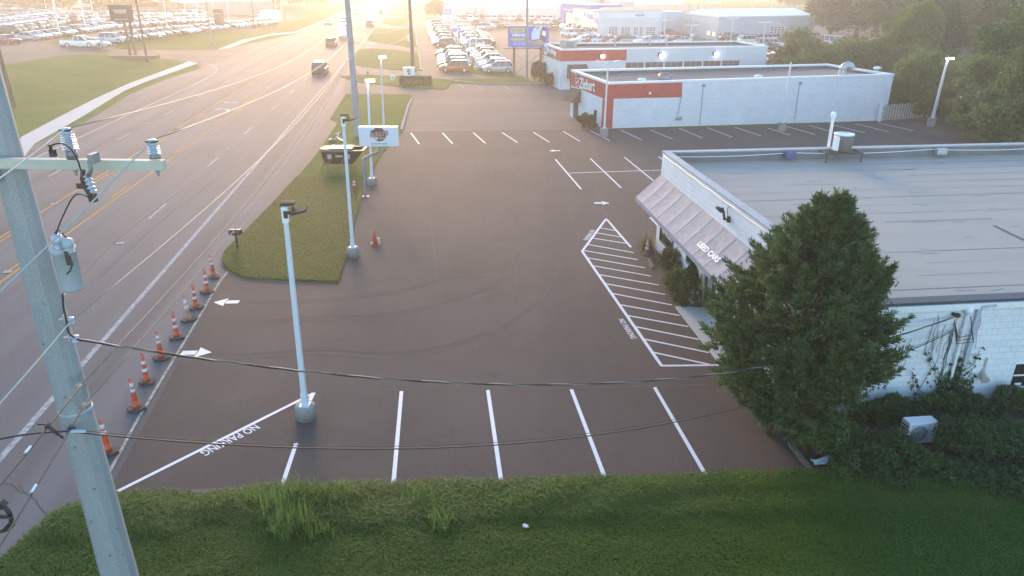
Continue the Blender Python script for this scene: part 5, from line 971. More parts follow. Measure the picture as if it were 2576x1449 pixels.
# billboard
b = g(1292, 194); t = thing('billboard', 'blue WE ARE HIRING billboard on tall brown legs left of the red-fascia workshop', 'billboard', b); L3 = lambda u, v, b=b: Vector((xat(u, b.y, zat(v, b.y))-b.x, 0, zat(v, b.y)))
a0, a1 = L3(1278, 119), L3(1381, 65.5); W_, H_ = a1.x-a0.x, a1.z-a0.z; cx_, cz_ = a0.x+W_/2, a0.z+H_/2; BP = lambda x, y, k=0: (a0.x+W_*x, -.2-.004*k, a0.z+H_*y)
for u in (1293, 1360): p = L3(u, 150); MB().box((p.x, .15, a0.z/2), (.3, .3, a0.z+.1)).build('leg', M('rust brown steel', (.22, .12, .085), .8), t)
MB().box((cx_, .2, a0.z-.15), (W_*1.2, .7, .12)).build('catwalk', M('rust brown steel'), t); bd = MB().box((cx_, 0, cz_), (W_, .36, H_)).build('board', m_grey, t)
p_, q_ = L3(1294, 133), L3(1359, 133); MB().cyl((p_.x, .15, p_.z), (q_.x, .15, .3), .035, n=6).build('brace', m_grey, t); MB().cyl((q_.x, .15, p_.z), (p_.x, .15, .3), .035, n=6).build('brace', m_grey, t)
def bprint(name, pts, mat, k): MB().add([BP(x, y, k) for x, y in pts], [tuple(range(len(pts)))]).build(name, mat, bd)
bprint('blue_panel', [(0, 0), (1, 0), (1, 1), (0, 1)], M('billboard blue', (.13, .16, .50), .5), 1); yl = M('billboard yellow', (.55, .48, .16), .5); tn = M('skin print', (.42, .27, .19), .6)
bprint('label_strip', [(.05, .70), (.40, .70), (.41, .92), (.05, .92)], yl, 2); bprint('label_strip', [(.08, .33), (.42, .33), (.42, .44), (.08, .44)], yl, 2)
text('lettering', 'WE ARE', BP(.08, .75, 3), sx, su, H_*.12, W_*.28, M('print blue', (.2, .2, .35), .5), bd, bold=.03); text('lettering', 'HIRING', BP(.10, .51, 3), sx, su, H_*.15, W_*.33, m_whitem, bd, bold=.04); text('lettering', 'PERFORMANCE', BP(.14, .24, 3), sx, su, H_*.05, W_*.30, m_whitem, bd); text('lettering', 'Honda', BP(.14, .12, 3), sx, su, H_*.1, W_*.30, m_whitem, bd, space=1.4)
bprint('shirt_print', [(.58, .36), (.57, .60), (.62, .88), (.70, 1.0), (.84, 1.0), (.80, .78), (.77, .40)], M('pale shirt print', (.55, .62, .72), .6), 2); bprint('sleeve_print', [(.77, .34), (.80, .78), (.86, .96), (.94, .86), (.93, .25), (.85, .2)], M('brown sleeve print', (.16, .09, .06), .6), 3)
bprint('arm_print', [(.47, .42), (.60, .28), (.82, .38), (.86, .30), (.80, .08), (.62, .10), (.50, .26)], tn, 4); bprint('patch_print', [(.83, .58), (.84, .80), (.93, .76), (.92, .52)], m_whitem, 5); bprint('neck_print', [(.66, .98), (.72, .84), (.80, 1.0)], tn, 5)
# dealer pylons
def pylon(base, u0, v0, u1, v1, name, label, mat, emb=None, posts=()):
    b = g(*base); t = thing(name, label, 'sign', b); L3 = lambda u, v: Vector((xat(u, b.y, zat(v, b.y))-b.x, 0, zat(v, b.y))); a0, a1 = L3(u0, v1), L3(u1, v0)
    bx = MB().box(((a0.x+a1.x)/2, 0, (a0.z+a1.z)/2), (a1.x-a0.x, .6, a1.z-a0.z)).build('sign_box', mat, t)
    for u in posts: p = L3(u, v1); MB().box((p.x, 0, (a0.z)/2), (.35, .3, a0.z)).build('post', M('brown post', (.12, .075, .06), .7), t)
    return t, bx, a0, a1, L3
t, bx, a0, a1, L3 = pylon((1123, 68), 1112, 12, 1134, 35, 'dealer_pylon', 'tall blue and white dealer pylon sign with a white letter H emblem', m_blue)
cx_ = (a0.x+a1.x)/2; hw_ = (a1.x-a0.x)/2; MB().box((cx_, 0, a0.z/2+.6), (hw_*2, .55, a0.z-1.2)).build('lower_panel', m_wall, t); MB().box((cx_, 0, .3), (hw_*1.4, .5, .6)).build('plinth', m_grey, t)
z_ = a0.z+(a1.z-a0.z)*.62; mb = MB()
for s_ in (-1, 1): mb.box((cx_+s_*hw_*.30, -.32, z_), (hw_*.2, .04, hw_*1.1), 0, 0, Matrix.Rotation(s_*-.12, 3, 'Y'))
mb.box((cx_, -.32, z_), (hw_*.5, .04, hw_*.22)); mb.tube([(cx_+hw_*.62*math.copysign(abs(math.cos(a))**.5, math.cos(a)), -.32, z_+hw_*.72*math.copysign(abs(math.sin(a))**.5, math.sin(a))) for a in np.linspace(0, 2*PI, 25)], hw_*.05, 6); mb.build('letter_emblem', m_whitem, bx)
text('lettering', 'PERFORMANCE', (cx_-hw_*.9, -.31, a0.z+(a1.z-a0.z)*.10), sx, su, hw_*.25, hw_*1.8, m_whitem, bx, bold=.02)
pylon((1146, 106), 1134.4, 69.4, 1158.6, 81.2, 'blue_lot_sign', 'plain blue sign on posts above the parked car blocks', M('pale blue sign', (.22, .30, .62), .5), posts=(1138, 1155))
t, bx, a0, a1, L3 = pylon((326, 139), 284, 24, 331, 67, 'dealer_sign', 'big dark dealer sign with a crest on two brown posts left of the road', M('dark brown sign', (.055, .042, .035), .6), posts=(314, 328))
cx_, W_, H_ = (a0.x+a1.x)/2, a1.x-a0.x, a1.z-a0.z; text('lettering', 'JEFF WYLER', (cx_-W_*.32, -.31, a0.z+H_*.08), sx, su, H_*.09, W_*.64, M('silver letters', (.5, .46, .42), .5), bx, bold=.02)
cr = MB().add([(cx_+W_*a, -.31, a0.z+H_*c) for a, c in ((-.33, .72), (-.22, .50), (.22, .50), (.33, .72))], [(0, 1, 2, 3)]).build('crest_emblem', M('silver letters'), bx)
for k in range(3): MB().box((cx_+W_*(.02*k-.02), -.32, a0.z+H_*(.55+.06*k)), (W_*(.4+.06*k), .01, H_*.022)).build('crest_bar', M('dark brown sign'), cr)
MB().box((cx_+.3, 0, 1.1), (a1.x-a0.x, .1, .12)).build('crossbar', M('brown post'), t)
mbp = g(322, 147); o = MB().box((0, 0, .2), (9.5, 1.6, .5)).build('brick_planter', M('brown brick', (.20, .125, .09), .9, var=(.14, .09, .07), scale=6)); o.location = mbp; tag(o, 'low brown brick planter under the dark dealer sign posts', 'planter')
t, bx, a0, a1, L3 = pylon((556, 78.5), 543.5, 31, 560, 77, 'dark_pylon', 'tall narrow dark pylon sign at the far end of the left car lot', M('dark brown sign')); text('lettering', 'KIA', ((a0.x+a1.x)/2-.45*(a1.x-a0.x)*.9, -.31, a0.z+(a1.z-a0.z)*.72), sx, su, (a1.z-a0.z)*.055, (a1.x-a0.x)*.8, m_whitem, bx, bold=.03)
for i, (u, v, w, h_) in enumerate(((1031, 108, .6, .9), (1031, 72, .6, .9))): b = g(u, v); o = MB().box((0, 0, h_), (w*1.5, .1, h_*1.2)).box((0, 0, .2), (.08, .06, .5)).build('yard_sign', m_whitem); o.location = b; tag(o, 'small white sign board on the %s lawn beside the brown pole' % ('nearer' if i == 0 else 'farther'), 'sign')
b = g(947, 70); t = thing('road_sign', 'tiny white road sign on thin posts beside the far carriageway', 'sign', b); MB().box((0, 0, 3.6), (2.2, .06, 2.4)).build('panel', m_whitem, t); MB().box((-.6, 0, 1.4), (.08, .06, 2.8)).build('post', m_grey, t); MB().box((.6, 0, 1.4), (.08, .06, 2.8)).build('post', m_grey, t)
# ------------------------------------------------------------------ things on the island and lot
b = g(599, 630); t = thing('mailbox', 'black mailbox on a thin post at the rounded tip of the island', 'mailbox', b); z_ = zat(589, b.y)
MB().box((0, 0, z_/2), (.09, .09, z_)).build('post', m_black, t); mb = MB(); n = 8
ring = [(.15*math.cos(a), .12+.13*math.sin(a)) for a in np.linspace(0, PI, n)]; ring = [(.15, 0)]+ring+[(-.15, 0)]
mb.loft([[(x, p[0], z_+p[1]) for p in ring] for x in (-.28, .28)]); mb.box((0, 0, z_-.02), (.5, .2, .03)); mb.build('box', M('mailbox black', (.025, .022, .02), .35), t, fixn=True)
MB().box((.0, -.16, z_+.12), (.06, .01, .03)).build('latch', m_galv, t)
# hopper
bl, br = g(813, 437), g(900, 437); b = g(857, 428); t = thing('black_hopper', 'black open V-shaped hopper on spindly legs standing on the island lawn', 'hopper', b)
hl = lambda u, v, dy=0: (xat(u, b.y+dy, zat(v, b.y+dy))-b.x, zat(v, b.y+dy))
x0, zt0_ = hl(808, 380); x1, _ = hl(913, 382); zb0 = hl(815, 415)[1]; yb = 1.3
P0 = [(x0, -.05), (x1, -.05), (x1, yb), (x0, yb)]; xb0, xb1 = hl(812, 412)[0], hl(885, 412)[0]
V = [(p[0], p[1], zt0_) for p in P0]+[(xb0, .3, zb0), (xb1, .3, zb0), (xb1, yb-.3, zb0), (xb0, yb-.3, zb0)]; I = .06
V2 = [(x0+I, .0, zt0_), (x1-I, .0, zt0_), (x1-I, yb-I, zt0_), (x0+I, yb-I, zt0_), (xb0+.15, .4, zb0+.25), (xb1-.15, .4, zb0+.25), (xb1-.15, yb-.4, zb0+.25), (xb0+.15, yb-.4, zb0+.25)]
mb = MB().add(V+V2, [(0, 1, 5, 4), (1, 2, 6, 5), (2, 3, 7, 6), (3, 0, 4, 7), (7, 6, 5, 4), (9, 8, 12, 13), (10, 9, 13, 14), (11, 10, 14, 15), (8, 11, 15, 12), (12, 15, 14, 13), (0, 8, 9, 1), (1, 9, 10, 2), (2, 10, 11, 3), (3, 11, 8, 0)]); hb_ = mb.build('hopper_body', M('hopper black', (.014, .011, .010), .85, spec=.15), t, fixn=True)
mb = MB().box(((x0+x1)/2, -.08, zt0_+.02), (x1-x0+.1, .08, .1)).box(((x0+x1)/2, yb, zt0_+.02), (x1-x0+.1, .08, .1)).box((x0, yb/2, zt0_+.02), (.1, yb, .1)).box((x1, yb/2, zt0_+.02), (.1, yb, .1)); mb.build('rim', M('worn dark steel', (.16, .13, .11), .3, .4), t)
MB().box((x0+(x1-x0)*.45, yb*.45, zt0_+.10), (1.6, 1.0, .16)).box((x0+(x1-x0)*.15, .35, zt0_+.08), (1.0, .6, .12)).build('screen_cover', M('grey slatted cover', (.22, .20, .185), .35, .3), t)
MB().box((x0+(x1-x0)*.42, -.06, zt0_-.35), (.5, .02, .14), 0, 0, Matrix.Rotation(.25, 3, 'X')).build('data_plate', M('grey plate', (.4, .38, .36), .5), t)
for u in (826, 872):
    x, z = hl(u, 395); mb = MB(); yl_ = -.75
    for s_ in (-.17, .17): mb.cyl((x+s_, -.02, z), (x+s_*1.3-.12, yl_, .35), .03, n=6).cyl((x+s_*1.3-.12, yl_, .35), (x+s_*1.3-.12, yl_, 0), .025, n=6).cyl((x+s_, .25, zb0), (x+s_*1.2, .2, 0), .025, n=6)
    for k in (.55, .8): mb.cyl((x-.17-.12*k, -.73*k, z+(.35-z)*k), (x+.17-.12*k+.05, -.73*k, z+(.35-z)*k), .02, n=6)
    mb.build('leg_frame', M('worn dark steel'), t); MB().box((x+.1, -.1, z+.05), (.26, .16, .3)).build('gear_box', M('grey plate'), t)
for a in (.1, 1.2):
    mb = MB().cyl((xb1-.1, a, zb0), (xb1-.1, a, 0), .03, n=6); mb.build('leg', M('worn dark steel'), t)
b = g(852, 357); t = thing('scrap_pile', 'heap of grey machine scrap on the grass behind the black hopper', 'scrap', b); MB().box((0, 0, .25), (.9, .4, .1), .5, 0, Matrix.Rotation(.5, 3, 'Y')).tube([(-.6, 0, .1), (-.3, .1, .5), (.2, 0, .7)], .09, 8).lathe((-.5, -.2, .05), [(.3, 0), (.28, .2), (0, .25)], 10).build('parts_heap', M('worn dark steel'), t); MB().tube([(-.2, -.1, .15), (.1, 0, .75)], .05, 8).build('pale_tube', m_whitem, t)
b = g(852, 457); o = MB().box((0, 0, .03), (.55, .45, .05)).box((0, 0, .06), (.5, .05, .04)).box((-.15, 0, .06), (.05, .4, .04)).box((.15, 0, .06), (.05, .4, .04)).build('steel_grate', m_dark); o.location = b; tag(o, 'small dark steel grate lying on the lawn in front of the hopper', 'grate')
# ------------------------------------------------------------------ cones
m_or = M('cone orange', (.62, .075, .022), .5, var=(.5, .06, .02), scale=6); m_orf = M('faded cone orange', (.42, .13, .06), .6, var=(.5, .3, .22), scale=5); m_refl = M('cone reflective white', (.68, .68, .70), .4, var=(.5, .5, .52), scale=9); m_rub = M('black rubber', (.03, .027, .025), .85, var=(.055, .048, .042), scale=8)
def tall_cone(mo, style=0):
    t = thing('channelizer_cone', 'cone', 'traffic cone')
    MB().prism([(.27*math.cos(a)*(1.15 if i % 3 == 0 else 1), .24*math.sin(a)) for i, a in enumerate(np.linspace(0, 2*PI, 7)[:-1])], 0, .085).build('rubber_base', m_rub, t, .01)
    R0 = lambda z: .098-.052*(z-.08)/.9
    MB().lathe((0, 0, 0), [(R0(.08)*1.08, .08), (R0(.22)*1.06, .22), (R0(.22), .222), (R0(.40), .40), (R0(.404)*1.04, .405), (R0(.55), .55), (R0(.95), .95), (R0(.97)*.6, .97)], 18).build('body', mo, t)
    for z0, z1 in (((.62, .73), (.79, .93)) if style == 0 else ((.42, .54), (.68, .80)) if style == 1 else ((.50, .66), (.70, .90))): MB().lathe((0, 0, 0), [(R0(z0)+.004, z0), (R0(z1)+.004, z1)], 18).build('reflective_band', m_refl, t)
    MB().tube([(-.03, 0, .95), (-.036, 0, 1.03), (-.02, 0, 1.085), (.02, 0, 1.085), (.036, 0, 1.03), (.03, 0, .95)], .014, 6).build('handle', mo, t); return t
protos = [tall_cone(m_or, 0), tall_cone(m_or, 1), tall_cone(m_orf, 2)]
cps = [(274, 1140, 0), (344.5, 1030.7, 0), (370, 963, 1), (407, 903, 0), (446, 851, 1), (476, 807, 2), (494, 776, 1), (521, 736, 1), (538, 698, 0)]
used_ = set()
for i, (u, v, k) in enumerate(cps):
    o = protos[k] if k not in used_ else copy_tree(protos[k]); used_.add(k); o.location = g(u, v); o.rotation_euler = (random.uniform(-.03, .03), random.uniform(-.035, .03), random.uniform(-.6, .6)); o['group'] = 'tall cones along the lot entrance'
    o['label'] = ('faded dirty tall cone with broad pale bands, the sixth along the entrance edge' if k == 2 else 'tall orange cone on a black base, %s from the camera along the entrance edge' % ('nearest' if i == 0 else 'farthest' if i == 8 else ORD[i]))
def small_cone(u, v, label, h_=.72, faded=0, band=1):
    t = thing('traffic_cone', label, 'traffic cone', g(u, v)); MB().prism([(-.19, -.19), (.19, -.19), (.19, .19), (-.19, .19)], 0, .045).build('base', m_or if not faded else m_rub, t, .01)
    mo = m_orf if faded else m_or; R0 = lambda z: .135-.105*z/h_; MB().lathe((0, 0, 0), [(R0(.04), .04), (R0(h_), h_), (.01, h_+.01)], 18).build('body', mo, t)
    if band:
        for z0, z1 in ((.42*h_, .55*h_), (.64*h_, .82*h_)): MB().lathe((0, 0, 0), [(R0(z0)+.004, z0), (R0(z1)+.004, z1)], 18).build('reflective_band', m_refl, t)
    return t
small_cone(892, 478, 'small orange and white cone on the island lawn near the hopper'); small_cone(1627, 643, 'worn cone with peeling white collar in the planting bed by the office', .8, 1)
small_cone(913, 345, 'dirty cone at the foot of the far grey pole behind the hanging sign', .75, 1); small_cone(944, 616, 'plain orange cone with litter at its foot beside the second lamp post', .82, 0, 0)
b = g(951, 614); o = MB().box((0, 0, .16), (.2, .14, .32)).box((-.22, -.05, .06), (.25, .16, .12), .4).build('litter_box', M('pale carton', (.55, .53, .50), .8)); o.location = b; tag(o, 'pale cartons dumped against the plain orange cone', 'litter')
for i, (u, v) in enumerate(((966, 200),)): o = MB().lathe((0, 0, 0), [(.14, 0), (.14, .5), (.2, .52), (.2, .6), (.1, .75), (0, .8)], 12).build('fire_hydrant', M('hydrant yellow', (.5, .42, .12), .5)); o.location = g(925, 190); tag(o, 'small yellowish hydrant on the narrow lawn left of the pylon sign', 'hydrant')
# ------------------------------------------------------------------ vehicles
def clear(n, col, **k): return M(n, col, **k)
m_paint = M('car paint', (.5, .5, .5), .28, obcol=True, coat=.5); m_cg = M('car glass', (.015, .017, .02), .06, spec=.9); m_tyre = M('tyre', (.02, .02, .02), .85); m_rim = M('alloy rim', (.45, .45, .46), .35, .6)
m_head = M('headlamp', (.7, .7, .72), .15); m_tail = M('tail lamp', (.35, .015, .012), .25); m_trim = M('black trim', (.02, .02, .021), .6)
CM = [m_paint, m_cg, m_tyre, m_rim, m_head, m_tail, m_trim]
SPEC = {  # L, W, belt z, roof z, cabin base x0..x1 / roof x0..x1, hood z, tail z, wheel r
 'sedan': (4.8, .91, .92, 1.45, -1.75, 1.05, -1.0, .25, .93, .98, .33, 1.42), 'crossover': (4.6, .92, 1.02, 1.66, -2.05, 1.15, -1.65, .35, 1.05, 1.02, .36, 1.35),
 'suv': (4.9, .97, 1.08, 1.80, -2.3, 1.2, -2.05, .45, 1.12, 1.08, .39, 1.45), 'pickup': (5.8, 1.0, 1.15, 1.90, -.75, 1.35, -.55, .65, 1.18, 1.15, .41, 1.75),
 'van': (5.4, 1.0, 1.15, 2.1, -2.6, 1.75, -2.5, .95, 1.15, 1.15, .37, 1.6), 'minivan': (5.0, .98, 1.05, 1.75, -2.35, 1.5, -2.1, .55, 1.05, 1.05, .36, 1.5)}
def car_parts(kind):
    L, w, zb, zr, c0, c1, r0, r1, zh, zt, wr, wb = SPEC[kind]; A = {k: MB() for k in ('body', 'windows', 'wheel', 'headlight', 'taillight', 'trim')}
    def ring(x, k, z0, z1): return [(x, -w*k*.92, z0), (x, -w*k, z0+.14), (x, -w*k, z1-.17), (x, -w*k*.94, z1-.06), (x, -w*k*.72, z1), (x, w*k*.72, z1), (x, w*k*.94, z1-.06), (x, w*k, z1-.17), (x, w*k, z0+.14), (x, w*k*.92, z0)]
    h = L/2; st = [(-h, .86, .42, zt-.12), (-h+.12, .95, .26, zt-.02), (-h+.6, 1, .22, zt), (c0+.2, 1, .2, zb), (0, 1, .2, zb), (c1-.1, 1, .2, zb), (c1+.35, .99, .2, zh), (h-.45, .97, .22, zh-.10), (h-.12, .92, .26, zh-.22), (h, .80, .36, zh-.36)]
    if kind == 'pickup': st = [(-h, .95, .45, zt), (-h+.1, 1, .4, zt), (c0-.05, 1, .3, zt)]+st[4:]
    st.sort(); A['body'].loft([ring(*s_) for s_ in st], 0, True)
    if kind == 'pickup': A['trim'].box(((-h+c0)/2, 0, zt+.003), (c0+h-.25, w*1.6, .01))
    wi, wo = w*.90, w*.74; b = zb-.04
    B = [(c0, -wi, b), (c1, -wi, b), (c1, wi, b), (c0, wi, b)]; T = [(r0, -wo, zr-.06), (r1, -wo, zr-.06), (r1, wo, zr-.06), (r0, wo, zr-.06)]
    A['windows'].add(B+T, [(0, 1, 5, 4), (1, 2, 6, 5), (2, 3, 7, 6), (3, 0, 4, 7), (4, 5, 6, 7)])
    k = .05; A['body'].loft([[(r0-k, -wo-.02, zr-.08), (r1+k*2, -wo-.02, zr-.08), (r1+k*2, wo+.02, zr-.08), (r0-k, wo+.02, zr-.08)], [(r0+.05, -wo+.06, zr), (r1-.05, -wo+.06, zr), (r1-.05, wo-.06, zr), (r0+.05, wo-.06, zr)]], 0)
    def lerp(a, c, t): return tuple(a[i]+(c[i]-a[i])*t for i in range(3))
    for i in range(4): A['body'].cyl(B[i], T[i], .055, .045, 5, cap=False)
    for t in ((.45,) if kind in ('sedan', 'pickup') else (.36, .66)):
        for a, c in ((0, 1), (3, 2)): A['body'].cyl(lerp(B[a], B[c], t), lerp(T[a], T[c], t), .05, .04, 5, cap=False)
    wheels = [(sx_*wb, sy_*(w-.11)) for sx_ in (-1, 1) for sy_ in (-1, 1)]
    A['headlight'].box((h-.14, -w*.66, zh-.32), (.16, .36, .13)).box((h-.14, w*.66, zh-.32), (.16, .36, .13)); A['taillight'].box((-h+.05, -w*.74, zt-.2), (.1, .28, .2)).box((-h+.05, w*.74, zt-.2), (.1, .28, .2))
    A['trim'].box((h-.05, 0, .5), (.12, w*1.3, .2)).box((-h+.03, 0, .45), (.1, w*1.4, .14)); A['trim'].box((c1-.25, -w-.09, zb+.06), (.12, .16, .11)).box((c1-.25, w+.09, zb+.06), (.12, .16, .11))
    if kind in ('suv', 'crossover', 'minivan'): A['trim'].box(((r0+r1)/2, -wo+.08, zr+.03), (r1-r0-.3, .04, .03)).box(((r0+r1)/2, wo-.08, zr+.03), (r1-r0-.3, .04, .03))
    return A, wheels, wr
CARMESH = {}
def wheel_mb(wr, sy): return MB().cyl((0, -.11, 0), (0, .11, 0), wr, n=16), MB().cyl((0, sy*.105, 0), (0, sy*.125, 0), wr*.66, n=14)
for kd in SPEC:
    A, wh_, wr = car_parts(kd); CARMESH[kd] = {k: A[k].mesh('car_'+k, {'body': m_paint, 'windows': m_cg, 'headlight': m_head, 'taillight': m_tail, 'trim': m_trim}[k], fixn=k in ('body',)) for k in A if k != 'wheel'}
    for sy in (-1, 1):
        a, b = wheel_mb(wr, sy); m_ = MB(); m_.join(a, 0); m_.join(b, 1); CARMESH[kd]['wheel%d' % sy] = m_.mesh('car_wheel', [m_tyre, m_rim])
    CARMESH[kd]['pos'] = [(x, y, wr) for x, y in wh_]
    far = MB()
    for k, i in (('body', 0), ('windows', 1), ('headlight', 4), ('taillight', 5), ('trim', 6)): far.join(A[k], i)
    for x, y in wh_:
        for q_, i in zip(wheel_mb(wr, 1 if y > 0 else -1), (2, 3)): q_.v = [(p[0]+x, p[1]+y, p[2]+wr) for p in q_.v]; far.join(q_, i)
    CARMESH[kd]['far'] = far.mesh('car_far', CM)
COLS = {'white': (.74, .75, .77), 'silver': (.42, .43, .44), 'grey': (.15, .155, .16), 'black': (.018, .018, .02), 'red': (.36, .03, .025), 'blue': (.05, .10, .26), 'brown': (.12, .075, .05), 'orange': (.50, .10, .03), 'olive': (.14, .12, .075), 'pale blue': (.42, .52, .62)}
WORD = {'sedan': 'sedan', 'crossover': 'crossover', 'suv': 'SUV', 'pickup': 'pickup', 'van': 'van', 'minivan': 'minivan'}
NCAR = [0]
def car(p, ang, kind, col, label, group, parts=True, sc_=1.):
    NCAR[0] += 1; c = (*COLS[col], 1); cm = CARMESH[kind]; nm = {'pickup': 'pickup_truck', 'van': 'parked_van'}.get(kind, 'parked_car') if 'driving' not in label else 'driving_car'
    if not parts:
        o = link(nm, cm['far']); o.location = p; o.rotation_euler = (0, 0, ang); o.color = c; o.scale = (sc_,)*3; return tag(o, label, WORD[kind].lower() if kind != 'suv' else 'car', group)
    t = thing(nm, label, WORD[kind].lower() if kind != 'suv' else 'car', p, ang, group); t.scale = (sc_,)*3
    for k in ('body', 'windows', 'headlight', 'taillight', 'trim'): o = link(k, cm[k], t); o.color = c
    for q in cm['pos']: o = link('wheel', cm['wheel1' if q[1] > 0 else 'wheel-1'], t); o.location = q
    return t
def row(p0, p1, n, kinds, cols, head, where, group, parts=False, order='left', jit=.15):
    a, b = Vector(g2(*p0)), Vector(g2(*p1)); L = []
    for i in range(n):
        p = a.lerp(b, i/max(n-1, 1)); p = Vector((p.x+random.uniform(-jit, jit), p.y+random.uniform(-jit, jit)*.6)); L.append(p)
    us = [CX+F*p.x/(p.y*cP+HC*sP) for p in L]; rank = sorted(range(n), key=lambda i: us[i]) if order == 'left' else list(range(n))
    for i, p in enumerate(L):
        r = rank.index(i); k = kinds[i % len(kinds)]; c = cols[i % len(cols)]; o_ = ORD[r] if r < n-1 or n == 1 else 'last'
        lab = '%s %s, %s %s' % (c, WORD[k], o_, ('from the left in ' if order == 'left' else 'from the front in ')+where) if o_ != 'last' else '%s %s at the %s end of %s' % (c, WORD[k], 'right' if order == 'left' else 'far', where)
        car((p.x, p.y, h_of(p.x, p.y)+.01), head+random.uniform(-.04, .04), k, c, lab, group, parts)
E0, Wd0, S_ = R(-5), R(184), R(-92)
GL = 'cars for sale in the left-hand lot'
row((76, 102), (256, 76), 10, ['sedan', 'sedan', 'sedan', 'sedan', 'crossover', 'suv', 'crossover', 'sedan', 'crossover', 'suv'], ['silver', 'white', 'silver', 'grey', 'white', 'black', 'white', 'silver', 'white', 'white'], E0, 'the front row left of the white pickup', GL, True)
row((287, 108), (478, 84), 10, ['suv', 'suv', 'crossover', 'suv', 'suv', 'suv', 'suv', 'pickup', 'suv', 'crossover'], ['pale blue', 'black', 'silver', 'grey', 'white', 'grey', 'black', 'black', 'white', 'white'], E0, 'the front row along the left verge', GL, True)
row((497, 80), (680, 62), 12, ['crossover', 'crossover', 'pickup', 'crossover', 'black' and 'suv', 'suv', 'crossover', 'suv', 'crossover', 'suv', 'suv', 'suv'], ['grey', 'white', 'white', 'white', 'black', 'white', 'white', 'grey', 'black', 'white', 'silver', 'grey'], E0, 'the front row beside the dark pylon sign', GL)
row((262, 75), (540, 55), 16, ['crossover', 'sedan', 'sedan', 'crossover'], ['grey', 'white', 'silver', 'white', 'white', 'red', 'white', 'black'], E0, 'the second row behind the verge cars', GL)
row((0, 70), (94, 57), 8, ['sedan', 'sedan', 'crossover'], ['white', 'pale blue', 'white', 'silver'], E0, 'the white row behind the dark SUVs', GL)
row((22, 88), (120, 71), 8, ['suv', 'crossover'], ['black', 'brown', 'olive', 'black', 'grey'], Wd0, 'the dark row facing left', GL)
row((100, 56), (212, 42), 9, ['crossover', 'sedan'], ['black', 'white', 'grey', 'white', 'silver'], E0, 'the third row on the left', GL)
row((12, 51), (92, 42), 6, ['sedan', 'crossover'], ['white', 'silver', 'white'], E0, 'the fourth row at the far left', GL)
row((70, 45), (150, 35), 7, ['sedan', 'crossover'], ['white', 'white', 'grey'], E0, 'the fifth row at the far left', GL)
row((136, 64), (255, 49), 10, ['suv', 'crossover', 'pickup'], ['white', 'brown', 'black', 'red', 'silver'], Wd0, 'the middle row behind the white SUVs', GL)
row((218, 57), (412, 47), 15, ['sedan', 'crossover', 'sedan'], ['white', 'white', 'silver', 'red', 'white', 'grey'], E0, 'the long row behind the dark dealer sign', GL)
row((190, 46), (300, 40), 8, ['crossover', 'sedan'], ['red', 'grey', 'white', 'brown'], E0, 'the red row before the back row', GL)
row((3, 26), (110, 29), 6, ['suv', 'van'], ['white', 'grey', 'white', 'grey', 'silver', 'black'], S_, 'the shaded back row under the trees', GL)
row((192, 34), (272, 37), 4, ['suv', 'van'], ['white', 'silver', 'white', 'grey'], S_, 'the back row behind the red cars', GL)
row((335, 39), (508, 42), 8, ['suv', 'crossover', 'suv'], ['white', 'silver', 'white', 'black', 'white', 'white'], S_, 'the back row along the grey warehouse', GL)
car(g(205, 119), R(4), 'pickup', 'white', 'white pickup with a load bar waiting in the left driveway', 'cars at the left driveway'); car(g(243, 121), R(-3), 'crossover', 'silver', 'beige grey crossover in front of the white pickup in the driveway', 'cars at the left driveway')
car(g(22, 110), R(-25), 'sedan', 'red', 'red low coupe at the left edge of the car lot', GL); car(g(590, 34), R(-10), 'sedan', 'white', 'lone pale sedan in the empty yard behind the pylon sign', GL, False)
GR = 'cars for sale in the right-hand lots'
row((1146, 181), (1131, 140), 7, ['crossover', 'crossover', 'suv'], ['orange', 'black', 'white', 'silver', 'white', 'black', 'silver'], R(183), 'the near left block of the right-hand lots', GR, True, 'front')
row((1252, 183), (1207, 134), 9, ['crossover', 'crossover', 'sedan'], ['silver', 'white', 'grey', 'white', 'black', 'white', 'silver', 'black', 'white'], R(183), 'the near right block of the right-hand lots', GR, True, 'front')
row((1117, 117), (1095, 73), 13, ['crossover', 'sedan'], ['brown', 'white', 'white', 'silver'], R(183), 'the far left block of the right-hand lots', GR, False, 'front')
row((1190, 119), (1155, 76), 12, ['crossover', 'sedan'], ['silver', 'white', 'white', 'white'], R(183), 'the far middle block of the right-hand lots', GR, False, 'front')
row((1219, 115), (1202, 92), 6, ['sedan'], ['black', 'grey', 'black'], R(183), 'the dark cars behind the far middle block', GR, False, 'front')
row((1091, 66), (1097, 61), 2, ['suv'], ['white'], R(183), 'the white pair by the dealer pylon', GR, False, 'front')
row((1226, 74), (1265, 74), 2, ['suv', 'sedan'], ['silver', 'black'], R(-6), 'the loose front row left of the billboard', GR)
row((1208, 66), (1262, 66), 4, ['suv', 'crossover', 'crossover', 'sedan'], ['brown', 'pale blue', 'grey', 'black'], R(-6), 'the loose second row left of the billboard', GR)
row((1152, 52), (1338, 53), 13, ['suv', 'pickup', 'suv'], ['white', 'brown', 'white', 'white', 'black', 'white'], S_, 'the row before the white garage', GR)
row((1343, 62), (1404, 64), 5, ['suv', 'crossover'], ['brown', 'white', 'white', 'white', 'black'], R(-150), 'the row beside the blue arch', GR)
row((1340, 53), (1398, 52), 5, ['suv', 'crossover'], ['white', 'black', 'white'], S_, 'the back row beside the blue arch', GR)
car(g(1393, 79), R(175), 'sedan', 'black', 'black sedan alone before the blue arch entrance', GR, False)
row((1416, 74), (1470, 82), 5, ['sedan', 'crossover'], ['blue', 'pale blue', 'blue', 'grey', 'brown'], R(200), 'the angled row under the showroom windows', GR)
row((1433, 93), (1486, 91), 3, ['suv', 'suv', 'van'], ['white', 'silver', 'white'], R(-60), 'the display trio on the kerbed island', GR)
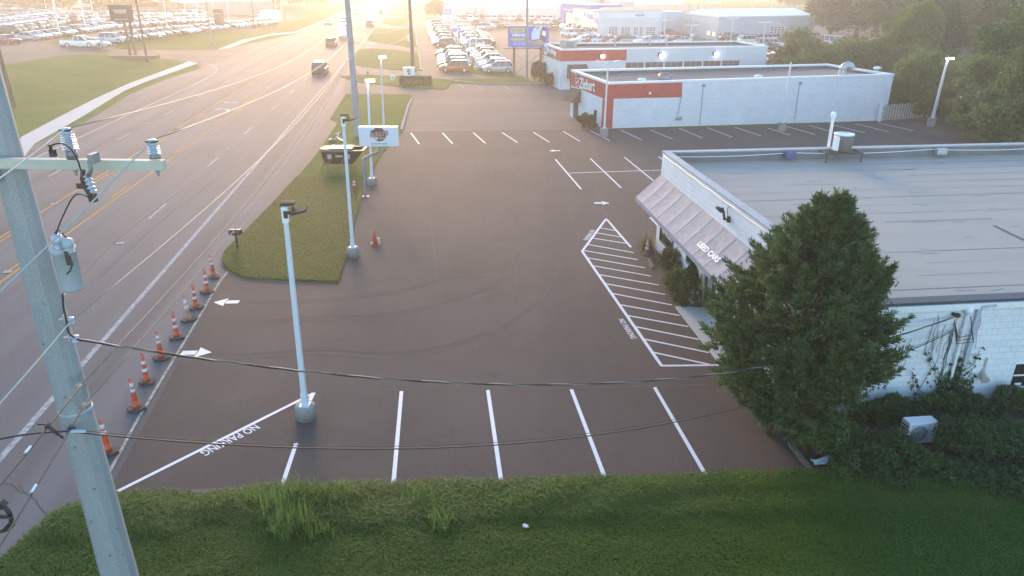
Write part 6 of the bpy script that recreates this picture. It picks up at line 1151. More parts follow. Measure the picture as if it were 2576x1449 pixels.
row((1462, 108), (1580, 108), 9, ['sedan', 'crossover'], ['pale blue', 'white', 'red', 'white', 'white', 'red', 'white', 'brown', 'silver'], R(200), 'the row just behind the workshop roof', GR)
row((1622, 111), (1712, 110), 7, ['sedan', 'crossover'], ['white', 'silver', 'white', 'white', 'white', 'red', 'white'], R(200), 'the row right of the service bays', GR)
GS = 'cars around the service hall'
car(g(1680, 93), R(-20), 'pickup', 'red', 'old red truck standing by the recessed roller door', GS, False)
row((1838, 104), (1892, 104), 4, ['suv', 'sedan', 'crossover', 'sedan'], ['olive', 'grey', 'pale blue', 'red'], R(10), 'the row against the service hall corner', GS)
row((1886, 111), (1952, 103), 6, ['suv', 'crossover', 'sedan'], ['white', 'grey', 'black', 'white', 'white', 'red'], R(12), 'the row below the barred hall door', GS)
row((1926, 117), (1950, 127), 3, ['crossover', 'suv', 'sedan'], ['white', 'silver', 'black'], R(-40), 'the short slanted row right of the workshop', GS)
row((1975, 108), (2050, 101), 5, ['sedan', 'crossover', 'suv'], ['grey', 'white', 'silver', 'olive', 'pale blue'], R(-10), 'the row behind the low bushes', GS)
row((2050, 114), (2108, 118), 4, ['crossover', 'sedan', 'van', 'van'], ['black', 'red', 'white', 'white'], R(-60), 'the group left of the big dark trees', GS)
row((1929, 158), (1967, 162), 3, ['sedan', 'minivan', 'crossover'], ['pale blue', 'brown', 'white'], R(70), 'the trio beyond the workshop end wall', GS)
car(g(2243, 208), R(-50), 'van', 'pale blue', 'pale van with roof rails parked behind the right end of the long white shop', GS); car(g(2210, 104), R(0), 'sedan', 'white', 'white car glimpsed between the right-hand trees', GS, False)
# moving traffic
GT = 'cars driving on the main road'; rd = PI/2+.12
for u, v, k, c, a, lab in ((807, 186, 'suv', 'black', rd, 'dark SUV driving away, nearest on the road'), (834.5, 117, 'suv', 'brown', rd, 'brown SUV driving away, second nearest on the road'), (930.5, 67.5, 'suv', 'brown', rd, 'brown SUV driving away in the right lane, third from the camera'), (957, 36, 'crossover', 'brown', rd, 'small dark car driving away, farthest in the right lane'), (825, 62, 'sedan', 'silver', rd+PI, 'silver sedan driving toward the camera in the outer lane'), (866, 57, 'crossover', 'white', rd+PI, 'white car driving toward the camera just left of the tall grey pole'), (899, 36, 'suv', 'white', rd+PI, 'white SUV driving toward the camera right of the tall grey pole'), (884, 29, 'sedan', 'grey', rd+PI, 'grey car driving toward the camera half behind the tall grey pole')): car(g(u, v), a, k, c, lab, GT)
def box_truck(p, ang, label, group, name='box_truck'):
    t = thing(name, label, 'truck', p, ang, group); MB().box((-.9, 0, 2.0), (5.4, 2.4, 2.6)).build('cargo_box', m_whitem, t, .03); MB().box((2.6, 0, 1.35), (1.5, 2.1, 1.5)).box((3.5, 0, .95), (.9, 2.0, .8)).build('cab', m_whitem, t, .1); MB().box((2.9, 0, 1.75), (1.1, 2.15, .55)).build('windows', m_cg, t)
    MB().box((0, 0, .6), (7, 1.0, .25)).build('chassis', m_trim, t)
    for x in (-2.4, 2.9):
        for y in (-1.0, 1.0): o = MB().cyl((0, -.15, 0), (0, .15, 0), .45, n=16).build('wheel', m_tyre, t); o.location = (x, y, .45)
box_truck(g(675, 55), R(170), 'white box truck parked beyond the end of the left car lot', 'trucks'); box_truck(g(870, 97), rd, 'tall pale box van driving away beside the thick grey pole', GT, 'driving_truck')
car(g(1790, 10.5), R(150), 'pickup', 'white', 'tiny white pickup on the curving road by the green field', GT, False)
for i, (u, v) in enumerate(((1563, 23), (1583, 24), (1608, 23.5), (1630, 22.5))):
    p = g(u, v, 0); o = link('parked_car', CARMESH['suv']['far']); o.location = p+Vector((0, 0, .01)); o.color = (*COLS[['white', 'orange', 'brown', 'silver'][i]], 1); o.rotation_euler = (0, 0, .3*i); tag(o, '%s vehicle, %s from the left beyond the grey warehouse roof' % (['white', 'orange', 'brown', 'silver'][i], ORD[i]), 'car', 'vehicles beyond the grey roof')
for i, (a, b) in enumerate((((1048, 27), (1062, 30)), ((1046, 16), (1075, 18)), ((1050, 22), (1080, 23)))): row(a, b, 3, ['suv', 'sedan'], ['white', 'red', 'silver'], R(183), ['the near group', 'the farthest group', 'the middle group'][i]+' beside the brown pole top', GR)
# a person walking by the service hall
t = thing('person', 'person in dark clothes walking by the service hall corner', 'person', g(1788, 101), R(60)); mb = MB()
bones = [((0, 0, .95), (0, 0, 1.45)), ((0, 0, 1.45), (.02, 0, 1.58)), ((0, -.09, .95), (.16, -.09, .5)), ((.16, -.09, .5), (.05, -.09, .05)), ((0, .09, .95), (-.05, .09, .5)), ((-.05, .09, .5), (-.28, .09, .1)), ((0, -.2, 1.42), (-.1, -.24, 1.12)), ((-.1, -.24, 1.12), (.02, -.24, .88)), ((0, .2, 1.42), (.12, .24, 1.14)), ((.12, .24, 1.14), (.3, .22, .98))]
bm = bmesh.new(); lay = bm.verts.layers.skin.verify(); vd = {}
def bv(p, r):
    k = tuple(p)
    if k not in vd: vd[k] = bm.verts.new(p); vd[k][lay].radius = (r, r)
    return vd[k]
pel = bv((0, 0, .95), .14); chest = bv((0, 0, 1.38), .16); nk = bv((0, 0, 1.52), .06); hd = bv((.02, 0, 1.68), .105); bm.edges.new((pel, chest)); bm.edges.new((chest, nk)); bm.edges.new((nk, hd))
for pts, rs in ((((.0, -.1, .9), (.16, -.1, .5), (.05, -.1, .06), (.2, -.1, .04)), (.1, .07, .05, .045)), (((.0, .1, .9), (-.05, .1, .5), (-.28, .1, .12), (-.16, .1, .05)), (.1, .07, .05, .045))):
    pv_ = pel
    for p, r in zip(pts, rs): v = bv(p, r); bm.edges.new((pv_, v)); pv_ = v
for pts in (((0, -.2, 1.42), (-.1, -.25, 1.12), (.02, -.25, .88)), ((0, .2, 1.42), (.12, .25, 1.14), (.3, .23, .98))):
    pv_ = chest
    for p, r in zip(pts, (.07, .05, .04)): v = bv(p, r); bm.edges.new((pv_, v)); pv_ = v
me = bpy.data.meshes.new('figure'); bm.to_mesh(me); bm.free(); me.materials.append(M('dark clothing', (.05, .05, .07), .9)); o = link('body', me, t); o.modifiers.new('skin', 'SKIN'); o.modifiers.new('sub', 'SUBSURF').render_levels = 1
MB().lathe((.0, 0, 1.68), [(.11, -.02), (.115, .06), (.07, .12), (0, .13)], 10).build('hair', M('dark hair', (.03, .02, .015), .8), t)
# ------------------------------------------------------------------ vegetation
def leafmat(name, a, b, transl=.3, rough=.55): return M(name, a, rough, island=b, transl=transl, spec=.25)
L_dec = leafmat('broad leaves', (.050, .090, .022), (.115, .160, .042), .4); L_lite = leafmat('light leaves', (.085, .14, .030), (.16, .21, .055), .4); L_dark = leafmat('dark leaves', (.034, .060, .018), (.078, .115, .036), .35)
L_cedar = leafmat('cedar sprays', (.045, .095, .034), (.130, .180, .065), .35, .6); L_shrub = leafmat('shrub leaves', (.045, .10, .024), (.10, .16, .045), .4); L_olive = leafmat('olive shrub leaves', (.055, .062, .020), (.085, .085, .030), .3); L_wall = leafmat('vine leaves', (.032, .078, .028), (.075, .125, .042), .4)
L_grass = leafmat('grass blades', (.045, .125, .012), (.125, .215, .028), .45); L_weed = leafmat('weed blades', (.10, .18, .03), (.20, .27, .06), .4); L_straw = leafmat('dry blades', (.16, .15, .06), (.24, .21, .10), .3)
m_bark = M('bark', (.075, .055, .042), .95, var=(.045, .034, .027), scale=6, stretch=(2, 2, .4), bump=.8, bscale=14)
def unit(n): v = rng.normal(size=(n, 3)); return v/np.linalg.norm(v, axis=1, keepdims=True)
def diamonds(c, s, asp=.55, a=None, up=None):
    n = len(c); a = unit(n) if a is None else a; r = unit(n); b = np.cross(a, r); b /= np.linalg.norm(b, axis=1, keepdims=True)+1e-9; s = np.broadcast_to(np.asarray(s), (n,))[:, None]
    return np.stack([c+a*s, c+b*s*asp, c-a*s, c-b*s*asp], 1).reshape(-1, 3)
def crown_points(K, n, rad, ctr, rc, seed, flat=.8, low=.1):
    """K clumps over a lumpy ellipsoid, n leaves each"""
    r_ = np.random.default_rng(seed); d = r_.normal(size=(K, 3)); d /= np.linalg.norm(d, axis=1, keepdims=True); d[:, 2] = np.where(d[:, 2] < -.8, -d[:, 2]*.6, d[:, 2])
    R_ = (r_.uniform(.25, 1, K)**.45)[:, None]; C = d*R_*np.array(rad)+np.array(ctr); rcs = rc*r_.uniform(.6, 1.35, K)
    e = r_.normal(size=(K, n, 3)); e /= np.linalg.norm(e, axis=2, keepdims=True); e *= (r_.uniform(0, 1, (K, n, 1))**.42); e[:, :, 2] *= flat
    return (C[:, None]+e*rcs[:, None, None]).reshape(-1, 3), C
def trunk_mb(h, r, C, seed, nl=10):
    r_ = random.Random(seed); mb = MB(); P = [(0, 0, -.2)]; x = y = 0
    for i in range(1, 6): x += r_.uniform(-.05, .05)*h*.3; y += r_.uniform(-.05, .05)*h*.3; P.append((x, y, h*i/5))
    mb.tube(P, [r*(1.15-.8*i/5) for i in range(6)], 9)
    for k in range(nl):
        c = C[r_.randrange(len(C))]; i = r_.randint(2, 4); a = Vector(P[i]); b = Vector(c); m = a.lerp(b, .5)+Vector((0, 0, .06*h)); mb.tube([a, m, b], [r*.38, r*.24, r*.08], 6)
    return mb
TREE = {}
def tree_proto(key, H, rad, K, n, rc, leaf, mat, seed, low=.42, asp=.6):
    ctr = (0, 0, H-rad[2]*1.02); pts, C = crown_points(K, n, rad, ctr, rc, seed); TREE[key] = (np_mesh('crown_'+key, diamonds(pts, leaf*rng.uniform(.6, 1.25, len(pts)), asp), None, mat), trunk_mb(H*low+1, .03*H**.9, C, seed).mesh('trunk_'+key, m_bark), H)
def tree(key, p, label, h=None, wid=1., rz=0, name='tree', cat='tree', group=None):
    c, t_, H = TREE[key]; k = (h or H)/H; o = thing(name, label, cat, p, rz, group); o.scale = (k*wid, k*wid, k); link('crown', c, o); link('trunk', t_, o); return o
tree_proto('oak', 15, (5.6, 5.6, 6.2), 120, 130, 1.55, .30, L_dec, 3); tree_proto('maple', 11, (3.6, 3.6, 4.6), 95, 130, 1.1, .22, L_lite, 5, .4); tree_proto('dark', 17, (7, 6.5, 8.4), 170, 130, 1.75, .34, L_dark, 8, .35)
tree_proto('bush', 4, (2.6, 2.4, 1.95), 70, 120, .75, .15, L_dec, 11, .3); tree_proto('lbush', 4, (2.4, 2.4, 1.9), 70, 120, .75, .15, L_lite, 12, .3); tree_proto('far', 9, (5, 5, 4.2), 60, 60, 1.5, .5, L_dec, 14, .35)
G1 = 'trees along the right-hand boundary'
for k, u, Y, h, w, lab in (('dark', 2165, 172, 15, 1.55, 'broad dark tree behind the parked cars at the upper right'), ('dark', 2095, 190, 11.5, 1.25, 'brownish dark tree just right of the service hall'), ('oak', 2262, 150, 14, 1.5, 'dark tree behind the pale green one at the upper right'), ('dark', 2220, 190, 19, 1.5, 'tallest dark tree at the top edge, right of the service hall'),
                           ('maple', 2288, 98, 10.2, 1.0, 'pale green upright tree standing before the dark trees'), ('dark', 2385, 135, 14, 1.35, 'big dark tree behind the lit violet lamp head'), ('oak', 2470, 118, 13, 1.5, 'big grey-green tree above the metal shed roof'), ('oak', 2570, 104, 13, 1.4, 'tall tree cut by the right edge of the picture'), ('dark', 2440, 160, 19, 1.4, 'hazy tall tree at the top edge above the grey-green one'),
                           ('oak', 2548, 70, 10.0, 1.0, 'leafy tree filling the right edge in front of the shed'), ('maple', 2474, 66, 6.6, 1.15, 'lower bushy tree right of the violet-lit lamp post'), ('oak', 2600, 56, 8.5, .85, 'tree at the right edge nearest the office roof'),
                           ('dark', 2345, 108, 10, .95, 'dark tree between the pale green tree and the shed')): 
    zz = 0; tree(k, (xat(u, Y, h*.4), Y, 0), lab, h, w, random.uniform(0, 6), 'broadleaf_tree', 'tree', G1)
G2 = 'bushes behind the long white shop'
for i, (k, u, Y, h, w, lab) in enumerate((('bush', 2010, 100, 5.2, .9, 'bush left of the parked white van, behind the shop roof'), ('lbush', 2000, 118, 5.4, .7, 'upright yellow-green bush in front of the service hall cars'), ('bush', 2060, 94, 4.6, 1.1, 'wide dark bush behind the middle of the shop end'), ('lbush', 2120, 100, 5.0, 1.0, 'light green bush below the white trucks'), ('bush', 2165, 95, 5.2, 1.0, 'round bush behind the silver elbow duct'),
                           ('lbush', 2205, 99, 5.4, .9, 'light bush right of the elbow duct'), ('bush', 1985, 92, 3.8, 1.0, 'low bush hugging the workshop corner'), ('bush', 2262, 92, 4.8, 1.1, 'bush behind the pale van'), ('bush', 2315, 90, 5.2, 1.1, 'bush behind the upright feathery bush'))): tree(k, (xat(u, Y, 1), Y, 0), lab, h, w, i*1.3, 'bush', 'bush', G2)
G3 = 'bushes at the end of the long white shop'
for i, (k, u, Y, h, w, lab) in enumerate((('bush', 2258, 73.5, 4.1, 1.05, 'dense dark bush spilling over the shop end wall'), ('lbush', 2312, 75, 5.6, .8, 'upright feathery bush left of the violet-lit lamp'), ('bush', 2372, 72, 4.2, 1.0, 'dark bush right of the violet-lit lamp post'), ('bush', 2206, 71.5, 2.6, .9, 'low bush creeping along the foot of the white wall'), ('bush', 2420, 68, 4.2, 1.0, 'bush below the metal shed'), ('lbush', 2392, 80, 4.6, .9, 'yellow-green bush before the shed'), ('bush', 2330, 71, 3.0, 1.1, 'low bush behind the violet-lit lamp base'), ('bush', 2480, 60, 4.4, 1.1, 'bush at the lot corner near the office roof'), ('bush', 2550, 55, 4.8, 1.1, 'bush above the office roof at the right edge'))): tree(k, (xat(u, Y, 1), Y, 0), lab, h, w, i*2.1, 'bush', 'bush', G3)
tree('lbush', g(1095, 43), 'small round tree beside the blue and white dealer pylon', 6, 1, 0, 'small_tree', 'tree')
for i, (u, v, h, w) in enumerate(((20, 24, 10, 1), (60, 23, 12, 1.1), (100, 24, 12, 1), (140, 26, 10, 1), (175, 27, 11, 1.1), (262, 31, 8, .9), (300, 33, 7, .8), (-30, 24, 12, 1))): tree('far', g(u, v), 'rounded tree behind the left car lot, %s from the left' % ('eighth' if i == 7 else ORD[i]) if i != 7 else 'rounded tree behind the left car lot at the edge of the picture', h, w, i, 'distant_tree', 'tree', 'trees behind the left car lot')
for i, (u, v, h) in enumerate(((575, 21, 10), (620, 19, 12), (668, 22, 10), (700, 18, 13), (750, 16, 12), (795, 15, 9))): tree('far', g(u, v), 'hazy tree in the sun glare left of the far road, %s from the left' % ORD[i], h, 1.1, i, 'distant_tree', 'tree', 'trees in the sun glare')
for i, (u, v, h) in enumerate(((1985, 19, 9), (2012, 20, 11), (2045, 22, 14), (2075, 24, 15))): tree('far', g(u, v), 'distant tree beyond the service hall roof, %s from the left' % ORD[i], h, 1.0, i, 'distant_tree', 'tree', 'trees beyond the service hall')
# feathery red cedar in front of the office corner
def cedar():
    base = Vector((7.75, 17.9, 0)); H = zat(478, 18.4); t = thing('cedar_tree', 'big dense feathery cedar tree hiding the office corner', 'tree', base); r_ = np.random.default_rng(21)
    ctrX = xat(2014, 18, 3.5)-base.x; nb = 820; z = .9+(H-1.0)*r_.uniform(0, 1, nb)**1.05; tt = (z-.9)/(H-.9); prof = np.where(tt < .42, .62+.38*tt/.42, np.clip((1-tt)/.58, 0, 1)**.74)
    lob = r_.uniform(0, 2*PI, nb); rmax = 2.55*prof*(1+.13*np.sin(3*lob+4*tt*3)+.10*np.sin(7*lob+9*tt)); rr_ = rmax*r_.uniform(.35, 1.04, nb)**.55
    tips = np.stack([ctrX*np.minimum(1, tt*2.2)+(xat(2085, 18.4, H)-base.x-ctrX)*np.clip((tt-.6)/.4, 0, 1)+rr_*np.cos(lob), rr_*np.sin(lob)*.92, z+.12*rr_], 1)
    out = np.stack([np.cos(lob)*.8, np.sin(lob)*.8, .35+.9*tt], 1)+r_.normal(size=(nb, 3))*.25; out /= np.linalg.norm(out, axis=1, keepdims=True)
    V = []
    for i in range(nb):
        L_ = r_.uniform(.45, 1.0)*(1 if tt[i] < .85 else .75)*(1.25 if i % 6 == 0 else 1); m = 135; s_ = r_.uniform(0, 1, m)**.8; ax_ = out[i]; c = tips[i]-ax_*L_*.72+np.outer(s_*L_, ax_)
        side = unit(m); side -= np.outer(side @ ax_, ax_); side /= np.linalg.norm(side, axis=1, keepdims=True)+1e-9; dr_ = side*.75+ax_*.8+np.array([0, 0, .15]); dr_ /= np.linalg.norm(dr_, axis=1, keepdims=True)
        ln = (.125*(1-.62*s_)+.025)*r_.uniform(.7, 1.3, m); c = c+dr_*ln[:, None]*.8; V.append(diamonds(c, ln, .14, dr_))
        m2 = 34; c2 = tips[i]-ax_*L_*.5+r_.normal(size=(m2, 3))*.2*L_; V.append(diamonds(c2, .07, .35))
    link('crown', np_mesh('cedar_crown', np.concatenate(V), None, L_cedar), t)
    mb = MB().tube([(0, 0, -.2), (.05, .02, 1.2), (.12, 0, 3), (.3, .05, H*.8)], [.2, .16, .11, .03], 10).tube([(-.35, .15, -.2), (-.2, .1, 1), (-.3, 0, 2.6)], [.12, .1, .04], 8).tube([(.4, -.1, -.2), (.35, 0, 1.1), (.7, 0, 2.6)], [.11, .09, .04], 8)
    for i in range(0, nb, 9): a = Vector((.1, 0, float(max(.7, tips[i][2]*.72)))); mb.tube([a, a.lerp(Vector(tips[i]), .6)+Vector((0, 0, .1)), Vector(tips[i])], [.035, .022, .006], 5)
    mb.build('trunk', m_bark, t)
cedar()
# ------------------------------------------------------------------ shrubs: leaf shells round a woody heart
def shrub(name, label, p, rad, n, leaf, mat, asp=.5, cat='shrub', shape=None, group=None, twigs=8, seed=1, K=None):
    r_ = np.random.default_rng(seed); t = thing(name, label, cat, p, 0, group); K = K or max(12, n//90)
    pts, C = crown_points(K, n//K, (rad[0]*.8, rad[1]*.8, rad[2]*.42), (0, 0, rad[2]*.52), min(rad[0], rad[1], rad[2])*.30, seed, .9)
    if shape == 'cone':
        tt = r_.uniform(0, 1, n)**1.4; a = r_.uniform(0, 2*PI, n); k = (1-tt)**.62*(.85+.15*np.sin(a*5+tt*8))*r_.uniform(.55, 1, n)**.4; pts = np.stack([rad[0]*k*np.cos(a), rad[1]*k*np.sin(a), rad[2]*tt], 1); C = pts[::200]
    if shape == 'hedge':
        q = r_.uniform(-1, 1, (n, 3)); ax_ = r_.integers(0, 3, n); q[np.arange(n), ax_] = np.sign(q[np.arange(n), ax_])*r_.uniform(.86, 1.02, n); pts = np.stack([q[:, 0]*rad[0], q[:, 1]*rad[1], rad[2]*(.5+.5*np.abs(q[:, 2])*np.sign(q[:, 2]))], 1); pts += r_.normal(size=pts.shape)*.04; C = pts[::300]
    pts[:, 2] = np.maximum(pts[:, 2], .03); link('foliage', np_mesh('foliage', diamonds(pts, leaf*r_.uniform(.6, 1.3, len(pts)), asp), None, mat), t)
    mb = MB(); rr_ = random.Random(seed)
    for k in range(twigs): c = C[rr_.randrange(len(C))]; mb.tube([(rr_.uniform(-.1, .1), rr_.uniform(-.1, .1), -.05), (c[0]*.4, c[1]*.4, c[2]*.6), tuple(c)], [.03, .02, .006], 5)
    mb.build('stems', m_bark, t); return t
GO = 'shrubs along the office front'
shrub('shrub', 'rounded shrub under the office window with numbers', g(1690, 690), (.78, .75, 1.25), 5200, .05, L_olive, .4, group=GO, seed=31); shrub('shrub', 'loose shrub between the round shrub and the dark conical one', g(1700, 735), (.72, .7, 1.15), 4600, .05, L_shrub, .4, group=GO, seed=32)
shrub('conical_shrub', 'dark clipped conical evergreen beside the downpipe and bag', g(1733, 762), (.68, .66, 1.75), 9000, .045, L_dark, .4, shape='cone', group=GO, seed=33)
def tuft(name, label, p, n, ln, spread, mat, w=.012, cat='plant', group=None, seed=1, scape=0):
    r_ = np.random.default_rng(seed); t = thing(name, label, cat, p, 0, group); V = []
    for i in range(n):
        a = r_.uniform(0, 2*PI); L_ = ln*r_.uniform(.55, 1.15); b = np.array([r_.normal()*spread*.35, r_.normal()*spread*.35, 0]); o_ = np.array([math.cos(a), math.sin(a), 0]); sd = np.array([-math.sin(a), math.cos(a), 0])*w*r_.uniform(.7, 1.3); lean = r_.uniform(.15, .8); P = []
        for k in range(5): s_ = k/4; P.append(b+o_*L_*lean*s_**1.6*.9+np.array([0, 0, L_*(s_-.42*lean*s_**2.6)]))
        for k in range(4):
            w0, w1 = (1-.22*k), (1-.22*(k+1)) if k < 3 else .05; V += [P[k]-sd*w0, P[k]+sd*w0, P[k+1]+sd*w1, P[k+1]-sd*w1]
    link('blades', np_mesh('blades', np.array(V), None, mat), t)
    if scape: 
        mb = MB()
        for k in range(scape): x, y = r_.normal()*.15, r_.normal()*.15; mb.tube([(x, y, 0), (x*1.3, y*1.3, ln*1.1), (x*1.5, y*1.4, ln*1.8)], [.012, .01, .006], 5).lathe((x*1.5, y*1.4, ln*1.72), [(.01, 0), (.03, .06), (.02, .16), (0, .2)], 6)
        mb.build('seed_stalks', M('dry stalk', (.30, .22, .12), .9), t)
    return t
tuft('yucca_clump', 'spiky pale clump with dry stalks at the near office corner bed', g(1626, 628), 170, .95, .45, leafmat('straw green blades', (.14, .15, .06), (.26, .23, .11)), .02, seed=41, scape=3)
shrub('hedge', 'low clipped brownish hedge around the foot of the small pylon sign', g(1046, 214), (1.9, .8, 1.0), 5200, .09, L_olive, .5, 'hedge', 'hedge', seed=43)
GB = 'bushes at the red-fascia workshop corner'
shrub('bush', 'tall spiky bush at the left corner of the red-fascia workshop', g(1358, 206), (1.5, 1.3, 2.7), 5000, .12, L_olive, .3, 'bush', group=GB, seed=44); shrub('bush', 'low round bush in front of the red-fascia workshop door', g(1384, 216), (1.2, 1.1, 1.7), 3600, .11, L_olive, .4, 'bush', group=GB, seed=45)
GZ = 'pair of clipped shrubs by the slit window'
shrub('shrub', 'left clipped round shrub beside the red-banded shop entrance', g(1467, 321), (.75, .7, 1.35), 3000, .07, L_olive, .5, group=GZ, seed=46); shrub('shrub', 'right clipped round shrub under the slit window', g(1486, 324), (.75, .7, 1.2), 3000, .07, L_olive, .5, group=GZ, seed=47)
GW = 'shrubs along the office side wall'
for i, (u, v, rad, n, lf, m_, lab) in enumerate(((2050, 1150, (.95, .8, 1.45), 5200, .065, L_shrub, 'broad-leaved bright shrub at the foot of the cedar'), (2150, 1165, (1.0, .85, 1.05), 5200, .05, L_wall, 'dark shrub right of the broad-leaved one'), (2235, 1172, (.9, .8, .95), 5000, .05, L_wall, 'dark shrub left of the outdoor air unit'), (2320, 1190, (.8, .5, .62), 3600, .05, L_shrub, 'low growth in front of the outdoor air unit'), (2420, 1150, (1.0, .9, 1.15), 5600, .05, L_wall, 'dark shrub right of the outdoor air unit'), (2510, 1150, (1.0, .9, 1.0), 5200, .05, L_wall, 'dark shrub under the office side window'), (2590, 1165, (1.1, 1.0, 1.0), 5200, .05, L_wall, 'dark shrub at the right edge under the window'), (2120, 1205, (.7, .5, .5), 2400, .05, L_shrub, 'sprawling weeds by the corner of the timber kerb'), (2400, 1215, (1.2, .7, .55), 4200, .045, L_wall, 'low weeds in the dark corner right of the air unit'), (2540, 1240, (1.2, .8, .5), 4200, .045, L_wall, 'low weeds at the lower right edge'), (2240, 1225, (1.0, .6, .5), 3600, .045, L_wall, 'low weeds below the dark shrubs'))):
    shrub('shrub', lab, g(u, v), rad, n, lf, m_, .5, group=GW, seed=60+i)
# climbing vine on the side wall
for i in range(9):
    u = 2150+56*i; pw = Ws.pt(Ws.px(u, 1060)[0], 0, .55); shrub('shrub', 'leafy shrub against the side wall, %s from the left in the row' % ORD[i], pw, (.75, .5, .85+.2*math.sin(i*2.3)), 2600, .05, L_wall if i % 3 else L_shrub, .5, group='shrubs against the office side wall', seed=120+i)
t = thing('climbing_vine', 'leafy vine climbing the side wall around the meter box', 'vine', Ws.pt(xm, 0, .2)); o_ = Vector(t.location); mb = MB(); pts = []; rv = random.Random(5)
for k in range(10):
    x, z = xm+rv.uniform(-1.3, 1.0), rv.uniform(.4, .9); dx, dz = rv.uniform(-.12, .12), .16; P = []
    for s_ in range(rv.randint(4, 10)): P.append(Ws.pt(x, z, .05)-o_); x += dx+rv.uniform(-.06, .06); z += dz*rv.uniform(.6, 1.1); pts += [Ws.pt(x+rv.uniform(-.12, .12), z+rv.uniform(-.1, .1), .09)-o_ for _ in range(1)]
    mb.tube(P, .008, 4)
for k in range(900): z = min(2.0, abs(rv.gauss(0, .62))+.2); x = rv.gauss(xm+.12, .42*max(.25, 1-z/2.4)); pts.append(Ws.pt(x, z, rv.uniform(.05, .26 if z < 1.2 else .12))-o_)
for k in range(260): x = xm+4.2+rv.gauss(0, .5); pts.append(Ws.pt(x, abs(rv.gauss(.3, .6)), rv.uniform(.04, .2))-o_)
mb.build('vine_stems', m_bark, t); pa_ = np.array(pts); link('leaves', np_mesh('vine_leaves', diamonds(pa_, .06*rng.uniform(.6, 1.3, len(pa_)), .8), None, L_wall), t)
mb = MB()
for k in range(16):
    x, z = xm+rv.uniform(-1.6, .7), zS-rv.uniform(.3, 1.1); P = [Ws.pt(x, z, .03)]
    for s_ in range(9): x += rv.uniform(-.05, .04); z -= rv.uniform(.06, .18); P.append(Ws.pt(x, z, .03))
    mb.tube(P, .006, 4)
o = mb.build('dead_vine', M('dry vine stem', (.16, .14, .13), .9)); tag(o, 'dry leafless vine strands hanging on the white side wall below the cables', 'vine')
# ------------------------------------------------------------------ beds, front lawn and its grass
drape('planting_bed', [g2(1588, 623), g2(1697, 774), tuple(Wf.pt(dx0-.2, 0)[:2]), tuple(Wf.pt(0, 0)[:2]), tuple(Wf.pt(-.5, 0)[:2])], .03, m_soil)
drape('entrance_slab', [g2(1698, 774), tuple(Wf.pt(dx0-.15, 0)[:2]), tuple(Wf.pt(Wf.L-1.2, 0)[:2]), g2(1850, 960), g2(1800, 906)], .05, m_conc, thick=.08)
drape('side_bed', [g2(1850, 962), tuple(Wf.pt(Wf.L-1.2, 0)[:2]), tuple(S0[:2]), tuple(SEp[:2]), (34, 16.6), g2(2600, 1215), g2(2040, 1196), g2(1890, 1000)], .028, m_soil)
fl = [g2(0, 1412), g2(60, 1362), g2(110, 1330), g2(190, 1278), g2(230, 1262), g2(268, 1252), g2(700, 1233), g2(1250, 1218), g2(2035, 1195), g2(2120, 1194)]
lawn_poly = fl+[(36, 16.5), (36, 4), (-22, 4), (-14, 10)]
drape('front_lawn', lawn_poly, .02, m_turf)
drape('side_lawn', [g2(2120, 1196), (36, 16.6), (36, 15), g2(2200, 1230)], .032, m_turf)
def inside(P, poly):
    x, y = P[:, 0], P[:, 1]; r_ = np.zeros(len(P), bool); n = len(poly)
    for i in range(n):
        (x1, y1), (x2, y2) = poly[i], poly[(i+1) % n]; c = ((y1 > y) != (y2 > y)) & (x < (x2-x1)*(y-y1)/(y2-y1+1e-12)+x1); r_ ^= c
    return r_
def blades(P, ln, w, lean, r_, wind=(.25, -.2)):
    n = len(P); a = r_.uniform(0, 2*PI, n); d = np.stack([np.cos(a), np.sin(a), np.zeros(n)], 1)*lean[:, None]+np.array([wind[0], wind[1], 0])*lean[:, None]; sd = np.stack([-np.sin(a), np.cos(a), np.zeros(n)], 1)*w[:, None]
    p0 = np.concatenate([P, np.full((n, 1), .015)], 1); p1 = p0+d*ln[:, None]*.35+np.array([0, 0, 1])*ln[:, None]*.6; p2 = p0+d*ln[:, None]+np.array([0, 0, 1])*ln[:, None]*(.95-.45*lean[:, None])
    return np.concatenate([np.stack([p0-sd, p0+sd, p1+sd*.8, p1-sd*.8], 1), np.stack([p1-sd*.8, p1+sd*.8, p2+sd*.1, p2-sd*.1], 1)], 0).reshape(-1, 3)
rg = np.random.default_rng(3); P = np.stack([rg.uniform(-14, 13.5, 300000), rg.uniform(11.4, 16.8, 300000)], 1); P = P[inside(P, lawn_poly)]
kx = np.array([p[0] for p in fl]); ky = np.array([p[1] for p in fl]); dk_ = np.interp(P[:, 0], kx[4:], ky[4:])-P[:, 1]
patch = .5+.5*np.sin(P[:, 0]*1.7+np.sin(P[:, 1]*2.3)*1.5)*np.sin(P[:, 1]*2.9+np.cos(P[:, 0]*.8)*2); rough_ = np.clip(1.35-dk_/1.35, 0, 1)*(.45+.55*patch); rough_[dk_ > 1.9] = 0; rough_ *= np.clip(.35+dk_/.9, 0, 1)
bare = rg.uniform(0, 1, len(P)) < .12+.25*(patch < .12)
P, rough_, patch = P[~bare], rough_[~bare], patch[~bare]
ln = (.08+.05*rg.uniform(0, 1, len(P)))*(1+.6*patch)+rough_*rg.uniform(.08, .30, len(P)); hi_ = rough_ > .22; Ph, lh = P[hi_], ln[hi_]; tag(link('verge_grass', np_mesh('verge_grass', blades(Ph, lh*1.25, .008+.004*rg.uniform(0, 1, len(Ph)), .35+.75*rg.uniform(0, 1, len(Ph)), rg), None, leafmat('verge blades', (.055, .135, .016), (.145, .235, .038), .45))), kind='stuff')
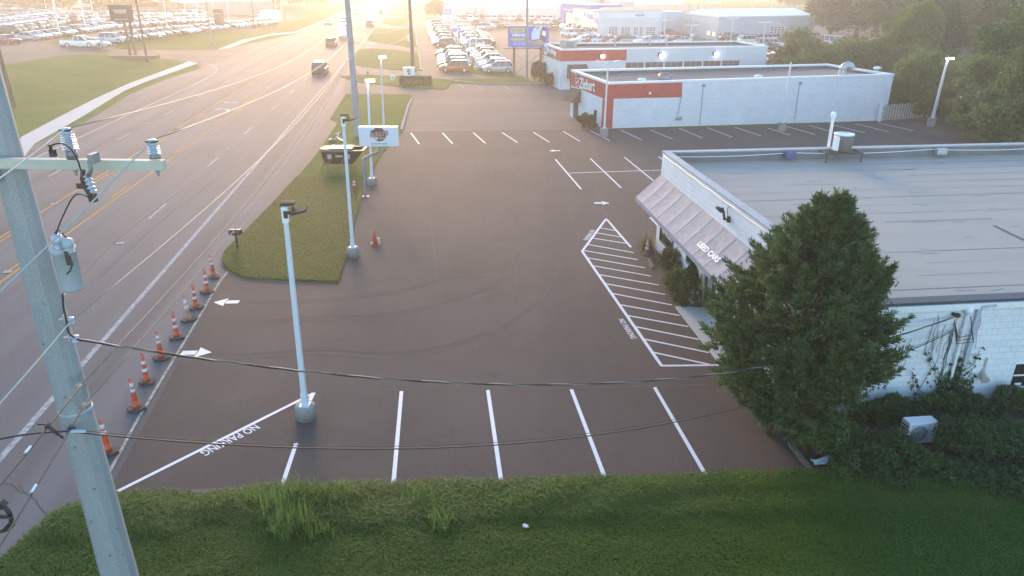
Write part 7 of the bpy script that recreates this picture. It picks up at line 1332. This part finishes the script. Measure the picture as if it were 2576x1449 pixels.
P, rough_, ln, patch = P[~hi_], rough_[~hi_], ln[~hi_], patch[~hi_]; gr = link('lawn_grass', np_mesh('lawn_grass', blades(P, ln, .0075+.004*rg.uniform(0, 1, len(P))+.003*rough_, .35+.75*rg.uniform(0, 1, len(P)), rg), None, L_grass)); tag(gr, kind='stuff')
m_ = rg.uniform(0, 1, len(Ph)) < .10; Pd = Ph[m_]; tag(link('dry_grass', np_mesh('dry_grass', blades(Pd, rg.uniform(.12, .35, len(Pd)), np.full(len(Pd), .005), .5+.6*rg.uniform(0, 1, len(Pd)), rg), None, L_straw)), kind='stuff')
# short grass on the island
ip = np.array(isl_poly); P = np.stack([rg.uniform(ip[:, 0].min(), ip[:, 0].max(), 160000), rg.uniform(ip[:, 1].min(), 48, 160000)], 1); P = P[inside(P, isl_poly)]; n = len(P)
o = link('island_grass', np_mesh('island_grass', blades(P, rg.uniform(.05, .11, n), np.full(n, .012), .4+.6*rg.uniform(0, 1, n), rg), None, leafmat('island blades', (.075, .135, .016), (.14, .19, .03)))); o.location.z = .05; tag(o, kind='stuff')
GT_ = 'tall weed clumps by the timber kerb'
wl = [(745, 1262, 1.0, 'tall pale weed clump hanging over the kerb below the short stripe'), (690, 1300, 1.05, 'tall pale weed clump, leftmost and largest of the clumps'), (715, 1340, .95, 'pale weed clump lowest down the bank'), (762, 1325, .9, 'pale weed clump right of the lowest one'), (655, 1275, .8, 'pale weed clump at the left end of the clumps'), (795, 1262, .8, 'arching weed clump right of the short stripe'), (800, 1345, .6, 'small pale weed clump alone on the mown bank'), (870, 1262, .75, 'arching weed clump midway to the long stripe'), (1060, 1265, .65, 'green weed clump above the red carton'), (1108, 1325, .7, 'green weed clump right of the red carton'), (1215, 1250, .5, 'small weed clump below the second long stripe'), (1190, 1265, .45, 'tiny weed clump near the second long stripe'), (850, 1300, .55, 'lone grassy clump left of the red carton'), (1730, 1225, .45, 'dry tuft beside the timber kerb near the right end'), (1420, 1235, .4, 'low tuft at the timber kerb below the third long stripe')]
for i, (u, v, k, lab) in enumerate(wl): tuft('weed_clump', lab, g(u, v), int(80*k+40), .80*k, .50, L_weed if i < 13 else L_straw, .019, 'weed', GT_, 80+i)
# ------------------------------------------------------------------ timber kerb, litter, air unit
a, b = g(250, 1250.5), g(2032, 1193); d = (b-a); n = 8; mT = m_wood
for i in range(n):
    p = a+d*((i+.5)/n); o = MB().box((0, 0, 0), (d.length/n-.06, .16, .15)).build('kerb_timber', mT, None, .012); o.location = p+Vector((0, -.10+random.uniform(-.04, .03), .05+random.uniform(-.03, .03))); o.rotation_euler = (random.uniform(-.05, .05), random.uniform(-.008, .008), math.atan2(d.y, d.x)+random.uniform(-.012, .012)); tag(o, 'weathered kerb timber, %s from the left along the front of the lot' % (ORD[i] if i < n-1 else 'last'), 'timber', 'timbers along the front of the lot')
for i, (p0, p1, lab) in enumerate(((q24(245, 680), q24(300, 795), 'short grey timber along the planting bed by the worn cone'), (q24(402, 925), q24(528, 1085), 'pale split timber along the planting bed by the conical shrub'), ((1925, 1040), (1978, 1108), 'broken rotten timber beside the trunk of the cedar'), ((1985, 1120), (2040, 1188), 'rotten timber at the right corner of the lot'), ((2040, 1196), (2120, 1194), 'grey timber running right from the lot corner'))):
    a, b = g(*p0), g(*p1); d = b-a; o = MB().box((0, 0, 0), (d.length, .13, .12)).build('bed_timber', mT, None, .015); o.location = (a+b)/2+Vector((0, 0, .07)); o.rotation_euler = (.1, .02, math.atan2(d.y, d.x)); tag(o, lab, 'timber', 'timbers edging the beds')
def crumple(name, label, p, s_, mat, seed=1, cat='litter'):
    r_ = random.Random(seed); mb = MB(); N = 5; V = [((i/N-.5)*s_[0]+r_.uniform(-.02, .02), (j/N-.5)*s_[1]+r_.uniform(-.02, .02), .03+s_[2]*r_.uniform(0, 1)*(1-abs(i/N-.5))) for j in range(N+1) for i in range(N+1)]; mb.add(V, [(j*(N+1)+i, j*(N+1)+i+1, (j+1)*(N+1)+i+1, (j+1)*(N+1)+i) for j in range(N) for i in range(N)], 0, True)
    o = mb.build(name, mat); so_ = o.modifiers.new('thick', 'SOLIDIFY'); so_.thickness = .004; o.location = Vector(p)+Vector((0, 0, .06)); return tag(o, label, cat)
crumple('carton', 'crushed red and white carton lying in the grass bank', g(1042, 1301), (.24, .14, .07), M('red carton', (.55, .06, .07), .6, var=(.65, .6, .6), scale=5), 1); crumple('paper_cup', 'white crushed cup lowest in the mown grass', g(1321, 1333), (.13, .12, .1), m_whitem, 2); crumple('paper_scrap', 'white paper scrap in the grass below the third long stripe', g(1549, 1273), (.14, .12, .1), m_whitem, 3)
crumple('paper_scrap', 'pale scrap by the kerb at the right end', g(1889, 1218), (.22, .10, .05), m_whitem, 4); crumple('plastic_bag', 'grey white plastic bag caught in the bank above the red carton', g(1034, 1270), (.36, .24, .1), M('dull plastic', (.42, .44, .42), .4), 5); crumple('plastic_sheet', 'torn pale plastic sheet at the right corner of the lot', g(2078, 1172), (.8, .3, .2), M('pale plastic film', (.50, .56, .58), .35), 6); crumple('paper_scrap', 'small pale scrap far right in the dark grass', g(2535, 1246), (.2, .1, .06), M('dull plastic'), 7)
p = g(1744, 768); t = thing('plastic_sack', 'full white printed plastic sack standing by the office door', 'sack', p+Vector((0, 0, .04))); mb = MB(); rings = []
for z, r0_ in ((0, .20), (.06, .25), (.2, .26), (.34, .22), (.48, .15), (.54, .19), (.60, .16)): rings.append([(r0_*(1+.12*math.sin(3*a_+z*9))*math.cos(a_), r0_*.75*(1+.12*math.cos(4*a_+z*7))*math.sin(a_), z+.02*math.sin(5*a_)) for a_ in np.linspace(0, 2*PI, 17)[:-1]])
mb.loft(rings, 0, True).build('sack', M('white plastic', (.62, .64, .68), .4), t); MB().box((-.05, -.20, .30), (.10, .02, .14), .1).box((0, -.21, .16), (.2, .02, .05), .1).build('print', M('dark blue print', (.06, .06, .2), .5), t)
ap = g(2312, 1121); rz = math.atan2(e1.y, e1.x); t = thing('air_unit', 'white outdoor air conditioner unit standing in the weeds by the side wall', 'air conditioner', ap, rz)
MB().box((0, .17, .42), (.86, .36, .66)).build('cabinet', m_whitem, t, .015); MB().box((-.08, -.016, .42), (.58, .01, .58)).build('front_panel', M('pale unit panel', (.55, .58, .6), .4), t); MB().lathe((-.12, -.02, .42), [(.24, 0), (.25, .015), (.23, .02), (0, .012)], 28, axis=Vector((0, -1, 0))).build('fan_grille', M('fan grey', (.17, .19, .2), .5), t)
mb = MB()
for k in range(6): mb.lathe((-.12, -.034, .42), [(.04+.036*k, 0), (.044+.036*k, .004), (.048+.036*k, 0)], 24, axis=Vector((0, -1, 0)))
mb.build('grille_rings', m_galv, t); mb = MB()
for k in range(5): mb.box((-.435, .17, .2+.1*k), (.01, .26, .05))
mb.build('side_louvre', m_black, t); MB().add([(.27, -.012, .60), (.35, -.012, .64), (.35, -.012, .60), (.29, -.012, .56)], [(0, 1, 2, 3)]).add([(.29, -.012, .555), (.35, -.012, .59), (.35, -.012, .555)], [(0, 1, 2)]).build('logo_mark', M('cyan mark', (.05, .35, .5), .5), t); MB().box((-.28, .17, .045), (.06, .4, .09)).box((.28, .17, .045), (.06, .4, .09)).build('feet', m_black, t)
